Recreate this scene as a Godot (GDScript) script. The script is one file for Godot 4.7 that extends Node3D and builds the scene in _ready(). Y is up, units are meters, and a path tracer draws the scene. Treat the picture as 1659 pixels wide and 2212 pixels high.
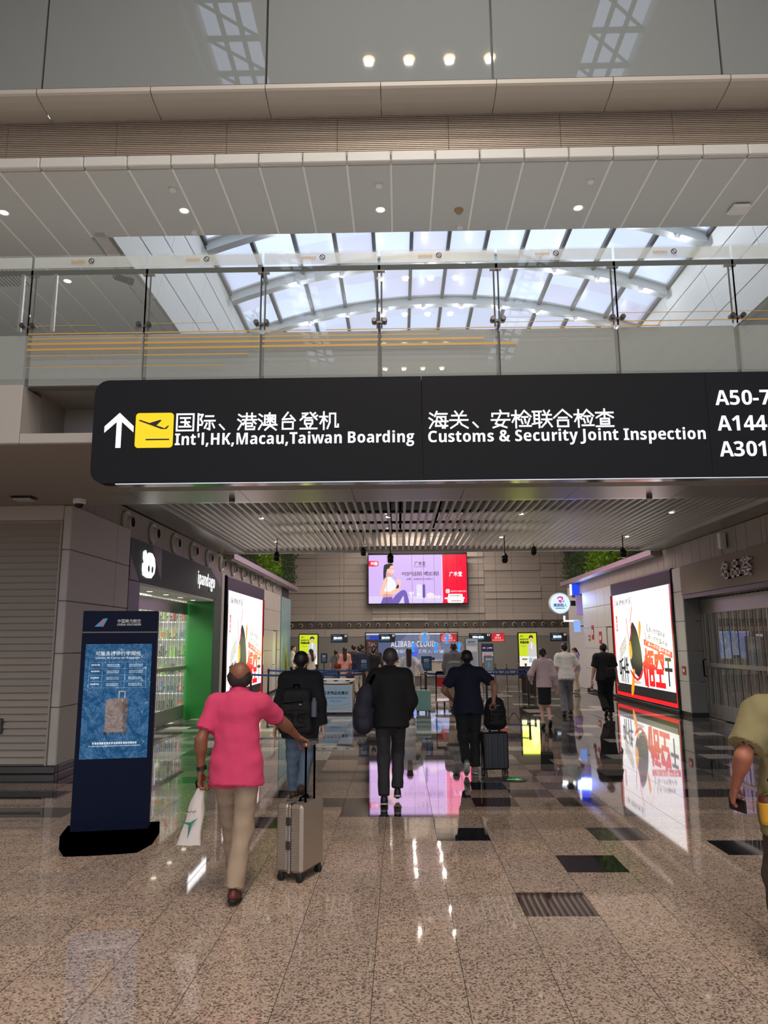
extends Node3D
# An airport terminal: a dim shopping corridor under a mezzanine with a skylight, seen from the hall in front of it.
# Axes: the corridor runs along -z, its middle is x = XM, the floor is y = 0; metres.

const XM := 1.12
const XL := -4.62      # face of the left-hand shops
const XR := 6.9        # face of the right-hand shops
const ZF := -10.26     # portal of the corridor
const ZB := -36.0      # far wall

var mats := {}
var taken := {}
var rng := RandomNumberGenerator.new()


func _ready() -> void:
	rng.seed = 7
	# ---- camera
	var cam := Camera3D.new()
	cam.name = "camera"
	cam.keep_aspect = Camera3D.KEEP_HEIGHT
	cam.fov = rad_to_deg(2.0 * atan(1106.0 / 1600.0))
	cam.near = 0.05
	cam.far = 200.0
	cam.transform = Transform3D(Basis(Vector3(0.99977, -0.00659, -0.02062), Vector3(0.01005, 0.98488, 0.17294), Vector3(0.01917, -0.17311, 0.98472)).orthonormalized(), Vector3(0, 1.8, 0))
	add_child(cam)
	cam.current = true
	# ---- sky and exposure
	var env := Environment.new()
	env.background_mode = Environment.BG_SKY
	var sky := Sky.new()
	var sm := ProceduralSkyMaterial.new()
	sm.sky_top_color = Color(0.80, 0.86, 0.97)
	sm.sky_horizon_color = Color(0.88, 0.90, 0.95)
	sm.sky_energy_multiplier = 1.35
	sm.ground_bottom_color = Color(0.35, 0.35, 0.34)
	sm.ground_horizon_color = Color(0.6, 0.6, 0.6)
	sky.sky_material = sm
	env.sky = sky
	env.tonemap_mode = Environment.TONE_MAPPER_LINEAR
	env.tonemap_exposure = 1.0
	env.sdfgi_enabled = true
	env.ssao_enabled = true
	env.ssil_enabled = true
	var we := WorldEnvironment.new()
	we.name = "world_environment"
	we.environment = env
	add_child(we)
	# ---- the place
	make_materials()
	hall_lamps()
	build_floor()
	build_hall()
	build_upper()
	build_skylight()
	build_balustrade()
	build_portal()
	build_slat_ceiling()
	build_left_side()
	build_right_side()
	build_far_hall()
	hanging_sign()
	kiosk()
	build_far_things()
	build_small_fittings()
	build_people()


# ------------------------------------------------------------------ materials
func mat(key: String, c: Color, rough := 0.6, metal := 0.0, spec := 0.5) -> StandardMaterial3D:
	if mats.has(key):
		return mats[key]
	var m := StandardMaterial3D.new()
	m.resource_name = key
	m.albedo_color = c
	m.roughness = rough
	m.metallic = metal
	m.metallic_specular = spec
	mats[key] = m
	return m


func glow(key: String, c: Color, energy := 1.0) -> StandardMaterial3D:
	if mats.has(key):
		return mats[key]
	var m := mat(key, Color(0.02, 0.02, 0.02), 0.4)
	m.emission_enabled = true
	m.emission = c
	m.emission_energy_multiplier = energy
	return m


func pane_mat(key: String, c: Color, alpha: float, rough := 0.0) -> StandardMaterial3D:
	var m := mat(key, Color(c.r, c.g, c.b, alpha), rough)
	m.transparency = BaseMaterial3D.TRANSPARENCY_ALPHA
	return m


func noise_tex(type: int, freq: float, ramp: Array, size := 512, seed_ := 1, ret := -1, octaves := 3) -> NoiseTexture2D:
	var n := FastNoiseLite.new()
	n.noise_type = type
	n.frequency = freq
	n.seed = seed_
	n.fractal_octaves = octaves
	if ret >= 0:
		n.cellular_return_type = ret
		n.fractal_type = FastNoiseLite.FRACTAL_NONE
	var t := NoiseTexture2D.new()
	t.width = size
	t.height = size
	t.seamless = true
	t.noise = n
	var g := Gradient.new()
	var offs := PackedFloat32Array()
	var cols := PackedColorArray()
	for r in ramp:
		offs.append(r[0])
		cols.append(r[1])
	g.offsets = offs
	g.colors = cols
	t.color_ramp = g
	return t


func triplanar(m: StandardMaterial3D, t: Texture2D, scale: float, normal: Texture2D = null, ns := 1.0) -> StandardMaterial3D:
	m.albedo_texture = t
	m.uv1_triplanar = true
	m.uv1_world_triplanar = true
	m.uv1_scale = Vector3.ONE * scale
	if normal:
		m.normal_enabled = true
		m.normal_texture = normal
		m.normal_scale = ns
	return m


func make_materials() -> void:
	var C := func(r: int, g: int, b: int) -> Color: return Color8(r, g, b)
	# granites of the floor
	var speck := noise_tex(FastNoiseLite.TYPE_CELLULAR, 0.11, [[0.0, C.call(106, 94, 88)], [0.16, C.call(138, 122, 112)], [0.34, C.call(188, 168, 150)], [0.55, C.call(208, 188, 168)], [0.75, C.call(200, 172, 158)], [1.0, C.call(230, 212, 192)]], 1024, 3, FastNoiseLite.RETURN_CELL_VALUE)
	var fine := noise_tex(FastNoiseLite.TYPE_CELLULAR, 0.12, [[0.0, C.call(150, 150, 150)], [0.5, C.call(225, 225, 225)], [1.0, C.call(255, 255, 255)]], 512, 5, FastNoiseLite.RETURN_CELL_VALUE)
	for k in 3:
		var g := mat("granite_%d" % k, [Color(0.90, 0.89, 0.885), Color(0.935, 0.92, 0.905), Color(0.87, 0.865, 0.865)][k], 0.035, 0.0, 0.64)
		triplanar(g, speck, 0.92)
		g.uv1_offset = Vector3(0.31, 0.17, 0.53) * k
	for a in [["tile_grey", C.call(148, 142, 138)], ["tile_white", C.call(214, 208, 202)], ["tile_mid", C.call(96, 92, 92)], ["tile_dark", C.call(58, 55, 57)], ["tile_navy", C.call(36, 37, 46)], ["tile_maroon", C.call(74, 50, 48)]]:
		var g := mat(a[0], a[1], 0.03, 0.0, 0.68)
		triplanar(g, fine, 1.6)
	mat("joint", C.call(60, 54, 50), 0.8)
	# metals, paints
	mat("panel_white", C.call(206, 206, 203), 0.45)
	mat("panel_ceiling", C.call(204, 208, 208), 0.5)
	mat("edge_panel", C.call(142, 145, 141), 0.4)
	mat("fascia_grey", C.call(168, 162, 156), 0.5)
	mat("kerb_white", C.call(240, 241, 238), 0.5)
	mat("mullion", C.call(92, 90, 88), 0.5)
	mat("joint_white", C.call(246, 248, 247), 0.5)
	mat("panel_warm", C.call(190, 184, 176), 0.5)
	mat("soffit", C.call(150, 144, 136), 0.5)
	mat("louvre", C.call(176, 164, 152), 0.45, 0.2)
	mat("louvre_back", C.call(160, 150, 140), 0.7)
	mat("panel_beige", C.call(164, 154, 142), 0.5)
	var steel := mat("steel", C.call(190, 186, 180), 0.28, 1.0)
	steel.normal_enabled = false
	mat("steel_soft", C.call(176, 172, 168), 0.33, 0.85)
	mat("steel_dark", C.call(96, 92, 90), 0.35, 0.9)
	mat("chrome", C.call(216, 214, 210), 0.12, 1.0)
	mat("black", C.call(18, 18, 20), 0.45)
	mat("black_gloss", C.call(14, 14, 16), 0.15)
	mat("dark_grey", C.call(48, 47, 48), 0.6)
	mat("mid_grey", C.call(112, 110, 108), 0.6)
	mat("plenum", C.call(74, 72, 70), 0.8)
	mat("sign_face", C.call(28, 29, 33), 0.6, 0.0, 0.25)
	mat("white", C.call(236, 236, 236), 0.5)
	mat("wall_far", C.call(186, 178, 170), 0.55)
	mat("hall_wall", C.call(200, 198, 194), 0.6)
	mat("glass_dark", C.call(132, 139, 141), 0.02, 0.0, 0.75)
	mat("slat_paint", C.call(200, 196, 192), 0.4)
	mat("green_dark", C.call(56, 74, 62), 0.6)
	mat("green", C.call(20, 112, 36), 0.35)
	mat("navy", C.call(16, 22, 44), 0.5, 0.0, 0.2)
	mat("gold", C.call(196, 152, 72), 0.4)
	mat("brass", C.call(150, 112, 60), 0.35, 0.6)
	mat("red", C.call(206, 30, 36), 0.5)
	mat("belt_blue", C.call(24, 74, 140), 0.6)
	pane_mat("glass", C.call(228, 240, 236), 0.07)
	pane_mat("glass_frost", C.call(226, 232, 230), 0.42, 0.25)


# ------------------------------------------------------------------ mesh building
class MB:
	var v := PackedVector3Array()
	var n := PackedVector3Array()
	var uv := PackedVector2Array()
	var ix := PackedInt32Array()
	var T := Transform3D()

	func pt(p: Vector3, nn: Vector3, u := Vector2.ZERO) -> int:
		v.append(T * p)
		n.append((T.basis * nn).normalized())
		uv.append(u)
		return v.size() - 1

	# a, b, c, d run anticlockwise seen from outside, from the bottom-left corner
	func quad(a: Vector3, b: Vector3, c: Vector3, d: Vector3) -> MB:
		var nn := (b - a).cross(d - a)
		if nn.length_squared() < 1e-14:
			nn = (c - b).cross(d - b)
		nn = nn.normalized()
		var i := pt(a, nn, Vector2(0, 1))
		pt(b, nn, Vector2(1, 1))
		pt(c, nn, Vector2(1, 0))
		pt(d, nn, Vector2(0, 0))
		ix.append_array([i, i + 2, i + 1, i, i + 3, i + 2])
		return self

	func tri(a: Vector3, b: Vector3, c: Vector3) -> MB:
		var nn := (b - a).cross(c - a).normalized()
		var i := pt(a, nn)
		pt(b, nn)
		pt(c, nn)
		ix.append_array([i, i + 2, i + 1])
		return self

	func box(lo: Vector3, hi: Vector3) -> MB:
		var a := lo
		var b := hi
		quad(Vector3(a.x, a.y, b.z), Vector3(b.x, a.y, b.z), Vector3(b.x, b.y, b.z), Vector3(a.x, b.y, b.z))
		quad(Vector3(b.x, a.y, a.z), Vector3(a.x, a.y, a.z), Vector3(a.x, b.y, a.z), Vector3(b.x, b.y, a.z))
		quad(Vector3(b.x, a.y, b.z), Vector3(b.x, a.y, a.z), Vector3(b.x, b.y, a.z), Vector3(b.x, b.y, b.z))
		quad(Vector3(a.x, a.y, a.z), Vector3(a.x, a.y, b.z), Vector3(a.x, b.y, b.z), Vector3(a.x, b.y, a.z))
		quad(Vector3(a.x, b.y, b.z), Vector3(b.x, b.y, b.z), Vector3(b.x, b.y, a.z), Vector3(a.x, b.y, a.z))
		quad(Vector3(a.x, a.y, a.z), Vector3(b.x, a.y, a.z), Vector3(b.x, a.y, b.z), Vector3(a.x, a.y, b.z))
		return self

	func cbox(c: Vector3, s: Vector3) -> MB:
		return box(c - s / 2, c + s / 2)

	# chamfered box
	func bbox(lo: Vector3, hi: Vector3, e: float) -> MB:
		var c := (lo + hi) / 2
		var h := (hi - lo) / 2
		e = minf(e, minf(h.x, minf(h.y, h.z)) * 0.95)
		var P := func(s: Vector3, ax: int) -> Vector3:
			var p := Vector3(s.x * (h.x - e), s.y * (h.y - e), s.z * (h.z - e))
			p[ax] = s[ax] * h[ax]
			return c + p
		for ax in 3:
			var u := (ax + 1) % 3
			var w := (ax + 2) % 3
			for sg in [-1.0, 1.0]:
				var k := []
				for q in [[-1.0, -1.0], [1.0, -1.0], [1.0, 1.0], [-1.0, 1.0]]:
					var s := Vector3.ZERO
					s[ax] = sg
					s[u] = q[0] * sg
					s[w] = q[1]
					k.append(P.call(s, ax))
				quad(k[0], k[1], k[2], k[3])
			for a1 in [-1.0, 1.0]:
				for a2 in [-1.0, 1.0]:
					# edge along ax between the faces u = a1 and w = a2
					var s0 := Vector3.ZERO
					s0[u] = a1
					s0[w] = a2
					var s1 := s0
					s0[ax] = -1.0
					s1[ax] = 1.0
					var q0: Vector3 = P.call(s0, u)
					var q1: Vector3 = P.call(s1, u)
					var q2: Vector3 = P.call(s1, w)
					var q3: Vector3 = P.call(s0, w)
					if a1 * a2 > 0:
						quad(q0, q3, q2, q1) if (q3 - q0).cross(q1 - q0).dot(q0 - c) > 0 else quad(q0, q1, q2, q3)
					else:
						quad(q0, q1, q2, q3) if (q1 - q0).cross(q3 - q0).dot(q0 - c) > 0 else quad(q0, q3, q2, q1)
		for sx in [-1.0, 1.0]:
			for sy in [-1.0, 1.0]:
				for sz in [-1.0, 1.0]:
					var s := Vector3(sx, sy, sz)
					var a: Vector3 = P.call(s, 0)
					var b: Vector3 = P.call(s, 1)
					var d: Vector3 = P.call(s, 2)
					if (b - a).cross(d - a).dot(s) > 0:
						tri(a, b, d)
					else:
						tri(a, d, b)
		return self

	func tube(pts: Array, r, segs := 8, caps := true) -> MB:
		var m := pts.size()
		var first := v.size()
		var up := Vector3.UP
		var dir0: Vector3 = (pts[1] - pts[0]).normalized()
		if absf(dir0.y) > 0.9:
			up = Vector3.RIGHT
		var side := dir0.cross(up).normalized()
		for i in m:
			var d: Vector3 = (pts[mini(i + 1, m - 1)] - pts[maxi(i - 1, 0)]).normalized()
			side = (side - d * side.dot(d)).normalized()
			var other := d.cross(side)
			var rad: float = r[i] if r is Array else r
			for k in segs:
				var a := TAU * k / segs
				var nn := side * cos(a) + other * sin(a)
				pt(pts[i] + nn * rad, nn)
		for i in m - 1:
			for k in segs:
				var a := first + i * segs + k
				var b := first + i * segs + (k + 1) % segs
				ix.append_array([a, b, a + segs, b, b + segs, a + segs])
		if caps:
			for e in [0, m - 1]:
				var d: Vector3 = (pts[0] - pts[1]).normalized() if e == 0 else (pts[m - 1] - pts[m - 2]).normalized()
				var s0 := v.size()
				for k in segs:
					v.append(v[first + e * segs + k])
					n.append(T.basis * d)
					uv.append(Vector2.ZERO)
				for k in range(1, segs - 1):
					if e == 0:
						ix.append_array([s0, s0 + k + 1, s0 + k])
					else:
						ix.append_array([s0, s0 + k, s0 + k + 1])
		return self

	# profile: [radius, height] pairs turned about the y axis
	func lathe(prof: Array, segs := 16, at := Vector3.ZERO, smooth := false) -> MB:
		for i in prof.size() - 1:
			var r0: float = prof[i][0]
			var y0: float = prof[i][1]
			var r1: float = prof[i + 1][0]
			var y1: float = prof[i + 1][1]
			var sl := Vector2(y1 - y0, r0 - r1).normalized()
			var s0 := v.size()
			for k in segs + 1:
				var a := TAU * k / segs
				var d := Vector3(cos(a), 0, sin(a))
				var nn := d * sl.x + Vector3.UP * sl.y
				pt(at + d * r0 + Vector3.UP * y0, nn)
				pt(at + d * r1 + Vector3.UP * y1, nn)
			for k in segs:
				var q := s0 + k * 2
				ix.append_array([q, q + 2, q + 1, q + 1, q + 2, q + 3])
		return self

	# polygon in the xy plane, from z = 0 back to z = -depth
	func prism(poly: PackedVector2Array, depth: float, sides := true) -> MB:
		var t := Geometry2D.triangulate_polygon(poly)
		var cw := Geometry2D.is_polygon_clockwise(poly)
		for zz in ([0.0, -depth] if depth > 0.0 else [0.0]):
			var s0 := v.size()
			var nn := Vector3(0, 0, 1) if zz == 0.0 else Vector3(0, 0, -1)
			for p in poly:
				pt(Vector3(p.x, p.y, zz), nn)
			for i in range(0, t.size(), 3):
				var a := poly[t[i]]
				var b := poly[t[i + 1]]
				var c := poly[t[i + 2]]
				var ccw := (b - a).cross(c - a) > 0
				if ccw == (zz == 0.0):
					ix.append_array([s0 + t[i], s0 + t[i + 2], s0 + t[i + 1]])
				else:
					ix.append_array([s0 + t[i], s0 + t[i + 1], s0 + t[i + 2]])
		if sides and depth > 0.0:
			for i in poly.size():
				var a := poly[i]
				var b := poly[(i + 1) % poly.size()]
				if cw:
					var q := a
					a = b
					b = q
				quad(Vector3(a.x, a.y, -depth), Vector3(b.x, b.y, -depth), Vector3(b.x, b.y, 0), Vector3(a.x, a.y, 0))
		return self

	func append(m: Mesh, x: Transform3D) -> MB:
		for s in m.get_surface_count():
			var a := m.surface_get_arrays(s)
			var s0 := v.size()
			var vv: PackedVector3Array = a[Mesh.ARRAY_VERTEX]
			var nn: PackedVector3Array = a[Mesh.ARRAY_NORMAL]
			for i in vv.size():
				pt(x * vv[i], x.basis * nn[i])
			var id = a[Mesh.ARRAY_INDEX]
			if id == null:
				id = PackedInt32Array(range(vv.size()))
			for i in id:
				ix.append(s0 + i)
		return self

	func mesh() -> ArrayMesh:
		var a := []
		a.resize(Mesh.ARRAY_MAX)
		a[Mesh.ARRAY_VERTEX] = v
		a[Mesh.ARRAY_NORMAL] = n
		a[Mesh.ARRAY_TEX_UV] = uv
		a[Mesh.ARRAY_INDEX] = ix
		var m := ArrayMesh.new()
		m.add_surface_from_arrays(Mesh.PRIMITIVE_TRIANGLES, a)
		return m


func mb() -> MB:
	return MB.new()


func numbered(called: String) -> String:
	if not taken.has(called):
		taken[called] = 0
		return called
	taken[called] += 1
	return "%s_%03d" % [called, taken[called]]


# a mesh as a part of parent, or as a thing of its own when parent is null
func part(called: String, m, material, parent: Node3D = null) -> MeshInstance3D:
	var o := MeshInstance3D.new()
	o.mesh = m.mesh() if m is MB else m
	o.material_override = material if material is Material else mats[material]
	if parent:
		o.name = called
		parent.add_child(o, true)
	else:
		o.name = numbered(called)
		add_child(o)
	return o


func thing(called: String, label: String, category: String, at := Vector3.ZERO, turn := 0.0, group := "") -> Node3D:
	var o := Node3D.new()
	o.name = numbered(called)
	add_child(o)
	o.position = at
	o.rotation.y = turn
	tag(o, label, category, group)
	return o


func tag(o: Node3D, label: String, category: String, group := "") -> Node3D:
	o.set_meta("label", label)
	o.set_meta("category", category)
	if group:
		o.set_meta("group", group)
	return o


# a piece of the setting
func struct(called: String, label := "", category := "") -> Node3D:
	var o := Node3D.new()
	o.name = numbered(called)
	add_child(o)
	o.set_meta("kind", "structure")
	if label:
		o.set_meta("label", label)
	if category:
		o.set_meta("category", category)
	return o


func dup(root: Node3D, at: Vector3, turn := 0.0, label := "", group := "") -> Node3D:
	var r: Node3D = root.duplicate()
	var nm := str(root.name)
	r.name = numbered(nm.left(nm.length() - 4) if nm.length() > 4 and nm.right(4).begins_with("_0") else nm)
	add_child(r)
	r.position = at
	r.rotation.y = turn
	if label:
		r.set_meta("label", label)
	if group:
		r.set_meta("group", group)
	return r


func area(called: String, at: Vector3, toward: Vector3, size: Vector2, energy: float, c: Color) -> void:
	var l := AreaLight3D.new()
	l.name = called
	l.area_size = size
	l.area_normalize_energy = true
	l.light_energy = energy
	l.light_color = c
	l.shadow_enabled = true
	l.area_range = 60.0
	add_child(l, true)
	l.position = at
	var up := Vector3.UP if absf(toward.normalized().y) < 0.95 else Vector3.BACK
	l.look_at_from_position(at, at + toward, up)


func spot(called: String, at: Vector3, toward: Vector3, angle: float, energy: float, c: Color, size := 0.05) -> void:
	var l := SpotLight3D.new()
	l.name = called
	l.spot_angle = angle
	l.light_energy = energy
	l.light_color = c
	l.light_size = size
	l.shadow_enabled = true
	l.spot_range = 40.0
	l.spot_attenuation = 2.0
	add_child(l, true)
	var up := Vector3.UP if absf(toward.normalized().y) < 0.95 else Vector3.BACK
	l.look_at_from_position(at, at + toward, up)


func omni(called: String, at: Vector3, energy: float, c: Color, size := 0.05) -> void:
	var l := OmniLight3D.new()
	l.name = called
	l.light_energy = energy
	l.light_color = c
	l.light_size = size
	l.shadow_enabled = true
	l.omni_range = 40.0
	l.omni_attenuation = 2.0
	add_child(l, true)
	l.position = at


# ------------------------------------------------------------------ lamps of the hall behind and above the camera
func hall_lamps() -> void:
	var proto: Node3D = null
	for r in 8:
		for c in 4:
			var at := Vector3(-0.44 + 0.713 * c, 11.98, -3.85 + 2.35 * r)
			var o := downlight(at, 0.11, Color(1.0, 0.86, 0.66), 9.0, proto, "warm round downlight in the tall hall ceiling between the skylight strips", "downlights in the hall ceiling")
			if proto == null:
				proto = o
			area("hall_downlight", at - Vector3(0, 0.05, 0), Vector3.DOWN, Vector2(0.12, 0.12), 6.0, Color(1.0, 0.955, 0.90))


# a recessed lamp: trim ring and glowing lens, facing down; at is the ceiling surface
func downlight(at: Vector3, r: float, c: Color, e: float, proto: Node3D, label: String, group: String) -> Node3D:
	if proto:
		return dup(proto, at, 0.0, label, group)
	var t := thing("downlight", label, "downlight", at, 0.0, group)
	part("trim_ring", mb().lathe([[r, 0.0], [r * 1.35, -0.004], [r * 1.38, 0.0]], 20), "white", t)
	part("lens", mb().lathe([[0.0, -0.002], [r, -0.002], [r, 0.02]], 20), glow("lamp_%s_%.1f" % [c.to_html(), e], c, e), t)
	return t


# ------------------------------------------------------------------ floor
func tile_kind(i: int, j: int) -> String:
	var sp := {"1,0": "tile_maroon", "2,2": "tile_navy", "0,4": "tile_navy", "3,4": "tile_mid", "5,3": "tile_navy", "6,3": "tile_navy", "-1,6": "tile_navy", "-2,6": "tile_dark", "1,7": "tile_maroon", "1,9": "tile_navy", "3,9": "tile_dark", "2,8": "tile_dark", "3,7": "tile_navy", "-10,8": "tile_dark", "-9,6": "tile_dark", "-11,8": "tile_dark", "-10,6": "tile_dark", "-4,5": "tile_dark", "-2,7": "tile_dark", "-3,7": "tile_dark", "0,8": "tile_dark", "-3,8": "granite_0", "6,8": "tile_dark", "7,8": "tile_dark", "5,10": "tile_dark", "-4,8": "tile_dark", "4,6": "tile_grey"}
	var key := "%d,%d" % [i, j]
	if sp.has(key):
		return sp[key]
	var h := hash(Vector2i(i, j)) % 1000
	if j < 10:
		return "granite_%d" % (h % 3)
	var x := 0.33 + 0.49 * i
	if j < 14:
		return ["granite_0", "tile_grey", "tile_mid", "tile_dark", "tile_grey"][h % 5]
	if j > 38 and x < 3.0:
		return "tile_white" if h < 450 else "tile_grey"
	if x > 1.4:
		return "tile_white" if h < 70 else ("tile_maroon" if h < 110 else ("tile_dark" if h < 620 else "tile_mid"))
	return "tile_white" if h < 200 else ("tile_grey" if h < 500 else ("tile_mid" if h < 780 else "tile_dark"))


func build_floor() -> void:
	var f := struct("floor", "polished granite floor tiles with scattered dark tiles", "floor")
	part("screed", mb().box(Vector3(-16, -0.3, -38), Vector3(17, -0.004, 15)), "joint", f)
	var tile := mb().box(Vector3(0.002, -0.02, -0.4752), Vector3(0.488, 0.0, -0.0008)).mesh()
	var cam: Camera3D = get_node("camera")
	var inv := cam.transform.affine_inverse()
	var seen := []
	var rest := {}
	for j in range(-42, 69):
		for i in range(-33, 34):
			var p := Vector3(0.33 + 0.49 * i, 0.0, -5.33 - 0.476 * j)
			var c := inv * (p + Vector3(0.245, 0, -0.238))
			var ok := c.z < -0.5 and absf(c.x / c.z) < 0.56 and absf(c.y / c.z) < 0.74
			if ok:
				seen.append([-c.z, i, j, p])
			else:
				var k := tile_kind(i, j)
				rest.get_or_add(k, []).append(p)
	seen.sort_custom(func(a, b): return a[0] < b[0])
	for q in seen.size():
		var s: Array = seen[q]
		var k := tile_kind(s[1], s[2])
		if q < 300:
			part("tile", tile, k, f).position = s[3]
		else:
			rest.get_or_add(k, []).append(s[3])
	var am := ArrayMesh.new()
	for k in rest:
		var m := mb()
		for p in rest[k]:
			m.quad(p + Vector3(0.002, 0, -0.0008), p + Vector3(0.488, 0, -0.0008), p + Vector3(0.488, 0, -0.4752), p + Vector3(0.002, 0, -0.4752))
		var one := m.mesh()
		am.add_surface_from_arrays(Mesh.PRIMITIVE_TRIANGLES, one.surface_get_arrays(0))
		am.surface_set_material(am.get_surface_count() - 1, mats[k])
	var o := MeshInstance3D.new()
	o.name = "paving"
	o.mesh = am
	f.add_child(o)
	o.set_meta("kind", "stuff")


# ------------------------------------------------------------------ the hall behind the camera
func build_hall() -> void:
	for a in [["wall_hall_left", Vector3(-14.3, 0, -10.2), Vector3(-14, 12.3, 15)], ["wall_hall_right", Vector3(15, 0, -10.2), Vector3(15.3, 12.3, 15)]]:
		var w := struct(a[0], "plain light wall of the departure hall", "wall")
		part("plaster", mb().box(a[1], a[2]), "hall_wall", w)
	var g := struct("window_hall", "tall glazed front of the departure hall", "window")
	part("sill_wall", mb().box(Vector3(-14.3, 0, 14), Vector3(15.3, 0.4, 14.3)), "hall_wall", g)
	part("head_wall", mb().box(Vector3(-14.3, 11.2, 14), Vector3(15.3, 12.3, 14.3)), "hall_wall", g)
	for k in 11:
		part("mullion", mb().box(Vector3(-14.3 + 2.96 * k - 0.09, 0.4, 14.0), Vector3(-14.3 + 2.96 * k + 0.09, 11.2, 14.25)), "steel_dark", g)
	for y in [3.6, 7.4]:
		part("transom", mb().box(Vector3(-14.3, y - 0.05, 14.05), Vector3(15.3, y + 0.05, 14.2)), "steel_dark", g)
	var c := struct("ceiling_hall", "tall hall ceiling with baffles and two skylight strips", "ceiling")
	var xs := [-14.0, -3.25, -2.3, 3.35, 4.3, 15.0]
	for k in [0, 2, 4]:
		part("ceiling_board", mb().box(Vector3(xs[k], 12.0, -7.7), Vector3(xs[k + 1], 12.3, 14)), "hall_wall", c)
	for k in [1, 3]:
		part("ceiling_board", mb().box(Vector3(xs[k], 12.0, 12.6), Vector3(xs[k + 1], 12.3, 14)), "hall_wall", c)
		part("ceiling_board", mb().box(Vector3(xs[k], 12.0, -7.7), Vector3(xs[k + 1], 12.3, -6.6)), "hall_wall", c)
		var lattice := mb()
		var z := -6.6
		while z < 12.5:
			lattice.tube([Vector3(xs[k], 12.15, z), Vector3(xs[k + 1], 12.15, z)], 0.05, 6)
			lattice.tube([Vector3(xs[k], 12.15, z), Vector3(xs[k + 1], 12.15, z + 0.8)], 0.03, 5)
			z += 0.8
		for xx in [0.33, 0.67]:
			var x := lerpf(xs[k], xs[k + 1], xx)
			lattice.tube([Vector3(x, 12.2, -6.6), Vector3(x, 12.2, 12.6)], 0.045, 6)
		part("skylight_lattice", lattice, "white", c)
	var baffle := mb().box(Vector3(-0.03, 11.74, -7.4), Vector3(0.03, 12.0, 13.8)).mesh()
	for k in 34:
		var x := -13.6 + 0.85 * k
		if (x > -3.4 and x < 4.45):
			continue
		part("baffle", baffle, "hall_wall", c).position.x = x


# ------------------------------------------------------------------ bulkhead over the mezzanine and its ceiling
func build_upper() -> void:
	var w := struct("wall_upper", "grey glass panelled bulkhead above the mezzanine", "wall")
	part("glass_backing", mb().box(Vector3(-14, 8.29, -8.0), Vector3(15, 12.3, -7.74)), "black", w)
	for k in range(-4, 6):
		var x := -1.51 + 2.67 * k
		part("glass_panel", mb().bbox(Vector3(maxf(x + 0.012, -14), 8.292, -7.74), Vector3(minf(x + 2.658, 15), 12.0, -7.7), 0.004), "glass_dark", w)
	for k in range(-11, 12):
		var x := -0.157 + 1.36 * k
		if x > 14 or x < -14:
			continue
		var m := mb()
		var pr := [Vector2(-7.70, 8.288), Vector2(-7.70, 8.235), Vector2(-7.72, 8.215), Vector2(-7.80, 8.195), Vector2(-7.92, 8.18), Vector2(-8.14, 8.172)]
		for q in pr.size() - 1:
			var a: Vector2 = pr[q]
			var b: Vector2 = pr[q + 1]
			m.quad(Vector3(x + 0.004, b.y, b.x), Vector3(x + 1.356, b.y, b.x), Vector3(x + 1.356, a.y, a.x), Vector3(x + 0.004, a.y, a.x))
		m.quad(Vector3(x + 0.004, 8.288, -7.70), Vector3(x + 1.356, 8.288, -7.70), Vector3(x + 1.356, 8.288, -8.14), Vector3(x + 0.004, 8.288, -8.14))
		part("soffit_panel", m, "panel_warm", w)
	part("louvre_backing", mb().box(Vector3(-14, 7.6, -8.5), Vector3(15, 8.3, -8.22)), "louvre_back", w)
	for k in range(-11, 12):
		var x := -0.7 + 1.36 * k
		if x < -14 or x > 13.6:
			continue
		var m := mb()
		for q in 21:
			var y := 7.648 + 0.0252 * q
			m.box(Vector3(x + 0.003, y, -8.2), Vector3(x + 1.357, y + 0.0125, -8.12))
		part("louvre", m, "louvre", w)
	var c := struct("ceiling_mezzanine", "white panelled ceiling around the arched skylight", "ceiling")
	part("ceiling_backing", mb().box(Vector3(-14, 7.56, -9.62), Vector3(15, 7.64, -8.2)), "joint_white", c)
	part("ceiling_backing", mb().box(Vector3(-14, 7.56, -22), Vector3(XM - 5.25, 7.64, -9.62)), "joint_white", c)
	part("ceiling_backing", mb().box(Vector3(XM + 5.25, 7.56, -22), Vector3(15, 7.64, -9.62)), "joint_white", c)
	for k in range(-26, 29):
		var x := -0.045 + 0.534 * k
		if x < -14 or x > 14.4:
			continue
		part("lip_panel", mb().bbox(Vector3(x + 0.005, 7.5, -8.12), Vector3(x + 0.529, 7.64, -8.04), 0.012), "panel_white", c)
		var z1 := -9.62
		if x + 0.3 < XM - 5.15 or x + 0.2 > XM + 5.15:
			z1 = -21.9
		part("ceiling_panel", mb().bbox(Vector3(x + 0.014, 7.5, z1), Vector3(x + 0.52, 7.55, -8.13), 0.006), "panel_ceiling", c)
		part("joint_strip", mb().box(Vector3(x - 0.014, 7.503, z1), Vector3(x + 0.014, 7.52, -8.13)), "joint_white", c)
	var m := struct("wall_mezzanine_rear", "far wall of the mezzanine", "wall")
	part("plaster", mb().box(Vector3(-14, 5.4, -19.3), Vector3(15, 7.52, -19.1)), "hall_wall", m)
	for s in [-14.0, 14.8]:
		var e := struct("wall_mezzanine_side", "end wall of the mezzanine", "wall")
		part("plaster", mb().box(Vector3(s, 3.6, -22.3), Vector3(s + 0.2, 8.3, -7.0)), "hall_wall", e)


# ------------------------------------------------------------------ arched skylight
func arch_y(dx: float) -> float:
	var rr := 13.7
	return 10.15 - rr + sqrt(rr * rr - dx * dx)


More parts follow.
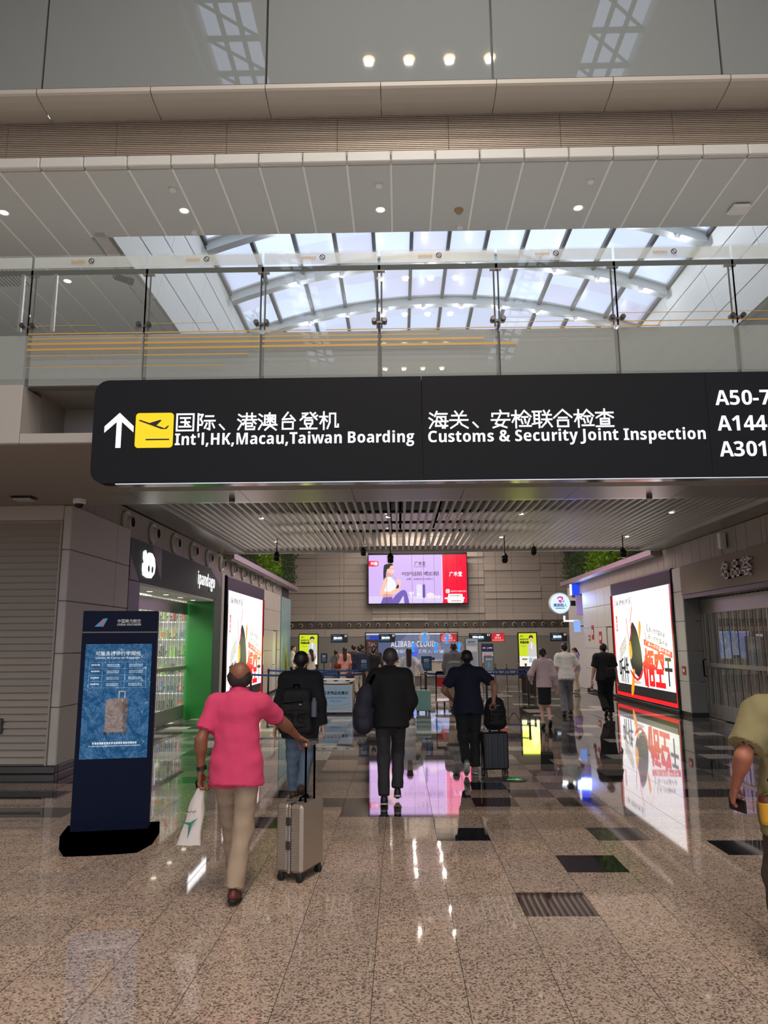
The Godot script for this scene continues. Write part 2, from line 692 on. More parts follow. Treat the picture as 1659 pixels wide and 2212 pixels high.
func build_skylight() -> void:
	var c := struct("window_skylight", "barrel skylight of tinted panes on pale steel arches", "skylight")
	for s in [-1.0, 1.0]:
		for k in 4:
			var t0: float = k / 4.0 + 0.004
			var t1: float = (k + 1) / 4.0 - 0.004
			var a := Vector2(XM + s * lerpf(5.15, 4.72, t0), lerpf(7.5, 9.32, t0))
			var b := Vector2(XM + s * lerpf(5.15, 4.72, t1), lerpf(7.5, 9.32, t1))
			var o := Vector2(s * 0.08, 0.02)
			for q in 6:
				var z0 := -9.66 - 1.9 * q
				var z1 := z0 - 1.892
				var m := mb()
				m.quad(Vector3(a.x, a.y, z0), Vector3(a.x, a.y, z1), Vector3(b.x, b.y, z1), Vector3(b.x, b.y, z0))
				m.quad(Vector3(a.x + o.x, a.y + o.y, z0), Vector3(a.x + o.x, a.y + o.y, z1), Vector3(b.x + o.x, b.y + o.y, z1), Vector3(b.x + o.x, b.y + o.y, z0))
				m.quad(Vector3(a.x, a.y, z0), Vector3(a.x + o.x, a.y + o.y, z0), Vector3(b.x + o.x, b.y + o.y, z0), Vector3(b.x, b.y, z0))
				part("kerb_panel", m, "kerb_white", c)
		part("kerb_backing", mb().box(Vector3(XM + s * 5.3 - 0.08, 7.5, -21.2), Vector3(XM + s * 5.3 + 0.08, 9.3, -9.5)), "panel_white", c)
		part("kerb_cap", mb().box(Vector3(XM + s * 4.98 - 0.3, 9.3, -21.2), Vector3(XM + s * 4.98 + 0.3, 9.38, -9.5)), "panel_white", c)
	part("end_wall", mb().box(Vector3(XM - 5.2, 7.64, -9.66), Vector3(XM + 5.2, 9.36, -9.5)), "panel_white", c)
	part("end_wall", mb().box(Vector3(XM - 5.2, 7.5, -21.3), Vector3(XM + 5.2, 9.36, -21.1)), "panel_white", c)
	var zs := [-10.8, -12.9, -15.0, -17.0, -19.0, -21.0]
	for z in zs:
		var m := mb()
		var rings := []
		for k in 29:
			var dx := lerpf(-4.75, 4.75, k / 28.0)
			var y := arch_y(dx)
			var nn := Vector3(dx, 13.7 - (10.15 - y), 0).normalized()
			var p := Vector3(XM + dx, y, z)
			rings.append([p - nn * 0.24, p])
		for k in 28:
			var i0: Vector3 = rings[k][0]
			var o0: Vector3 = rings[k][1]
			var i1: Vector3 = rings[k + 1][0]
			var o1: Vector3 = rings[k + 1][1]
			var wide := Vector3(0, 0, 0.10)
			var web := Vector3(0, 0, 0.035)
			var up0 := (o0 - i0).normalized() * 0.04
			var up1 := (o1 - i1).normalized() * 0.04
			# lower flange, web, upper flange
			m.quad(i0 + wide, i0 - wide, i1 - wide, i1 + wide)
			m.quad(i0 + wide, i1 + wide, i1 + wide + up1, i0 + wide + up0)
			m.quad(i1 - wide, i0 - wide, i0 - wide + up0, i1 - wide + up1)
			m.quad(i0 + wide + up0, i1 + wide + up1, i1 + web + up1, i0 + web + up0)
			m.quad(i0 - web + up0, i1 - web + up1, i1 - wide + up1, i0 - wide + up0)
			m.quad(i0 + web, i1 + web, o1 + web, o0 + web)
			m.quad(i1 - web, i0 - web, o0 - web, o1 - web)
			m.quad(o0 - up0 + wide, o1 - up1 + wide, o1 + wide, o0 + wide)
			m.quad(o0 - up0 - wide, o0 - up0 + wide, o1 - up1 + wide, o1 - up1 - wide)
			m.quad(o0 + wide, o1 + wide, o1 - wide, o0 - wide)
		var a := part("arch", m, "panel_ceiling", c)
		if z > -18.0:
			for k in range(-4, 5):
				var dx := k * 0.92 + 0.46
				if absf(dx) > 4.3:
					continue
				var p := Vector3(XM + dx, arch_y(dx) - 0.25, z)
				part("lamp_can", mb().lathe([[0.0, 0.0], [0.035, 0.0], [0.035, -0.09], [0.028, -0.09], [0.028, -0.07], [0.0, -0.07]], 10, p + Vector3(0, 0, 0.07)), "white", a)
				part("lamp_lens", mb().lathe([[0.0, -0.088], [0.027, -0.088]], 10, p + Vector3(0, 0, 0.07)), glow("can_lens", Color(1, 0.98, 0.94), 3.0), a)
				omni("arch_lamp", p + Vector3(0, -0.13, 0.07), 0.2, Color(0.96, 0.98, 1.0), 0.03)
	var tints := [["pane_clear", Color8(200, 216, 242), 0.66], ["pane_lilac", Color8(172, 168, 216), 0.85], ["pane_pale", Color8(190, 204, 232), 0.75], ["pane_pink", Color8(190, 140, 186), 0.92], ["pane_rose", Color8(176, 92, 140), 0.94]]
	for t in tints:
		var pm := pane_mat(t[0], t[1], t[2], 0.35)
		pm.backlight_enabled = true
		pm.backlight = Color(1.0, 1.0, 1.0)
	var bars := []
	for k in 13:
		bars.append(lerpf(-4.72, 4.72, k / 12.0))
	for q in zs.size() - 1:
		var z0: float = zs[q]
		var z1: float = zs[q + 1]
		for k in 13:
			var y := arch_y(bars[k])
			part("mullion", mb().box(Vector3(XM + bars[k] - 0.036, y - 0.09, z1 + 0.035), Vector3(XM + bars[k] + 0.036, y + 0.02, z0 - 0.035)), "mullion", c)
			if k < 12:
				for half in 2:
					var za: float = lerpf(z0, z1, half * 0.5)
					var zb: float = lerpf(z0, z1, half * 0.5 + 0.5)
					var y1 := arch_y(bars[k + 1])
					var h := hash(Vector3i(q, k, half)) % 100
					var t := "pane_clear"
					if q >= 1:
						t = "pane_clear" if h < 22 else ("pane_pale" if h < 48 else ("pane_lilac" if h < 78 else "pane_pink"))
					if q >= 2:
						t = "pane_pale" if h < 30 else ("pane_lilac" if h < 55 else ("pane_pink" if h < 80 else "pane_rose"))
					if q >= 3:
						t = "pane_lilac" if h < 40 else ("pane_pink" if h < 70 else "pane_rose")
					part("pane", mb().quad(Vector3(XM + bars[k] + 0.03, y, za), Vector3(XM + bars[k + 1] - 0.03, y1, za), Vector3(XM + bars[k + 1] - 0.03, y1, zb), Vector3(XM + bars[k] + 0.03, y, zb)), t, c)
	# the closed end before the first arch
	part("end_canopy", mb().box(Vector3(XM - 4.8, 10.16, -10.85), Vector3(XM + 4.8, 10.24, -9.5)), "panel_white", c)
	part("end_wall", mb().box(Vector3(XM - 4.8, 9.3, -9.6), Vector3(XM + 4.8, 10.2, -9.5)), "panel_white", c)


# ------------------------------------------------------------------ glass balustrade on the mezzanine edge
func build_balustrade() -> void:
	var b := thing("glass_balustrade", "frameless glass balustrade with steel handrail and gold stripes on the mezzanine edge", "balustrade")
	var prints := {-2: [[4.98, 0.6, 0.004, 0], [4.895, 1.0, 0.012, 0], [4.84, 1.0, 0.012, 0], [4.787, 1.0, 0.022, 0], [4.727, 1.0, 0.022, 0], [4.66, 1.0, 0.008, 0], [4.54, 1.0, 0.006, 0]], -1: [[4.99, 0.6, 0.004, 0], [4.895, 1.0, 0.012, 0], [4.835, 1.0, 0.012, 0], [4.785, 1.0, 0.022, 0], [4.727, 1.0, 0.022, 0], [4.655, 0.9, 0.012, 0], [4.54, 0.72, 0.008, 0]],
		0: [[4.895, 0.42, 0.01, 0], [4.895, 0.45, 0.01, 0.55], [4.835, 1.0, 0.012, 0], [4.785, 1.0, 0.022, 0], [4.73, 0.99, 0.024, 0]], 1: [[4.895, 1.0, 0.01, 0], [4.835, 0.5, 0.01, 0], [4.785, 0.88, 0.022, 0], [4.727, 1.0, 0.024, 0]],
		2: [[5.0, 1.0, 0.003, 0], [4.95, 1.0, 0.006, 0], [4.89, 1.0, 0.01, 0], [4.727, 0.14, 0.024, 0]], 3: [[5.03, 1.0, 0.006, 0], [4.94, 1.0, 0.01, 0], [4.89, 0.35, 0.012, 0]], 4: [[5.03, 1.0, 0.006, 0], [4.94, 1.0, 0.01, 0], [4.9, 0.64, 0.01, 0.36]], 5: [[5.03, 1.0, 0.006, 0], [4.9, 1.0, 0.01, 0]]}
	for k in range(-9, 11):
		var x := -2.55 + 1.19 * k
		var p := part("glass_pane", mb().bbox(Vector3(x + 0.012, 4.42, -7.012), Vector3(x + 1.178, 5.755, -7.0), 0.003), "glass", b)
		part("frosted_band", mb().box(Vector3(x + 0.014, 5.62, -7.0145), Vector3(x + 1.176, 5.74, -7.0125)), "glass_frost", p)
		if prints.has(k - 1):
			for s in prints[k - 1]:
				part("gold_stripe", mb().box(Vector3(x + 0.012 + 1.166 * s[3], s[0] - s[2] / 2, -6.999), Vector3(x + 0.012 + 1.166 * (s[3] + s[1]), s[0] + s[2] / 2, -6.998)), "gold", p)
		# no-climbing mark
		var ring := mb()
		var cx := x + 0.61
		var pts := []
		for q in 17:
			pts.append(Vector3(cx + 0.026 * cos(TAU * q / 16), 5.685 + 0.026 * sin(TAU * q / 16), -6.997))
		ring.tube(pts, 0.0035, 5, false)
		ring.tube([Vector3(cx - 0.018, 5.703, -6.997), Vector3(cx + 0.018, 5.667, -6.997)], 0.003, 5)
		part("prohibition_mark", ring, "red", p)
		var dash := mb()
		for q in 6:
			dash.cbox(Vector3(cx - 0.2 + 0.025 * q, 5.687, -6.9985), Vector3(0.017, 0.012, 0.001))
		dash.cbox(Vector3(cx - 0.138, 5.672, -6.9985), Vector3(0.145, 0.005, 0.001))
		part("caution_lettering", dash, "gold", p)
		# posts behind the seams
		for dx in [-0.022, 0.022]:
			part("post", mb().tube([Vector3(x + dx, 4.93, -7.06), Vector3(x + dx, 5.58, -7.06)], 0.009, 8), "steel", b)
		for dx in [-0.052, 0.052]:
			for y in [4.985]:
				var cl := mb()
				cl.T = Transform3D(Basis(Vector3.RIGHT, PI / 2), Vector3(x + dx, y, -7.0))
				cl.lathe([[0.0, 0.03], [0.022, 0.03], [0.026, 0.024], [0.026, -0.05]], 12)
				part("clamp", cl, "steel_dark", b)
		part("clamp_bar", mb().bbox(Vector3(x - 0.06, 4.97, -7.07), Vector3(x + 0.06, 5.0, -7.03), 0.006), "steel_dark", b)
		part("rail_bracket", mb().bbox(Vector3(x - 0.06, 5.545, -7.09), Vector3(x + 0.06, 5.565, -7.05), 0.004), "steel_dark", b)
	part("handrail", mb().tube([Vector3(-14, 5.6, -7.075), Vector3(15, 5.6, -7.075)], 0.026, 12), "steel_dark", b)
	for dx in [-3.52, -3.86]:
		part("rail_support", mb().bbox(Vector3(dx - 0.018, 4.95, -7.09), Vector3(dx + 0.018, 5.58, -7.05), 0.006), "steel", b)


# ------------------------------------------------------------------ mezzanine slab, its edge, the portal
func build_portal() -> void:
	var s := struct("ceiling_soffit", "dull grey underside of the mezzanine over the corridor mouth", "ceiling")
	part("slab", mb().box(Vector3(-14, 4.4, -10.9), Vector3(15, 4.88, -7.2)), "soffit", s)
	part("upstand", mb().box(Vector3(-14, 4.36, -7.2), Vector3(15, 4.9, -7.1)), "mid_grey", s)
	for k in range(-10, 11):
		var x := -2.55 + 1.19 * k
		part("edge_panel", mb().bbox(Vector3(x + 0.02, 4.365, -7.1), Vector3(x + 1.17, 4.905, -7.06), 0.004), "edge_panel", s)
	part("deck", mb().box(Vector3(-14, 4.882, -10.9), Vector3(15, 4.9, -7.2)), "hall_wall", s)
	# fascia: solid outside, a long recess behind the hanging sign
	for e in [[-14.0, -3.74], [5.98, 15.0]]:
		part("fascia_panel", mb().bbox(Vector3(e[0], 3.75, -7.4), Vector3(e[1], 4.36, -7.0), 0.01), "fascia_grey", s)
		part("recess_cheek", mb().box(Vector3(e[0], 3.75, -7.95), Vector3(e[1], 4.42, -7.4)), "panel_beige", s)
	part("recess_lip", mb().bbox(Vector3(-3.735, 3.75, -7.95), Vector3(5.975, 3.855, -7.0), 0.008), "fascia_grey", s)
	part("recess_back", mb().box(Vector3(-3.74, 3.8, -8.05), Vector3(5.98, 4.42, -7.95)), "fascia_grey", s)
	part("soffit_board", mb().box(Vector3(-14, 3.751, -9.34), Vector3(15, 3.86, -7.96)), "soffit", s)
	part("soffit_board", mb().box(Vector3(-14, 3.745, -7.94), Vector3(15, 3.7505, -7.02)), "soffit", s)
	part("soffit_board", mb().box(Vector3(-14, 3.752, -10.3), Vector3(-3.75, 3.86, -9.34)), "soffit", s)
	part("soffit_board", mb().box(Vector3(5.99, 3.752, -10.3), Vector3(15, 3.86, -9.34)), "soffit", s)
	var t := struct("trim_portal", "brushed steel cladding along the corridor mouth", "trim")
	for k in range(-3, 4):
		var x0 := maxf(-0.6 + 1.46 * (k - 0.0) - 0.0, -3.75)
		var x1 := minf(-0.6 + 1.46 * (k + 1), 5.99)
		if x1 <= x0:
			continue
		var m := mb()
		var pr := [Vector2(-9.34, 3.772), Vector2(-9.36, 3.75), Vector2(-10.12, 3.742), Vector2(-10.24, 3.748), Vector2(-10.32, 3.775), Vector2(-10.36, 3.83), Vector2(-10.37, 4.4)]
		for q in pr.size() - 1:
			var a: Vector2 = pr[q]
			var b: Vector2 = pr[q + 1]
			m.quad(Vector3(x0 + 0.003, b.y, b.x), Vector3(x1 - 0.003, b.y, b.x), Vector3(x1 - 0.003, a.y, a.x), Vector3(x0 + 0.003, a.y, a.x))
		part("steel_panel", m, "steel_soft", t)
	var bk := struct("beam_portal", "beam behind the steel cladding", "beam")
	part("core", mb().box(Vector3(-14, 3.86, -10.36), Vector3(15, 4.4, -9.34)), "plenum", bk)
	# left facade: louvred shutter and corner column
	var w := struct("wall_facade_left", "panelled wall with a louvred grille beside the corridor mouth", "wall")
	part("wall_core", mb().box(Vector3(-14, 0.0, -10.6), Vector3(XL - 0.02, 3.75, -10.3)), "mid_grey", w)
	part("head_panel", mb().bbox(Vector3(-14, 3.535, -10.3), Vector3(-4.745, 3.75, -10.26), 0.006), "panel_warm", w)
	for k in 5:
		var y0 := 0.24 + 0.72 * k
		if k == 0:
			y0 = 0.2
		var y1 := minf(0.24 + 0.72 * (k + 1) - 0.008, 3.745)
		part("column_panel", mb().bbox(Vector3(-4.74, y0, -10.32), Vector3(XL - 0.004, y1, -10.26), 0.008), "panel_warm", w)
		part("column_panel", mb().bbox(Vector3(XL - 0.06, y0, -11.98), Vector3(XL, y1, -10.268), 0.008), "panel_warm", w)
		part("column_panel", mb().bbox(Vector3(XL - 0.06, y0, -12.58), Vector3(XL, y1, -11.988), 0.008), "panel_warm", w)
	part("plinth", mb().bbox(Vector3(-14, 0.0, -10.3), Vector3(XL + 0.02, 0.1, -10.2), 0.01), "steel_dark", w)
	part("plinth", mb().bbox(Vector3(-14, 0.1, -10.3), Vector3(XL + 0.012, 0.2, -10.225), 0.01), "steel_dark", w)
	part("plinth", mb().bbox(Vector3(XL - 0.05, 0.0, -12.58), Vector3(XL + 0.02, 0.1, -10.31), 0.01), "steel_dark", w)
	part("plinth", mb().bbox(Vector3(XL - 0.05, 0.1, -12.58), Vector3(XL + 0.012, 0.2, -10.31), 0.01), "steel_dark", w)
	var g := thing("louvre_grille", "tall beige louvred shutter in the wall beside the dark information kiosk", "shutter", Vector3(0, 0, 0))
	part("backing", mb().box(Vector3(-7.6, 0.2, -10.295), Vector3(-4.76, 3.53, -10.285)), "louvre_back", g)
	var slat := mb()
	slat.quad(Vector3(-7.6, 0.0, -10.235), Vector3(-4.765, 0.0, -10.235), Vector3(-4.765, 0.085, -10.28), Vector3(-7.6, 0.085, -10.28))
	slat.quad(Vector3(-7.6, -0.012, -10.28), Vector3(-4.765, -0.012, -10.28), Vector3(-4.765, 0.0, -10.235), Vector3(-7.6, 0.0, -10.235))
	var sm := slat.mesh()
	for k in 35:
		part("slat", sm, "panel_beige", g).position.y = 0.225 + 0.0935 * k
	part("frame", mb().box(Vector3(-4.765, 0.2, -10.29), Vector3(-4.742, 3.535, -10.235)), "panel_beige", g)
	part("latch", mb().bbox(Vector3(-5.42, 0.62, -10.24), Vector3(-5.36, 0.82, -10.2), 0.008), "steel_dark", g)
	# right facade, out of the picture
	var r := struct("wall_facade_right", "panelled wall beside the corridor mouth", "wall")
	part("wall_core", mb().box(Vector3(XR, 0.0, -10.6), Vector3(15, 3.75, -10.26)), "panel_warm", r)


# ------------------------------------------------------------------ slatted corridor ceiling
func build_slat_ceiling() -> void:
	var c := struct("ceiling_corridor", "pale slatted ceiling with an open service void above", "ceiling")
	var slat := mb().bbox(Vector3(-0.022, 4.19, -19.38), Vector3(0.022, 4.30, -10.55), 0.003).mesh()
	var x := -4.0
	while x < 6.3:
		part("slat", slat, "slat_paint", c).position.x = x
		x += 0.147
	part("end_beam", mb().bbox(Vector3(-4.6, 4.13, -19.5), Vector3(6.86, 4.30, -19.39), 0.006), "slat_paint", c)
	part("side_strip", mb().bbox(Vector3(-4.7, 4.15, -19.5), Vector3(-4.08, 4.2, -10.5), 0.005), "steel_soft", c)
	part("side_strip", mb().bbox(Vector3(6.33, 4.15, -19.5), Vector3(6.98, 4.2, -10.5), 0.005), "steel_soft", c)
	for e in [[-4.09, -4.05], [6.3, 6.34]]:
		part("edge_angle", mb().box(Vector3(e[0], 4.13, -19.5), Vector3(e[1], 4.32, -10.5)), "slat_paint", c)
	part("void_roof", mb().box(Vector3(-14, 5.15, -19.3), Vector3(15, 5.4, -10.4)), "plenum", c)
	for e in [[-5.0, -4.8], [7.05, 7.2]]:
		part("void_wall", mb().box(Vector3(e[0], 4.1, -19.5), Vector3(e[1], 5.2, -10.4)), "plenum", c)
	var lamp: Node3D = null
	for q in [[-2.67, -14.2], [-2.95, -17.6], [0.6, -17.6], [2.35, -14.0], [2.4, -17.2], [5.2, -14.0], [5.35, -17.3], [-0.2, -14.2]]:
		var at := Vector3(q[0], 4.186, q[1])
		var o := downlight(at, 0.045, Color(1, 0.95, 0.9), 1.5, lamp, "small square-set downlight trim below the corridor slats, lit as added fill", "downlight trims below the corridor slats, lit as added fill")
		if lamp == null:
			lamp = o
		spot("corridor_downlight", at - Vector3(0, 0.03, 0), Vector3.DOWN, 62, 2.6, Color(1, 0.95, 0.9), 0.04)  # spot and lens glow are fill light added to brighten the corridor
	# services in the void
	for q in [[-0.2, 4.62, 0.05], [0.05, 4.75, 0.03], [0.9, 4.8, 0.06]]:
		part("pipe", mb().tube([Vector3(q[0], q[1], -19.3), Vector3(q[0], q[1], -11)], q[2], 8), "black", c)
	for z in [-13.6, -15.2, -16.6, -17.9]:
		part("tray", mb().box(Vector3(-2.6, 4.45, z - 0.05), Vector3(3.0, 4.5, z + 0.05)), "black", c)
		part("hanger", mb().tube([Vector3(-0.2, 4.5, z), Vector3(-0.2, 5.15, z)], 0.04, 6), "black", c)


# ------------------------------------------------------------------ lettering
const WATER := [[10, 14, 24, 24], [6, 40, 20, 50], [8, 92, 26, 60]]
const WOOD := [[4, 30, 42, 30], [24, 6, 24, 96], [24, 32, 6, 66], [26, 38, 40, 54]]
const MOUND := [[12, 8, 12, 96], [12, 12, 34, 12, 24, 36, 34, 54, 30, 66, 20, 66]]
const HAND := [[4, 28, 36, 28], [20, 6, 20, 92, 10, 88], [4, 62, 38, 50]]
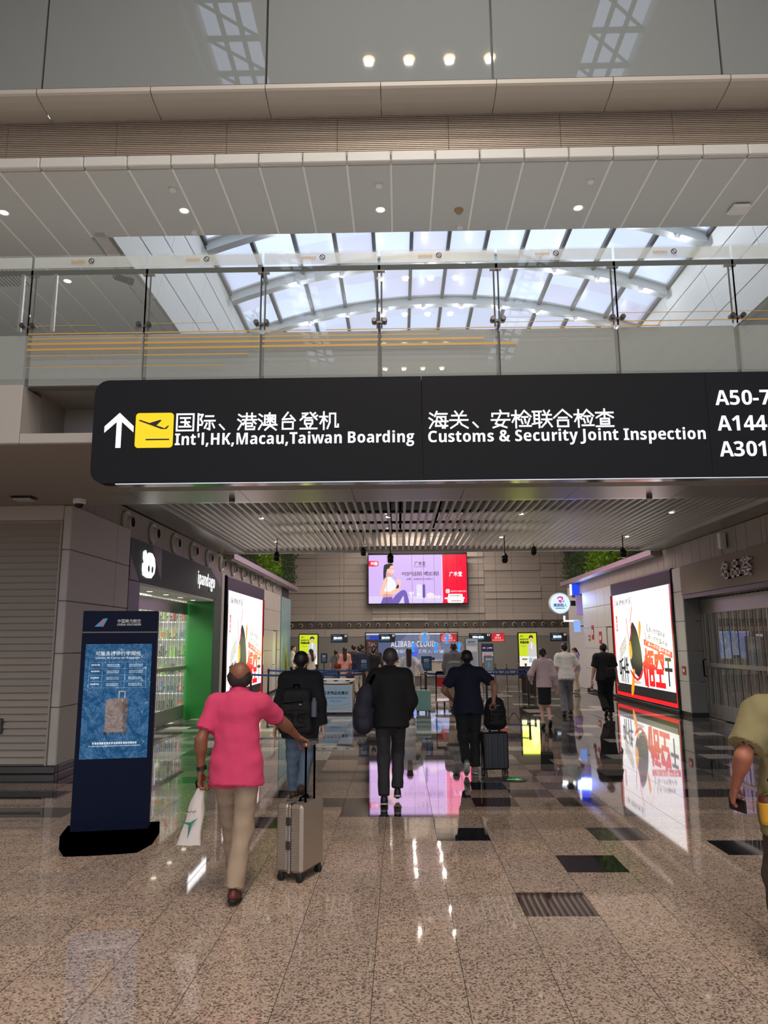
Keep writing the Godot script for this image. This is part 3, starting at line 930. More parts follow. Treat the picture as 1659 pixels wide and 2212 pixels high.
# strokes of the written characters, as points on a 100 x 100 square, y down
var strokes := {
	"国": [[8, 8, 92, 8, 92, 94, 8, 94, 8, 8], [26, 28, 74, 28], [30, 50, 70, 50], [22, 74, 78, 74], [50, 28, 50, 74], [60, 58, 68, 66]],
	"际": MOUND + [[50, 20, 88, 20], [44, 44, 96, 44], [70, 44, 70, 90, 60, 86], [56, 58, 46, 82], [84, 58, 94, 80]],
	"、": [[18, 66, 40, 90]],
	"港": WATER + [[34, 24, 94, 24], [50, 8, 50, 42], [76, 8, 76, 42], [30, 42, 98, 42], [50, 42, 32, 66], [76, 42, 96, 62], [46, 60, 78, 60, 78, 76, 48, 76], [46, 60, 46, 92, 88, 92, 90, 80]],
	"澳": WATER + [[38, 62, 38, 20, 90, 20, 90, 62], [62, 8, 58, 20], [48, 40, 82, 40], [65, 26, 65, 60], [52, 28, 58, 36], [78, 28, 72, 36], [62, 44, 50, 56], [68, 44, 80, 56], [32, 70, 98, 70], [64, 62, 64, 74, 40, 96], [66, 74, 94, 96]],
	"台": [[50, 6, 24, 42, 78, 38], [64, 22, 86, 48], [24, 56, 76, 56, 76, 92, 24, 92, 24, 56]],
	"登": [[20, 12, 46, 12, 10, 46], [22, 26, 34, 34], [60, 8, 92, 44], [84, 10, 70, 22], [94, 24, 80, 34], [36, 36, 66, 36], [32, 48, 70, 48, 70, 66, 32, 66, 32, 48], [38, 72, 44, 84], [64, 72, 58, 84], [10, 92, 92, 92]],
	"机": WOOD + [[54, 14, 54, 60, 42, 92], [54, 14, 82, 14, 82, 84, 96, 84, 96, 72]],
	"海": WATER + [[44, 6, 34, 30], [40, 18, 94, 18], [46, 34, 88, 34, 84, 92, 72, 92], [46, 34, 38, 82, 96, 82], [32, 58, 98, 58], [62, 40, 70, 50], [58, 64, 66, 76]],
	"关": [[32, 6, 42, 20], [70, 6, 60, 20], [16, 28, 86, 28], [6, 52, 94, 52], [50, 28, 50, 52, 42, 72, 10, 94], [52, 56, 64, 76, 94, 94]],
	"安": [[50, 4, 54, 14], [10, 34, 10, 20, 92, 20, 90, 34], [6, 54, 96, 54], [48, 30, 26, 74, 80, 94], [74, 54, 60, 78, 14, 94]],
	"检": WOOD + [[66, 6, 40, 40], [66, 6, 98, 38], [54, 40, 82, 40], [50, 54, 56, 74], [68, 50, 72, 70], [92, 50, 82, 78], [42, 88, 98, 88]],
	"联": [[4, 12, 46, 12], [12, 12, 12, 76], [36, 12, 36, 96], [12, 32, 36, 32], [12, 52, 36, 52], [2, 78, 46, 70], [60, 8, 66, 20], [88, 8, 80, 20], [54, 30, 96, 30], [50, 54, 98, 54], [74, 30, 74, 54, 68, 72, 48, 94], [76, 58, 98, 92]],
	"合": [[50, 4, 6, 46], [50, 4, 94, 44], [30, 46, 70, 46], [24, 60, 76, 60, 76, 92, 24, 92, 24, 60]],
	"查": [[8, 22, 92, 22], [50, 4, 50, 50], [48, 24, 10, 48], [52, 24, 92, 48], [30, 54, 72, 54, 72, 82, 30, 82, 30, 54], [30, 68, 72, 68], [8, 94, 92, 94]],
	"名": [[44, 4, 16, 40], [40, 16, 76, 16, 60, 44, 14, 72], [38, 32, 52, 42], [36, 58, 80, 58, 80, 92, 36, 92, 36, 58]],
	"品": [[32, 8, 70, 8, 70, 40, 32, 40, 32, 8], [8, 54, 42, 54, 42, 90, 8, 90, 8, 54], [58, 54, 92, 54, 92, 90, 58, 90, 58, 54]],
	"荟": [[6, 16, 94, 16], [34, 6, 34, 26], [66, 6, 66, 26], [50, 26, 8, 58], [50, 26, 94, 56], [32, 56, 68, 56], [14, 70, 88, 70], [48, 70, 26, 92, 78, 90], [66, 80, 84, 96]],
	"中": [[14, 26, 86, 26, 86, 62, 14, 62, 14, 26], [50, 6, 50, 96]],
	"南": [[10, 18, 90, 18], [50, 6, 50, 32], [14, 94, 14, 32, 86, 32, 86, 94, 76, 92], [36, 40, 42, 50], [64, 40, 58, 50], [26, 54, 74, 54], [24, 70, 76, 70], [50, 54, 50, 92]],
	"方": [[48, 4, 54, 16], [8, 24, 92, 24], [42, 24, 36, 60, 10, 94], [38, 48, 80, 48, 74, 92, 56, 90]],
	"航": [[26, 4, 18, 18], [10, 18, 10, 60, 4, 94], [10, 18, 40, 18, 40, 92, 32, 90], [4, 54, 48, 54], [22, 28, 28, 40], [22, 64, 28, 78], [72, 4, 76, 14], [54, 22, 96, 22], [62, 36, 62, 66, 52, 94], [62, 36, 84, 36, 84, 88, 96, 88, 96, 76]],
	"空": [[50, 4, 54, 14], [10, 34, 10, 20, 92, 20, 90, 34], [36, 26, 14, 50], [62, 26, 86, 48], [22, 58, 78, 58], [50, 58, 50, 90], [8, 92, 92, 92]],
	"可": [[6, 14, 94, 14], [80, 14, 80, 90, 64, 88], [20, 34, 54, 34, 54, 66, 20, 66, 20, 34]],
	"随": MOUND + [[44, 20, 94, 20], [66, 6, 46, 48], [58, 80, 58, 40, 88, 40, 88, 78], [58, 54, 88, 54], [58, 66, 88, 66], [38, 28, 46, 36], [36, 48, 46, 48, 46, 80, 34, 94], [44, 84, 98, 94]],
	"身": [[50, 2, 42, 14], [26, 60, 26, 14, 74, 14, 74, 92, 60, 90], [26, 30, 74, 30], [26, 45, 74, 45], [10, 62, 90, 60], [72, 62, 14, 96]],
	"携": HAND + [[56, 4, 44, 28], [52, 16, 52, 50], [52, 18, 94, 18], [52, 30, 92, 30], [52, 42, 94, 42], [74, 8, 74, 50], [44, 60, 84, 60, 78, 92, 68, 90], [58, 60, 42, 94]],
	"带": [[8, 20, 92, 20], [28, 6, 28, 36], [50, 6, 50, 36], [72, 6, 72, 36], [8, 54, 8, 42, 92, 42, 92, 54], [24, 86, 24, 60, 76, 60, 76, 84], [50, 50, 50, 96]],
	"行": [[30, 4, 8, 26], [34, 26, 6, 52], [22, 44, 22, 96], [46, 16, 92, 16], [42, 40, 96, 40], [74, 40, 74, 92, 60, 90]],
	"李": [[8, 18, 92, 18], [50, 4, 50, 44], [48, 20, 10, 44], [52, 20, 92, 44], [28, 50, 70, 50, 52, 62, 52, 94, 40, 92], [8, 70, 92, 70]],
	"规": [[6, 22, 44, 22], [4, 46, 46, 46], [26, 6, 26, 50, 6, 92], [28, 54, 44, 74], [54, 58, 54, 10, 92, 10, 92, 58], [72, 22, 72, 56, 46, 94], [78, 62, 78, 90, 96, 90, 96, 78]],
	"格": WOOD + [[60, 4, 42, 36], [56, 18, 86, 18, 64, 44, 40, 56], [56, 26, 96, 56], [52, 62, 86, 62, 86, 92, 52, 92, 52, 62]],
	"自": [[50, 2, 42, 16], [20, 16, 80, 16, 80, 94, 20, 94, 20, 16], [20, 42, 80, 42], [20, 68, 80, 68]],
	"弃": [[50, 2, 54, 12], [10, 16, 90, 16], [44, 18, 28, 38, 74, 36], [62, 26, 80, 44], [6, 62, 94, 62], [34, 46, 34, 68, 14, 96], [66, 46, 66, 96]],
	"物": [[20, 10, 10, 34], [12, 28, 46, 28], [28, 4, 28, 96], [4, 60, 46, 50], [62, 4, 48, 36], [58, 22, 94, 22, 88, 90, 74, 88], [70, 22, 54, 60], [82, 22, 60, 80]],
	"收": [[12, 18, 12, 64, 34, 56], [34, 6, 34, 96], [60, 4, 48, 36], [56, 24, 96, 24], [86, 24, 76, 58, 44, 94], [56, 40, 70, 68, 98, 94]],
	"集": [[34, 2, 14, 26], [26, 14, 26, 54], [26, 16, 84, 16], [26, 28, 80, 28], [26, 40, 80, 40], [22, 54, 86, 54], [54, 6, 54, 54], [8, 68, 92, 68], [50, 58, 50, 98], [48, 70, 12, 92], [52, 70, 90, 92]],
	"处": [[30, 6, 10, 50], [26, 24, 50, 24, 38, 62, 8, 94], [22, 48, 46, 80, 98, 92], [70, 6, 70, 74], [72, 34, 92, 52]],
	"广": [[50, 4, 54, 14], [16, 20, 90, 20], [18, 20, 18, 60, 6, 94]],
	"禾": [[70, 6, 24, 18], [8, 34, 92, 34], [50, 14, 50, 96], [48, 38, 8, 78], [52, 38, 92, 78]],
	"堂": [[50, 2, 50, 20], [26, 6, 34, 18], [74, 6, 66, 18], [10, 36, 10, 24, 90, 24, 88, 36], [32, 40, 68, 40, 68, 56, 32, 56, 32, 40], [20, 72, 80, 72], [50, 60, 50, 92], [8, 93, 92, 93]],
	"呵": [[6, 20, 28, 20, 28, 66, 6, 66, 6, 20], [36, 16, 98, 16], [86, 16, 86, 92, 76, 90], [44, 36, 70, 36, 70, 64, 44, 64, 44, 36]],
	"护": HAND + [[66, 2, 72, 14], [48, 24, 90, 24, 90, 54], [48, 24, 48, 60, 38, 94], [48, 54, 90, 54]],
	"经": [[24, 4, 6, 32, 30, 34, 8, 62, 34, 58], [4, 88, 38, 80], [46, 12, 86, 12, 48, 50], [64, 30, 96, 50], [50, 60, 90, 60], [70, 60, 70, 92], [42, 92, 98, 92]],
	"期": [[4, 16, 54, 16], [14, 4, 14, 64], [42, 4, 42, 64], [14, 32, 42, 32], [14, 48, 42, 48], [2, 64, 56, 64], [18, 72, 4, 92], [40, 72, 50, 90], [64, 10, 64, 60, 56, 94], [64, 10, 94, 10, 94, 92, 82, 90], [64, 34, 94, 34], [64, 58, 94, 58]],
	"喝": [[4, 24, 24, 24, 24, 66, 4, 66, 4, 24], [38, 8, 84, 8, 84, 36, 38, 36, 38, 8], [38, 22, 84, 22], [44, 40, 30, 62], [40, 48, 94, 48, 90, 92, 76, 90], [60, 48, 44, 76], [40, 58, 40, 80, 76, 80]],
	"如": [[26, 4, 10, 60, 44, 92], [40, 26, 32, 66, 4, 94], [4, 28, 48, 28], [58, 20, 94, 20, 94, 82, 58, 82, 58, 20]],
	"天": [[12, 14, 88, 14], [6, 44, 94, 44], [50, 14, 50, 44, 8, 94], [52, 46, 94, 94]],
	"猫": [[34, 6, 6, 36], [10, 8, 28, 40, 28, 90, 14, 88], [26, 50, 4, 74], [40, 18, 98, 18], [56, 6, 56, 30], [82, 6, 82, 30], [46, 40, 92, 40, 92, 94, 46, 94, 46, 40], [46, 66, 92, 66], [69, 40, 69, 94]],
	"漫": WATER + [[44, 6, 84, 6, 84, 30, 44, 30, 44, 6], [44, 18, 84, 18], [36, 38, 94, 38, 94, 58, 36, 58, 36, 38], [55, 38, 55, 58], [75, 38, 75, 58], [40, 66, 86, 66, 36, 96], [48, 70, 96, 96]],
	"游": WATER + [[42, 6, 46, 16], [30, 22, 60, 22], [40, 22, 40, 50, 28, 92], [40, 42, 56, 42, 54, 88, 46, 86], [70, 4, 62, 28], [68, 18, 98, 18], [66, 38, 92, 38, 80, 52, 80, 92, 70, 90], [62, 64, 98, 64]],
	"超": [[10, 18, 48, 18], [28, 4, 28, 80], [6, 38, 50, 38], [28, 58, 48, 58], [14, 54, 4, 92], [12, 76, 40, 90, 98, 92], [56, 12, 90, 12, 86, 40, 76, 38], [70, 12, 54, 42], [58, 50, 90, 50, 90, 76, 58, 76, 58, 50]],
	"人": [[50, 6, 44, 46, 8, 94], [48, 36, 62, 66, 94, 94]],
	"悟": [[16, 6, 16, 96], [6, 26, 4, 46], [26, 22, 32, 38], [42, 12, 90, 12], [58, 12, 52, 46], [46, 30, 80, 30, 78, 46], [36, 48, 98, 48], [46, 62, 86, 62, 86, 92, 46, 92, 46, 62]],
	"干": [[16, 14, 84, 14], [6, 48, 94, 48], [50, 14, 50, 96]],
	"听": [[8, 20, 32, 20, 32, 66, 8, 66, 8, 20], [88, 8, 50, 18], [52, 18, 52, 50, 40, 92], [52, 44, 96, 44], [76, 44, 76, 94]],
	"件": [[28, 4, 4, 50], [18, 32, 18, 96], [52, 10, 40, 44], [46, 30, 90, 30], [36, 58, 98, 58], [68, 4, 68, 96]],
}
var fonts := {}
var latin_cache := {}


func font(bold: bool) -> SystemFont:
	if not fonts.has(bold):
		var f := SystemFont.new()
		f.font_names = PackedStringArray(["Droid Sans"])
		f.font_weight = 700 if bold else 400
		fonts[bold] = f
	return fonts[bold]


# written characters in the xy plane from the lower-left corner at; high: size of a square; wide: width of the whole line (0: natural)
func hanzi(m: MB, text: String, at: Vector3, high: float, wide: float, line: float, depth: float) -> MB:
	var step := wide / text.length() if wide > 0.0 else high
	for k in text.length():
		for s in strokes.get(text[k], []):
			for q in range(0, s.size() - 2, 2):
				var a := Vector2(s[q] * step / 104.0 + k * step, (100 - s[q + 1]) * high / 100.0)
				var b := Vector2(s[q + 2] * step / 104.0 + k * step, (100 - s[q + 3]) * high / 100.0)
				var d := (b - a).normalized() * line * 0.5
				var e := Vector2(-d.y, d.x)
				a -= d
				b += d
				var c := [a - e, b - e, b + e, a + e]
				var f := []
				for p in c:
					f.append(at + Vector3(p.x, p.y, 0))
				m.quad(f[0], f[1], f[2], f[3])
				if depth > 0.0:
					var z := Vector3(0, 0, -depth)
					for i in 4:
						m.quad(f[i] + z, f[(i + 1) % 4] + z, f[(i + 1) % 4], f[i])
	return m


func latin_mesh(text: String, bold := true) -> Array:
	var key := text + str(bold)
	if not latin_cache.has(key):
		var t := TextMesh.new()
		t.font = font(bold)
		t.text = text
		t.font_size = 48
		t.pixel_size = 0.01
		t.depth = 0.0
		t.curve_step = 2.0
		t.horizontal_alignment = HORIZONTAL_ALIGNMENT_LEFT
		var am := ArrayMesh.new()
		am.add_surface_from_arrays(Mesh.PRIMITIVE_TRIANGLES, t.surface_get_arrays(0))
		latin_cache[key] = [am, am.get_aabb()]
	return latin_cache[key]


# latin letters from the lower-left corner at; high: height of the text's box, wide: width (0: natural)
func latin(m: MB, text: String, at: Vector3, high: float, wide := 0.0, bold := true) -> MB:
	var t := latin_mesh(text, bold)
	var box: AABB = t[1]
	var sy := high / box.size.y
	var sx := wide / box.size.x if wide > 0.0 else sy
	m.append(t[0], Transform3D(Basis.from_scale(Vector3(sx, sy, 1)), at - Vector3(box.position.x * sx, box.position.y * sy, box.position.z)))
	return m


# ------------------------------------------------------------------ flat print
class Canvas:
	var im: Image
	var w: int
	var h: int

	func _init(ww: int, hh: int, c: Color) -> void:
		w = ww
		h = hh
		im = Image.create(w, h, true, Image.FORMAT_RGBA8)
		im.fill(c)

	func rect(x0: float, y0: float, x1: float, y1: float, c: Color) -> void:
		im.fill_rect(Rect2i(int(x0), int(y0), maxi(1, int(x1 - x0)), maxi(1, int(y1 - y0))), c)

	func poly(p: PackedVector2Array, c: Color) -> void:
		var lo := INF
		var hi := -INF
		for q in p:
			lo = minf(lo, q.y)
			hi = maxf(hi, q.y)
		for y in range(maxi(0, int(lo)), mini(h - 1, int(hi)) + 1):
			var cut := []
			var yy := y + 0.5
			for i in p.size():
				var a := p[i]
				var b := p[(i + 1) % p.size()]
				if (a.y <= yy) != (b.y <= yy):
					cut.append(a.x + (yy - a.y) / (b.y - a.y) * (b.x - a.x))
			cut.sort()
			for i in range(0, cut.size() - 1, 2):
				var x0 := int(round(cut[i]))
				var x1 := int(round(cut[i + 1]))
				if x1 > x0:
					im.fill_rect(Rect2i(x0, y, x1 - x0, 1), c)

	# points given as a flat list
	func shape(l: Array, c: Color) -> void:
		var p := PackedVector2Array()
		for i in range(0, l.size(), 2):
			p.append(Vector2(l[i], l[i + 1]))
		poly(p, c)

	func curve(l: Array, c: Color) -> void:
		var p := PackedVector2Array()
		var n := l.size() / 2
		for i in n:
			var q := []
			for k in [-1, 0, 1, 2]:
				var j: int = (i + k + n) % n
				q.append(Vector2(l[j * 2], l[j * 2 + 1]))
			for t in 6:
				p.append(q[1].cubic_interpolate(q[2], q[0], q[3], t / 6.0))
		poly(p, c)

	func oval(x: float, y: float, rx: float, ry: float, c: Color, turn := 0.0) -> void:
		var p := PackedVector2Array()
		for k in 28:
			p.append(Vector2(x, y) + Vector2(rx * cos(TAU * k / 28), ry * sin(TAU * k / 28)).rotated(turn))
		poly(p, c)

	func line(x0: float, y0: float, x1: float, y1: float, t: float, c: Color) -> void:
		var a := Vector2(x0, y0)
		var b := Vector2(x1, y1)
		var d := (b - a).normalized() * t * 0.5
		var e := Vector2(-d.y, d.x)
		poly(PackedVector2Array([a - d - e, b + d - e, b + d + e, a - d + e]), c)

	func path(l: Array, t: float, c: Color) -> void:
		for i in range(0, l.size() - 2, 2):
			line(l[i], l[i + 1], l[i + 2], l[i + 3], t, c)

	func tex() -> ImageTexture:
		im.generate_mipmaps()
		return ImageTexture.create_from_image(im)


func c_hanzi(c: Canvas, text: String, x: float, y: float, high: float, wide: float, t: float, col: Color, lean := 0.0) -> void:
	var step := wide / text.length()
	for k in text.length():
		for s in strokes.get(text[k], []):
			for q in range(0, s.size() - 2, 2):
				var ya: float = y + s[q + 1] * high / 100.0
				var yb: float = y + s[q + 3] * high / 100.0
				c.line(x + k * step + s[q] * step / 104.0, ya + lean * (k * step), x + k * step + s[q + 2] * step / 104.0, yb + lean * (k * step), t, col)


func c_latin(c: Canvas, text: String, x: float, y: float, high: float, wide: float, col: Color, bold := true) -> void:
	var t := latin_mesh(text, bold)
	var box: AABB = t[1]
	var a: Array = t[0].surface_get_arrays(0)
	var v: PackedVector3Array = a[Mesh.ARRAY_VERTEX]
	var ix = a[Mesh.ARRAY_INDEX]
	if ix == null:
		ix = PackedInt32Array(range(v.size()))
	for i in range(0, ix.size(), 3):
		var p := PackedVector2Array()
		for k in 3:
			var q := v[ix[i + k]] - box.position
			p.append(Vector2(x + q.x / box.size.x * wide, y + high - q.y / box.size.y * high))
		c.poly(p, col)


# rows of small illegible print
func c_print(c: Canvas, x0: float, y0: float, x1: float, rows: int, high: float, gap: float, col: Color, lean := 0.0) -> void:
	for r in rows:
		var x := x0
		while x < x1 - high * 0.5:
			var wd := high * (0.7 + rng.randf() * 0.25)
			c.rect(x, y0 + r * gap + lean * (x - x0), minf(x + wd, x1), y0 + r * gap + high + lean * (x - x0), col)
			x += high * 1.05


func screen_mat(key: String, t: Texture2D, e: float) -> StandardMaterial3D:
	var m := mat(key, Color(0.03, 0.03, 0.03), 0.25)
	m.emission_enabled = true
	m.emission = Color.BLACK
	m.emission_operator = BaseMaterial3D.EMISSION_OP_ADD
	m.emission_texture = t
	m.emission_energy_multiplier = e
	return m


func print_mat(key: String, t: Texture2D, rough := 0.5) -> StandardMaterial3D:
	var m := mat(key, Color.WHITE, rough)
	m.albedo_texture = t
	return m


# ------------------------------------------------------------------ the hanging direction sign
func rounded(x0: float, y0: float, x1: float, y1: float, r: float, which := 15) -> PackedVector2Array:
	var p := PackedVector2Array()
	var cs := [[x1 - r, y1 - r, 0.0, 1], [x0 + r, y1 - r, PI / 2, 2], [x0 + r, y0 + r, PI, 4], [x1 - r, y0 + r, PI * 1.5, 8]]
	for c in cs:
		if which & int(c[3]):
			for k in 7:
				var a: float = c[2] + PI / 2 * k / 6.0
				p.append(Vector2(c[0] + r * cos(a), c[1] + r * sin(a)))
		else:
			var a: float = c[2] + PI / 4
			p.append(Vector2(c[0] + signf(cos(a)) * r, c[1] + signf(sin(a)) * r))
	return p


func hanging_sign() -> void:
	var t := thing("direction_sign", "long black overhead direction sign with white lettering and a yellow take-off symbol", "sign", Vector3(0, 0, -6.6))
	var m := mb()
	m.prism(rounded(-2.835, 3.255, 0.225, 4.245, 0.13, 2 | 4), 0.13)
	part("sign_panel", m, "sign_face", t)
	m = mb()
	m.prism(rounded(0.231, 3.255, 2.85, 4.245, 0.02, 0), 0.13)
	part("sign_panel", m, "sign_face", t)
	m = mb()
	m.prism(rounded(2.853, 3.255, 4.95, 4.245, 0.13, 1 | 8), 0.13)
	part("sign_panel", m, "sign_face", t)
	part("steel_underside", mb().bbox(Vector3(-2.6, 3.24, -0.125), Vector3(4.7, 3.254, -0.005), 0.003), "chrome", t)
	for x in [-1.9, -0.3, 1.3, 2.9, 4.3]:
		part("bracket", mb().bbox(Vector3(x, 3.9, -1.35), Vector3(x + 0.06, 3.98, -0.13), 0.01), "steel_dark", t)
	var white := glow("sign_letter", Color(0.97, 0.98, 1.0), 1.25)
	var z := 0.004
	part("lettering", hanzi(mb(), "国际、港澳台登机", Vector3(-2.063, 3.736, z), 0.182, 1.53, 0.0155, 0.004), white, t)
	var lw: float = 2.215 / latin_mesh("Int'l,HK,Macau,Taiwan Boarding")[1].size.x
	part("lettering", latin(mb(), "Int'l,HK,Macau,Taiwan", Vector3(-2.06, 3.588, z), 0.136, latin_mesh("Int'l,HK,Macau,Taiwan")[1].size.x * lw), white, t)
	part("lettering", latin(mb(), "Boarding", Vector3(-2.06 + 2.215 - latin_mesh("Boarding")[1].size.x * lw, 3.572, z), 0.152, latin_mesh("Boarding")[1].size.x * lw), white, t)
	part("lettering", hanzi(mb(), "海关、安检联合检查", Vector3(0.285, 3.728, z), 0.18, 1.72, 0.0155, 0.004), white, t)
	part("lettering", latin(mb(), "Customs & Security Joint Inspection", Vector3(0.283, 3.568, z), 0.153, 2.53), white, t)
	var row := 0
	for s in ["A50-7", "A144", "A301"]:
		part("lettering", latin(mb(), s, Vector3(2.927, 3.926 - 0.243 * row, z), 0.142), white, t)
		row += 1
	m = mb()
	m.prism(PackedVector2Array([Vector2(-2.588, 3.925), Vector2(-2.724, 3.795), Vector2(-2.724, 3.735), Vector2(-2.612, 3.838), Vector2(-2.612, 3.588), Vector2(-2.565, 3.588), Vector2(-2.565, 3.838), Vector2(-2.452, 3.735), Vector2(-2.452, 3.795)]), 0.004)
	m.T.origin.z = 0
	var arrow := part("arrow", m, white, t)
	arrow.position.z = z
	m = mb()
	m.prism(rounded(-2.434, 3.585, -2.08, 3.919, 0.032), 0.004)
	var sq := part("pictogram_plate", m, glow("sign_yellow", Color(1.0, 0.86, 0.0), 1.0), t)
	sq.position.z = z
	# aircraft taking off
	var pl := [[-2.405, 3.851], [-2.388, 3.852], [-2.303, 3.822], [-2.203, 3.852], [-2.192, 3.845], [-2.238, 3.798], [-2.16, 3.77], [-2.132, 3.794], [-2.12, 3.795], [-2.142, 3.762], [-2.19, 3.762], [-2.4, 3.842]]
	var pp := PackedVector2Array()
	for q in pl:
		pp.append(Vector2(q[0], q[1]))
	m = mb()
	m.prism(pp, 0.003)
	m.prism(PackedVector2Array([Vector2(-2.332, 3.656), Vector2(-2.113, 3.656), Vector2(-2.113, 3.669), Vector2(-2.332, 3.669)]), 0.003)
	var pic := part("pictogram", m, "black", sq)
	pic.position.z = 0.003
	area("sign_glow", Vector3(-0.4, 3.72, -6.57), Vector3.BACK, Vector2(4.6, 0.3), 0.25, Color(1, 1, 1))


# ------------------------------------------------------------------ free-standing kiosk
func kiosk() -> void:
	var t := thing("information_kiosk", "tall dark blue information kiosk showing a blue carry-on baggage poster", "kiosk", Vector3(-2.70, 0, -7.22), 0.20)
	var foot := PackedVector2Array()
	for k in 9:
		var a := lerpf(-0.36, 0.36, k / 8.0)
		foot.append(Vector2(sin(a) * 0.86, 0.14 + 0.32 * cos(a)))
	foot.append_array([Vector2(0.40, 0.18), Vector2(0.42, -0.22), Vector2(-0.42, -0.22), Vector2(-0.40, 0.18)])
	var m := mb()
	m.T = Transform3D(Basis(Vector3.RIGHT, Vector3(0, 0, 1), Vector3(0, 1, 0)), Vector3(0, 0.11, 0))
	m.prism(foot, 0.11)
	part("base", m, "navy", t)
	part("body", mb().bbox(Vector3(-0.345, 0.105, -0.08), Vector3(0.345, 2.115, 0.05), 0.006), "navy", t)
	part("trim_line", mb().box(Vector3(-0.346, 1.905, 0.045), Vector3(0.346, 1.917, 0.054)), "steel_dark", t)
	# header mark
	m = mb()
	m.prism(PackedVector2Array([Vector2(-0.235, 1.965), Vector2(-0.155, 1.965), Vector2(-0.118, 2.045), Vector2(-0.16, 2.04), Vector2(-0.2, 2.0)]), 0.002)
	var lg := part("tail_fin_emblem", m, mat("emblem_blue", Color8(84, 140, 188), 0.4), t)
	lg.position.z = 0.053
	m = mb()
	var dot := PackedVector2Array()
	for k in 16:
		dot.append(Vector2(-0.168 + 0.017 * cos(TAU * k / 16), 1.995 + 0.02 * sin(TAU * k / 16)))
	m.prism(dot, 0.001)
	part("emblem_flower", m, mat("emblem_red", Color8(196, 96, 84), 0.4), lg).position.z = 0.0015
	var grey := mat("kiosk_letter", Color8(196, 198, 202), 0.5)
	part("lettering", hanzi(mb(), "中国南方航空", Vector3(-0.03, 2.0, 0.0515), 0.036, 0.22, 0.0036, 0.0), grey, t)
	part("lettering", latin(mb(), "CHINA SOUTHERN", Vector3(-0.03, 1.974, 0.0515), 0.02, 0.22), grey, t)
	# the poster under a crinkled clear film
	var c := Canvas.new(480, 816, Color8(22, 92, 142))
	var W := Color8(226, 234, 240)
	c_hanzi(c, "可随身携带行李规格", 72, 52, 34, 330, 3.4, W)
	c_latin(c, "Limits to Carry-on Baggage", 76, 92, 20, 318, W)
	for r in 5:
		c.line(34, 132 + 46 * r, 446, 132 + 46 * r, 1.6, Color8(140, 178, 206))
	for x in [34, 128, 290, 446]:
		c.line(x, 132, x, 316, 1.4, Color8(140, 178, 206))
	for r in 4:
		c_print(c, 48, 146 + 46 * r, 116, 1, 10, 12, W)
		c_print(c, 160, 146 + 46 * r, 250, 2, 8, 12, Color8(180, 206, 224))
		c_print(c, 320, 146 + 46 * r, 420, 2, 8, 12, Color8(180, 206, 224))
	# printed suitcase
	c.path([258, 400, 258, 344, 300, 344, 300, 400], 7, Color8(196, 190, 178))
	c.shape([176, 404, 190, 394, 300, 392, 312, 402, 312, 620, 298, 632, 176, 632, 164, 620, 166, 412], Color8(134, 120, 116))
	c.shape([290, 394, 318, 402, 326, 430, 322, 616, 298, 632], Color8(104, 92, 90))
	for k in 12:
		c.line(176 + 9.5 * k, 408, 174 + 9.5 * k, 620, 2.0, Color8(160, 148, 144))
	for x in [172, 222, 282, 316]:
		c.oval(x, 642, 11, 12, Color8(60, 52, 50))
	c_print(c, 86, 700, 410, 1, 16, 20, W)
	c_print(c, 60, 724, 430, 1, 7, 20, Color8(190, 212, 228))
	var film := noise_tex(FastNoiseLite.TYPE_SIMPLEX, 0.006, [[0.0, Color.BLACK], [1.0, Color.WHITE]], 512, 11, -1, 4)
	film.as_normal_map = true
	film.bump_strength = 18.0
	film.color_ramp = null
	var pm := print_mat("kiosk_poster", c.tex(), 0.12)
	pm.emission_enabled = true
	pm.emission = Color.BLACK
	pm.emission_texture = pm.albedo_texture
	pm.emission_energy_multiplier = 0.12
	pm.normal_enabled = true
	pm.normal_texture = film
	pm.normal_scale = 1.0
	part("display_screen", mb().quad(Vector3(-0.303, 0.745, 0.0525), Vector3(0.303, 0.745, 0.0525), Vector3(0.303, 1.80, 0.0525), Vector3(-0.303, 1.80, 0.0525)), pm, t)


# ------------------------------------------------------------------ shared pieces of the two shop fronts
func nozzle_mesh() -> Array:
	var ring := mb()
	ring.lathe([[0.195, 0.0], [0.21, 0.003], [0.205, 0.03], [0.185, 0.045], [0.15, 0.03], [0.115, 0.06], [0.105, 0.13], [0.095, 0.13]], 24)
	var hole := mb()
	hole.lathe([[0.095, 0.13], [0.09, 0.02], [0.0, 0.02]], 20)
	return [ring.mesh(), hole.mesh()]


func leaves(zone: AABB, n: int, size: float, droop: float, seed_: int, out: Vector3) -> MB:
	var r := RandomNumberGenerator.new()
	r.seed = seed_
	var m := mb()
	for k in n:
		var p := zone.position + Vector3(r.randf(), r.randf(), r.randf()) * zone.size
		p += out * (0.10 * sin(p.z * 5.0) * sin(p.y * 6.0 + p.z) + 0.06 * sin(p.z * 13.0))
		var d := (out * 0.7 + Vector3(r.randf_range(-1, 1), maxf(r.randf_range(-0.6, 1.0) - droop, -0.25), r.randf_range(-1, 1))).normalized()
		var s := d.cross(Vector3(r.randf_range(-1, 1), r.randf_range(-1, 1), r.randf_range(-1, 1))).normalized()
		var l := size * r.randf_range(0.7, 1.3)
		var tip := p + d * l
		var mid := p + d * l * 0.5
		m.quad(p, mid - s * l * 0.26, tip, mid + s * l * 0.26)
	return m


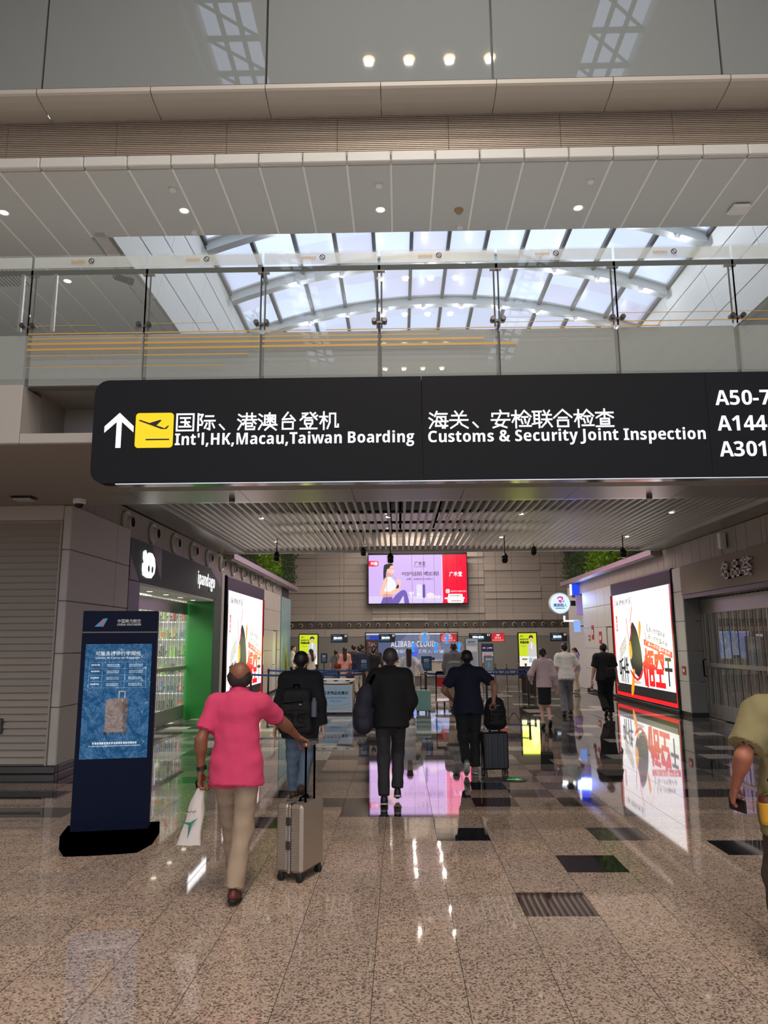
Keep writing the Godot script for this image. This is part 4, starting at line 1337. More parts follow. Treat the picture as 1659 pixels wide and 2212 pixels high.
func green_wall(x: float, s: float, patches: Array, label: String) -> void:
	var t := thing("planter", label, "planter", Vector3.ZERO, 0.0)
	var z0: float = patches[0][0]
	var z1: float = patches[-1][1]
	var o := Vector3(-s, 0, 0)
	part("trough", mb().bbox(Vector3(minf(x - s * 0.08, x + s * 0.13), 4.0, z1), Vector3(maxf(x - s * 0.08, x + s * 0.13), 4.17, z0), 0.01), "steel_soft", t)
	part("trough_lip", mb().bbox(Vector3(x - s * 0.11 - 0.03, 4.03, z1), Vector3(x - s * 0.11 + 0.03, 4.2, z0), 0.01), mat("trough_lip", Color8(170, 156, 160), 0.3, 0.6), t)
	part("backing_board", mb().box(Vector3(x + s * 0.34 - 0.04, 4.16, z1 + 0.1), Vector3(x + s * 0.34 + 0.04, 5.7, z0 - 0.1)), mat("foliage_back", Color8(92, 108, 74), 0.9), t)
	for p in patches:
		var lo := Vector3(minf(x + s * 0.02, x + s * 0.3), 4.24, p[1])
		var m := leaves(AABB(lo, Vector3(0.28, 1.57, p[0] - p[1])), int((p[0] - p[1]) * 900), p[3], p[4], hash(p[2]) + int(x * 10), o)
		var f := part("foliage", m, p[2], t)
		f.set_meta("kind", "stuff")


func billboard(at: Vector3, turn: float, label: String, flip: bool) -> void:
	var t := thing("led_billboard", label, "billboard", at, turn)
	var w := 2.72
	part("frame", mb().bbox(Vector3(-w, 0.1, -0.12), Vector3(w, 3.6, 0.02), 0.012), "black_gloss", t)
	part("header", mb().box(Vector3(-w + 0.04, 3.22, 0.015), Vector3(w - 0.04, 3.57, 0.03)), mat("header", Color8(40, 32, 43), 0.45, 0.0, 0.3), t)
	part("plinth", mb().bbox(Vector3(-w, 0.0, -0.12), Vector3(w, 0.1, 0.06), 0.01), "black", t)
	part("screen", mb().quad(Vector3(-2.64, 0.14, 0.024), Vector3(2.64, 0.14, 0.024), Vector3(2.64, 3.215, 0.024), Vector3(-2.64, 3.215, 0.024)), screen_mat("billboard_screen", billboard_tex(), 1.35), t)
	for e in [[-w, -2.64], [2.64, w]]:
		part("edge_strip", mb().box(Vector3(e[0] + 0.01, 0.14, 0.02), Vector3(e[1] - 0.01, 3.22, 0.05)), "black_gloss", t)
	var n := Vector3(0, 0, 1).rotated(Vector3.UP, turn)
	area("billboard_light", at + Vector3(0, 1.75, 0) + n * 0.06, n, Vector2(5.1, 2.8), 1.3, Color(1.0, 0.97, 0.96))


var _bb: Texture2D
func billboard_tex() -> Texture2D:
	if _bb:
		return _bb
	var RED := Color8(228, 22, 26)
	var c := Canvas.new(1024, 600, RED)
	c.rect(20, 0, 1004, 580, Color8(36, 10, 12))
	c.rect(22, 520, 1002, 574, Color8(30, 26, 28))
	c.shape([26, 0, 998, 0, 998, 528, 26, 528], Color8(250, 249, 250))
	var K := Color8(24, 22, 24)
	# small heading
	c.path([58, 34, 66, 62], 6, K)
	c_hanzi(c, "自品、安行合关人方可", 84, 34, 30, 236, 4, Color8(70, 68, 70))
	c.path([334, 30, 400, 30, 400, 66, 334, 66, 334, 30], 2.5, Color8(60, 58, 60))
	c_hanzi(c, "国人", 344, 36, 24, 48, 3, Color8(60, 58, 60))
	# seal
	c.rect(66, 128, 96, 220, Color8(214, 60, 62))
	c_hanzi(c, "人", 69, 136, 24, 24, 3, Color.WHITE)
	c_hanzi(c, "空", 69, 164, 24, 24, 3, Color.WHITE)
	c_hanzi(c, "中", 69, 190, 24, 24, 3, Color.WHITE)
	# wisps
	c.path([400, 130, 412, 96, 430, 122, 442, 92, 452, 138], 2, Color8(190, 188, 190))
	c.path([452, 138, 520, 118, 560, 150, 580, 220, 640, 250], 10, Color8(232, 220, 206))
	c.oval(392, 508, 90, 9, Color8(196, 170, 150))
	# slanted note
	c.shape([92, 330, 252, 236, 262, 300, 104, 400], Color8(236, 226, 214))
	for r in 4:
		c_print(c, 112, 322 + 20 * r, 244, 1, 10, 14, Color8(120, 112, 106), -0.55)
	# black characters
	c_hanzi(c, "听件", 84, 372, 150, 190, 15, K)
	# dark rounded emblem shape with an amber band
	c.curve([372, 176, 420, 190, 470, 240, 512, 330, 520, 420, 480, 484, 410, 470, 340, 440, 300, 380, 300, 310, 330, 250], K)
	c.curve([350, 440, 380, 452, 340, 560, 300, 590, 292, 556, 318, 500], Color8(236, 146, 28))
	c.curve([498, 180, 522, 170, 530, 210, 500, 270, 486, 250], Color8(236, 146, 28))
	c.curve([296, 296, 330, 280, 350, 350, 322, 384, 296, 366], Color8(240, 168, 44))
	c.path([318, 300, 284, 220, 276, 150], 9, RED)
	c.path([350, 250, 352, 160, 392, 84], 9, RED)
	c.curve([300, 440, 420, 486, 520, 430, 500, 470, 420, 500, 330, 476], Color8(200, 30, 34))
	c.shape([520, 400, 566, 380, 580, 520, 548, 522], Color8(206, 40, 42))
	# headline
	c_hanzi(c, "悟空", 568, 320, 200, 300, 28, RED)
	c_hanzi(c, "干", 868, 350, 150, 104, 18, K)
	for q in [[630, 206, 930, 0.16], [612, 244, 960, 0.16]]:
		c_hanzi(c, "品人方可国中合", q[0] + 30, q[1], 24, q[2] - q[0] - 60, 3, Color8(80, 76, 78), q[3])
	c.path([640, 190, 628, 214, 648, 232], 6, K)
	c.path([596, 236, 610, 262, 592, 280], 6, K)
	c.shape([566, 268, 984, 334, 984, 364, 566, 300], Color8(214, 40, 44))
	c_hanzi(c, "广品人方可国中合天", 590, 278, 20, 370, 2.5, Color.WHITE, 0.16)
	_bb = c.tex()
	return _bb


# a folding shop grille: panels between vertical bars; runs along local x from 0 to wide, faces +z
func folding_grille(at: Vector3, turn: float, wide: float, high: float, pitch: float, label: String, solid_top: float) -> void:
	var t := thing("folding_grille", label, "shutter", at, turn)
	var bar := mb().bbox(Vector3(-0.014, 0.02, -0.006), Vector3(0.014, high, 0.006), 0.003).mesh()
	var x := 0.0
	var k := 0
	while x < wide:
		part("bar", bar, "steel_soft", t).position = Vector3(x, 0, 0.012 if k % 2 else 0.0)
		part("clear_panel", mb().box(Vector3(x + 0.02, 0.34, 0.002 + (0.014 if k % 2 else 0.0)), Vector3(x + pitch - 0.02, high - solid_top, 0.006 + (0.014 if k % 2 else 0.0))), "glass", t)
		x += pitch
		k += 1
	part("kick_rail", mb().bbox(Vector3(0, 0.02, -0.015), Vector3(wide, 0.34, 0.015), 0.006), "steel_soft", t)
	part("middle_rail", mb().bbox(Vector3(0, 1.18, -0.015), Vector3(wide, 1.27, 0.045), 0.006), "steel_soft", t)
	part("head_rail", mb().bbox(Vector3(0, high - solid_top, -0.02), Vector3(wide, high - 0.02, 0.02), 0.006), "steel_soft", t)
	part("handle", mb().tube([Vector3(0.16, 0.95, 0.05), Vector3(0.16, 0.97, 0.11), Vector3(0.16, 1.33, 0.11), Vector3(0.16, 1.35, 0.05)], 0.016, 8), "chrome", t)


# ------------------------------------------------------------------ left-hand shops
func build_left_side() -> void:
	var w := struct("wall_left", "left-hand run of shop fronts with a service band above", "wall")
	part("service_roof", mb().box(Vector3(-9.5, 4.0, -32.0), Vector3(-4.8, 4.15, -10.6)), "plenum", w)
	part("band_core", mb().box(Vector3(-4.9, 3.6, -32.0), Vector3(-4.76, 4.15, -10.6)), "dark_grey", w)
	var z := -10.62
	while z > -29.5:
		part("band_panel", mb().bbox(Vector3(-4.78, 3.625, z - 0.682), Vector3(-4.74, 4.14, z), 0.004), "panel_beige", w)
		z -= 0.69
	# wall beyond the shop
	for k in 5:
		var y0 := 0.1 + 0.72 * k
		var y1 := minf(y0 + 0.712, 3.62)
		part("wall_panel", mb().bbox(Vector3(-4.7, y0, -27.35), Vector3(XL, y1, -25.45), 0.008), "panel_warm", w)
		part("wall_panel", mb().bbox(Vector3(-4.7, y0, -29.0), Vector3(XL, y1, -28.3), 0.008), "panel_warm", w)
		if k > 2:
			part("wall_panel", mb().bbox(Vector3(-4.7, y0, -28.29), Vector3(XL, y1, -27.36), 0.008), "panel_warm", w)
	part("wall_core", mb().box(Vector3(-4.95, 0.0, -29.0), Vector3(-4.71, 3.62, -19.6)), "mid_grey", w)
	part("plinth", mb().box(Vector3(-4.7, 0.0, -29.0), Vector3(XL - 0.01, 0.1, -25.45)), "steel_dark", w)
	var d := struct("door_service", "white service door in the left-hand wall", "door")
	part("leaf", mb().bbox(Vector3(-4.7, 0.02, -28.28), Vector3(-4.66, 2.24, -27.37), 0.01), "panel_white", d)
	part("handle", mb().tube([Vector3(-4.66, 1.02, -27.5), Vector3(-4.6, 1.02, -27.5), Vector3(-4.6, 1.02, -27.62)], 0.012, 6), "steel", d)
	# nozzles
	var nm := nozzle_mesh()
	var first: Node3D = null
	for k in 12:
		var at := Vector3(-4.735, 3.885, -12.62 - 1.39 * k)
		if first == null:
			first = thing("air_nozzle", "round white air nozzle in the band above the shop fronts", "air vent", at, 0.0, "air nozzles above the shop fronts")
			first.rotation = Vector3(0, 0, -PI / 2)
			part("ring", nm[0], "panel_white", first)
			part("throat", nm[1], "plenum", first)
		else:
			var o := dup(first, at, 0.0)
			o.rotation = Vector3(0, 0, -PI / 2)
	# ---- the green shop
	var s := struct("wall_green_shop", "dark green shop front with a recessed entrance", "wall")
	part("fascia", mb().bbox(Vector3(-4.72, 2.88, -19.3), Vector3(XL, 3.62, -12.6), 0.006), "green_dark", s)
	var facet := mb()
	for q in [[-12.62, 2.9, -12.62, 3.3, -13.1, 2.9], [-13.7, 3.61, -14.3, 3.61, -14.3, 3.0], [-18.1, 3.61, -19.2, 3.61, -19.2, 3.2]]:
		facet.tri(Vector3(XL + 0.0015, q[1], q[0]), Vector3(XL + 0.0015, q[3], q[2]), Vector3(XL + 0.0015, q[5], q[4]))
	part("printed_facets", facet, mat("facet", Color8(66, 70, 78), 0.4), s)
	part("jamb", mb().bbox(Vector3(-5.3, 0.0, -13.15), Vector3(XL, 2.88, -12.6), 0.006), mat("jamb_slate", Color8(72, 76, 92), 0.4), s)
	part("jamb", mb().bbox(Vector3(-5.3, 0.0, -19.3), Vector3(XL, 2.88, -18.52), 0.006), "green_dark", s)
	part("reveal", mb().box(Vector3(-5.3, 0.0, -18.53), Vector3(XL - 0.005, 2.88, -18.5)), "green", s)
	part("entrance_ceiling", mb().box(Vector3(-5.35, 2.83, -18.5), Vector3(XL - 0.01, 2.88, -13.15)), mat("entry_ceiling", Color8(196, 200, 190), 0.5), s)
	for a in [[Vector3(-9.2, 0, -19.5), Vector3(-9.0, 3.5, -12.6)], [Vector3(-9.2, 0, -19.5), Vector3(-5.3, 3.5, -19.32)], [Vector3(-9.2, 0, -12.6), Vector3(-4.7, 3.5, -12.58)], [Vector3(-9.2, 3.0, -19.5), Vector3(-5.28, 3.1, -12.6)], [Vector3(-5.35, 2.83, -18.5), Vector3(-5.3, 3.1, -13.1)]]:
		part("shop_wall", mb().box(a[0], a[1]), "white", s)
	part("corner_post", mb().bbox(Vector3(XL - 0.06, 0.0, -19.58), Vector3(XL, 3.62, -19.31), 0.006), "panel_warm", s)
	var dl: Node3D = null
	for k in 5:
		var at := Vector3(-4.98, 2.829, -13.7 - 1.05 * k)
		var o := downlight(at, 0.055, Color(1, 0.96, 0.88), 5.0, dl, "small round downlight over the green shop entrance", "downlights over the green shop entrance")
		if dl == null:
			dl = o
		spot("entrance_downlight", at - Vector3(0, 0.02, 0), Vector3.DOWN, 50, 1.6, Color(1, 0.95, 0.86), 0.05)
	folding_grille(Vector3(-5.27, 0, -13.2), PI / 2, 5.25, 2.8, 0.15, "closed folding grille across the brightly lit green shop", 0.3)
	area("shop_ceiling_light", Vector3(-7.0, 2.97, -16), Vector3.DOWN, Vector2(2.6, 5.0), 26.0, Color(1, 0.98, 0.94))
	var lp := thing("ceiling_light_panel", "bright flat light panel inside the green shop", "light", Vector3(-7.0, 2.985, -16))
	part("diffuser", mb().box(Vector3(-1.3, 0, -2.5), Vector3(1.3, 0.014, 2.5)), glow("shop_panel", Color(1, 0.99, 0.96), 1.6), lp)
	shop_shelves()
	# glowing signs on the fascia
	var pl := thing("shop_emblem_sign", "white glowing bear head emblem on the green shop fascia", "sign", Vector3(XL + 0.02, 3.24, -13.55), PI / 2)
	var head := PackedVector2Array()
	for q in [[-0.34, -0.12], [-0.3, -0.22], [-0.1, -0.25], [0.14, -0.24], [0.3, -0.14], [0.34, 0.0], [0.28, 0.14], [0.14, 0.22], [-0.02, 0.22], [-0.14, 0.16], [-0.22, 0.24], [-0.32, 0.2], [-0.32, 0.08], [-0.26, 0.02], [-0.34, -0.02]]:
		head.append(Vector2(q[0], q[1]))
	part("face", mb().prism(head, 0.05), glow("emblem_white", Color(1, 1, 1), 1.7), pl)
	var ey := mb()
	for x in [-0.04, 0.16]:
		var p := PackedVector2Array()
		for k in 12:
			p.append(Vector2(x + 0.05 * cos(TAU * k / 12), -0.08 + 0.065 * sin(TAU * k / 12)))
		ey.prism(p, 0.002)
	part("eye_patch", ey, "dark_grey", pl).position.z = 0.004
	var nm2 := thing("shop_name_sign", "white glowing ipandago letters on the green shop fascia", "sign", Vector3(XL + 0.02, 3.06, -16.78), PI / 2)
	part("lettering", latin(mb(), "ipandago", Vector3(0.0, -0.02, 0.03), 0.40, 1.56), glow("emblem_white", Color(1, 1, 1), 1.7), nm2)
	part("letter_backs", latin(mb(), "ipandago", Vector3(-0.02, -0.02, 0.0), 0.40, 1.56), "dark_grey", nm2)
	area("name_sign_glow", Vector3(XL + 0.08, 3.24, -17.5), Vector3.RIGHT, Vector2(1.5, 0.3), 0.4, Color(1, 1, 1))
	# ---- billboard and what follows
	billboard(Vector3(XL + 0.0, 0, -22.5), PI / 2, "large lit advertising screen beside the green shop front", false)
	var b := thing("glass_partition", "pale blue printed glass partition at the end of the shop row", "partition", Vector3(-4.6, 0, -29.1), PI / 2)
	part("panel", mb().bbox(Vector3(0, 0.02, -0.03), Vector3(2.5, 3.6, 0.0), 0.005), mat("pale_blue", Color8(142, 178, 190), 0.25), b)
	part("end_panel", mb().bbox(Vector3(-0.02, 0.02, -0.75), Vector3(0.0, 3.6, -0.03), 0.005), mat("pale_blue", Color8(142, 178, 190), 0.25), b)
	var lime := PackedVector2Array()
	for q in [[0.3, 0.02], [2.2, 0.02], [2.0, 0.9], [1.5, 1.6], [1.2, 1.7], [0.8, 1.4], [0.4, 0.8]]:
		lime.append(Vector2(q[0], q[1]))
	part("printed_hill", mb().prism(lime, 0.0), mat("lime_print", Color8(168, 190, 108), 0.3), b).position.z = 0.002
	var leaf_dark := mat("leaf_dark", Color8(62, 84, 58), 0.6)
	var leaf_lime := mat("leaf_lime", Color8(118, 158, 30), 0.6)
	var leaf_grey := mat("leaf_grey", Color8(84, 98, 82), 0.6)
	for m in [leaf_dark, leaf_lime, leaf_grey]:
		m.backlight_enabled = true
		m.backlight = Color(0.3, 0.35, 0.2)
	green_wall(-4.55, -1.0, [[-19.7, -23.8, "leaf_grey", 0.10, 0.1], [-23.8, -28.3, "leaf_lime", 0.14, 0.0], [-28.3, -32.5, "leaf_dark", 0.10, 0.2]], "long planter of lime and dark green foliage above the billboard beside the green shop")


func shop_shelves() -> void:
	var t := thing("shelf_unit", "white shelf unit at the end wall of the green shop", "shelf", Vector3(-6.63, 0, -19.1))
	part("back_panel", mb().box(Vector3(-1.25, 0.0, -0.16), Vector3(1.25, 2.7, -0.14)), "white", t)
	for k in 6:
		part("shelf", mb().bbox(Vector3(-1.25, 0.12 + 0.44 * k, -0.14), Vector3(1.25, 0.15 + 0.44 * k, 0.28), 0.004), "white", t)
	for x in [-1.26, -0.004, 1.248]:
		part("upright", mb().box(Vector3(x, 0.0, -0.14), Vector3(x + 0.012, 2.7, 0.28)), "white", t)
	# goods: boxes and plush toys
	var toy := mb()
	toy.append(ball(0.075), Transform3D(Basis.from_scale(Vector3(1, 1.1, 0.9)), Vector3(0, 0.083, 0)))
	var head := mb()
	head.append(ball(0.062), Transform3D(Basis(), Vector3(0, 0.205, 0.01)))
	head.append(ball(0.022), Transform3D(Basis(), Vector3(-0.045, 0.255, 0)))
	head.append(ball(0.022), Transform3D(Basis(), Vector3(0.045, 0.255, 0)))
	var limbs := mb()
	for q in [[-0.08, 0.12, 0.03], [0.08, 0.12, 0.03], [-0.05, 0.03, 0.075], [0.05, 0.03, 0.075]]:
		limbs.append(ball(0.03), Transform3D(Basis(), Vector3(q[0], q[1], q[2])))
	var tm := [toy.mesh(), head.mesh(), limbs.mesh()]
	var carton := mb().bbox(Vector3(-0.09, 0, -0.06), Vector3(0.09, 0.24, 0.06), 0.004).mesh()
	var lab := mb().quad(Vector3(-0.07, 0.05, 0.0605), Vector3(0.07, 0.05, 0.0605), Vector3(0.07, 0.17, 0.0605), Vector3(-0.07, 0.17, 0.0605)).mesh()
	var cols := [["red", Color8(196, 44, 48)], ["white", Color8(232, 230, 224)], ["black", Color8(36, 36, 38)], ["green", Color8(120, 176, 60)], ["yellow", Color8(222, 196, 110)], ["blue", Color8(86, 130, 178)], ["pink", Color8(222, 150, 160)]]
	for r in 6:
		for k in 10:
			var at := Vector3(-6.63 - 1.12 + 0.25 * k + rng.randf_range(-0.01, 0.01), 0.154 + 0.44 * r, -19.0)
			var c: Array = cols[rng.randi() % cols.size()]
			var c2: Array = cols[rng.randi() % cols.size()]
			if (k + r) % 2 == 0 or rng.randf() < 0.3:
				var o := thing("plush_toy", "small %s plush toy on the shelves inside the green shop" % c[0], "toy", at, 0.0, "goods on the green shop shelves")
				part("body", tm[0], mat("goods_" + c[0], c[1], 0.8), o)
				part("head", tm[1], mat("goods_" + c[0], c[1], 0.8), o)
				part("limbs", tm[2], mat("goods_black", Color8(36, 36, 38), 0.8), o)
			else:
				var o := thing("gift_box", "small %s gift box on the shelves inside the green shop" % c[0], "box", at, 0.0, "goods on the green shop shelves")
				part("carton", carton, mat("goods_" + c[0], c[1], 0.8), o)
				part("printed_label", lab, mat("goods_" + c2[0], c2[1], 0.8), o)


var _balls := {}
func ball(r: float) -> Mesh:
	if not _balls.has(r):
		var s := SphereMesh.new()
		s.radius = r
		s.height = 2.0 * r
		s.radial_segments = 12
		s.rings = 7
		_balls[r] = s
	return _balls[r]


# ------------------------------------------------------------------ right-hand shops
func build_right_side() -> void:
	var w := struct("wall_right", "right-hand run of shop fronts with a slotted band above", "wall")
	part("service_roof", mb().box(Vector3(6.99, 4.0, -30.5), Vector3(12, 4.15, -10.6)), "plenum", w)
	part("band_core", mb().box(Vector3(7.04, 3.55, -30.5), Vector3(7.16, 4.15, -10.6)), "dark_grey", w)
	var z := -10.62
	var q := 0
	while z > -28.6:
		var l: float = [0.62, 0.46, 0.2, 0.62, 0.46][q % 5]
		part("band_panel", mb().bbox(Vector3(6.98, 3.585, z - l + 0.012), Vector3(7.03, 4.14, z), 0.004), "panel_beige", w)
		z -= l
		q += 1
	part("fascia", mb().bbox(Vector3(6.87, 2.88, -18.25), Vector3(7.0, 3.57, -10.4), 0.006), mat("fascia_beige", Color8(140, 126, 106), 0.6), w)
	for k in 5:
		var y0 := 0.1 + 0.72 * k
		var y1 := minf(y0 + 0.712, 3.57)
		part("column_panel", mb().bbox(Vector3(XR, y0, -18.86), Vector3(6.98, y1, -18.262), 0.008), "panel_white", w)
		part("reveal_panel", mb().bbox(Vector3(6.91, y0, -18.27), Vector3(7.32, minf(y1, 2.88), -18.23), 0.006), mat("reveal_grey", Color8(122, 122, 120), 0.5), w) if y0 < 2.8 else null
		part("wall_panel", mb().bbox(Vector3(XR, y0, -26.2), Vector3(6.98, y1, -25.2), 0.008), "panel_white", w)
		part("wall_panel", mb().bbox(Vector3(XR, y0, -28.1), Vector3(6.98, y1, -26.21), 0.008), "panel_white", w)
		if k > 2:
			part("wall_panel", mb().bbox(Vector3(XR, y0, -25.19), Vector3(6.98, y1, -24.36), 0.008), "panel_white", w)
	part("wall_core", mb().box(Vector3(6.99, 0.0, -28.1), Vector3(7.2, 3.57, -18.86)), "mid_grey", w)
	part("wall_end", mb().box(Vector3(6.9, 0.0, -28.2), Vector3(9.0, 3.57, -28.1)), "panel_white", w)
	part("plinth", mb().box(Vector3(XR - 0.01, 0.0, -28.1), Vector3(6.98, 0.1, -24.36)), "black", w)
	part("plinth", mb().box(Vector3(6.9, 0.0, -18.86), Vector3(7.33, 0.1, -18.22)), "black", w)
	var d := struct("door_plant_room", "white flush door in the right-hand wall", "door")
	part("leaf", mb().bbox(Vector3(6.94, 0.02, -25.18), Vector3(6.98, 2.24, -24.37), 0.01), "panel_white", d)
	part("handle", mb().tube([Vector3(6.94, 1.02, -24.5), Vector3(6.88, 1.02, -24.5), Vector3(6.88, 1.02, -24.6)], 0.012, 6), "steel", d)
	# dark shop behind the grille
	var s := struct("wall_dark_shop", "unlit shop behind the right-hand grille", "wall")
	for a in [[Vector3(10.8, 0, -18.6), Vector3(11, 3.5, -10.3)], [Vector3(7.3, 0, -18.6), Vector3(11, 3.5, -18.28)], [Vector3(7.0, 2.9, -18.3), Vector3(11, 3.1, -10.3)]]:
		part("shop_wall", mb().box(a[0], a[1]), mat("dim_brown", Color8(84, 66, 60), 0.6), s)
	part("lintel", mb().box(Vector3(6.9, 2.78, -18.25), Vector3(7.3, 2.88, -10.4)), "steel_dark", s)
	folding_grille(Vector3(7.3, 0, -18.2), -PI / 2, 7.8, 2.78, 0.19, "closed folding grille across the dark shop under the beige fascia", 0.36)
	var nm := thing("shop_character_sign", "raised pale characters on the beige fascia over the closed grille", "sign", Vector3(6.865, 3.04, -15.85), -PI / 2)
	part("lettering", hanzi(mb(), "名品荟", Vector3(0, 0, 0.05), 0.38, 1.42, 0.036, 0.04), mat("letter_pale", Color8(216, 210, 204), 0.4), nm)
	# displays in the dark shop
	var proto: Node3D = null
	for k in 3:
		var at := Vector3(8.3 + 0.9 * k, 0, -17.4 + 0.5 * k)
		if proto == null:
			proto = thing("display_stand", "dim red display stand behind the closed grille", "display stand", at, 0.0, "display stands in the dark shop")
			part("pedestal", mb().bbox(Vector3(-0.35, 0, -0.25), Vector3(0.35, 1.0, 0.25), 0.02), mat("wine", Color8(96, 40, 42), 0.4), proto)
			part("back_panel", mb().bbox(Vector3(-0.35, 1.0, -0.25), Vector3(0.35, 2.2, -0.2), 0.01), mat("wine_light", Color8(120, 60, 56), 0.4), proto)
			part("shelf", mb().bbox(Vector3(-0.33, 1.5, -0.2), Vector3(0.33, 1.53, 0.1), 0.005), "steel_dark", proto)
		else:
			dup(proto, at)
	omni("dark_shop_night_light", Vector3(9.4, 2.6, -15.5), 0.35, Color(1, 0.85, 0.75), 0.2)
	var nl := thing("night_light", "small round night lamp on the dark shop ceiling", "lamp", Vector3(9.4, 2.88, -15.5))
	part("dome", mb().lathe([[0.12, 0.02], [0.11, -0.03], [0.06, -0.06], [0.0, -0.07]], 14), glow("night_dome", Color(1, 0.88, 0.78), 0.5), nl)
	billboard(Vector3(XR - 0.0, 0, -21.6), -PI / 2, "large lit advertising screen beside the closed grille shop", true)
	green_wall(6.83, 1.0, [[-19.7, -22.4, "leaf_dark", 0.10, 0.2], [-22.4, -27.0, "leaf_lime", 0.14, 0.0], [-27.0, -31.0, "leaf_dark", 0.10, 0.4]], "long planter of lime and dark green foliage above the billboard beside the closed grille shop")
	# notices on the panelled wall
	var red := mat("notice_red", Color8(186, 44, 50), 0.5)
	var pr: Node3D = null
	var spots := [[-25.9, 1.9, 0.3, 0.42, "red and white fire notice", 1], [-25.9, 1.45, 0.26, 0.5, "pale printed fire procedure notice", 0], [-26.9, 2.1, 0.24, 0.5, "red strip notice above the hose box", 1], [-26.6, 1.02, 0.3, 0.22, "small red call point box", 1], [-27.4, 1.9, 0.2, 0.2, "square red notice near the wall end", 1], [-18.5, 1.08, 0.2, 0.2, "red call point on the white column", 1]]
	for q2 in spots:
		var o := thing("wall_notice", q2[4] + " fixed to the wall beside the billboard", "notice", Vector3(XR - 0.006, q2[1], q2[0]), -PI / 2)
		part("plate", mb().bbox(Vector3(-q2[2] / 2, -q2[3] / 2, -0.005), Vector3(q2[2] / 2, q2[3] / 2, 0.012), 0.004), red if q2[5] else mats["white"], o)
		part("print_block", mb().cbox(Vector3(0, 0.0, 0.0125), Vector3(q2[2] * 0.6, q2[3] * 0.35, 0.002)), mats["white"] if q2[5] else red, o)
	# round lightbox sticking out
	var c := thing("round_lightbox", "round white projecting lightbox with pink and blue lettering", "sign", Vector3(6.28, 3.25, -29.3), 0.0)
	var disc := mb()
	disc.T = Transform3D(Basis(Vector3.RIGHT, PI / 2), Vector3.ZERO)
	disc.lathe([[0.0, -0.08], [0.40, -0.08], [0.42, -0.06], [0.42, 0.06], [0.40, 0.08], [0.385, 0.08]], 28)
	part("drum", disc, "white", c)
	var cv := Canvas.new(256, 256, Color8(214, 238, 250))
	var PK := Color8(214, 40, 150)
	cv.curve([92, 62, 120, 40, 160, 44, 172, 70, 150, 92, 116, 90], PK)
	cv.oval(128, 72, 26, 14, Color8(244, 226, 236))
	cv.curve([110, 92, 140, 96, 150, 120, 120, 116], PK)
	cv.path([160, 100, 176, 110, 180, 92], 7, Color8(50, 60, 110))
	c_hanzi(cv, "漫游超人", 40, 130, 44, 178, 6, Color8(40, 90, 150))
	c_print(cv, 66, 186, 190, 1, 12, 14, Color8(60, 60, 90))
	var face := mb()
	var i0 := face.pt(Vector3(0, 0, 0.081), Vector3(0, 0, 1), Vector2(0.5, 0.5))
	for k in 33:
		var a := TAU * k / 32
		face.pt(Vector3(0.385 * cos(a), 0.385 * sin(a), 0.081), Vector3(0, 0, 1), Vector2(0.5 + 0.5 * cos(a), 0.5 - 0.5 * sin(a)))
	for k in 32:
		face.ix.append_array([i0, i0 + k + 2, i0 + k + 1])
	part("lit_face", face, screen_mat("round_sign_screen", cv.tex(), 1.1), c)
	part("bracket", mb().bbox(Vector3(0.4, -0.1, -0.04), Vector3(0.815, 0.1, 0.04), 0.01), "black", c)
	area("round_sign_glow", Vector3(6.28, 3.25, -29.2), Vector3.BACK, Vector2(0.5, 0.5), 0.5, Color(0.85, 0.95, 1.0))
	# the shop it belongs to: blue lit box front
	var sh := struct("wall_blue_shop", "blue and white lit shop front beyond the panelled wall", "wall")
	part("front", mb().bbox(Vector3(7.1, 0.0, -31.5), Vector3(7.3, 4.0, -28.25), 0.01), "panel_white", sh)
	part("back", mb().box(Vector3(9.0, 0, -31.5), Vector3(9.2, 4.0, -28.2)), "panel_white", sh)
	var bl := thing("blue_light_column", "glowing blue vertical light box above the round lightbox", "light", Vector3(6.95, 3.55, -29.0))
	part("tube_light", mb().bbox(Vector3(-0.24, 0.0, -0.1), Vector3(0.02, 0.42, 0.04), 0.01), glow("blue_light", Color(0.10, 0.25, 1.0), 1.3), bl)
	part("white_edge", mb().box(Vector3(-0.3, 0.0, -0.1), Vector3(-0.25, 0.42, 0.04)), glow("white_light", Color(1, 1, 1), 1.4), bl)
	area("blue_glow", Vector3(6.8, 3.4, -28.85), Vector3(-0.4, -0.6, 1), Vector2(0.5, 0.4), 2.2, Color(0.35, 0.45, 1.0))
	var ps := thing("shop_panel_sign", "lit pink and white panel sign below the round lightbox", "sign", Vector3(6.9, 2.78, -29.0))
	part("light_bar", mb().bbox(Vector3(-0.5, -0.25, -0.05), Vector3(0.0, -0.19, 0.04), 0.01), glow("white_light", Color(1, 1, 1), 1.4), ps)
	part("light_post", mb().bbox(Vector3(-0.56, -0.25, -0.05), Vector3(-0.5, -0.02, 0.04), 0.01), glow("white_light", Color(1, 1, 1), 1.4), ps)
	part("panel", mb().bbox(Vector3(-0.06, 0.0, -0.05), Vector3(0.25, 1.1, 0.0), 0.01), mat("pink_panel", Color8(196, 168, 176), 0.4), ps)
	var ws := thing("small_blue_sign", "small blue and white lit sign beside the notices", "sign", Vector3(6.75, 2.35, -28.6))
	part("arm", mb().box(Vector3(0.1, -0.02, -0.015), Vector3(0.36, 0.02, 0.015)), "dark_grey", ws)
	part("lit_panel", mb().bbox(Vector3(-0.12, -0.22, -0.03), Vector3(0.12, 0.22, 0.03), 0.008), glow("pale_blue_light", Color(0.55, 0.7, 1.0), 1.0), ws)


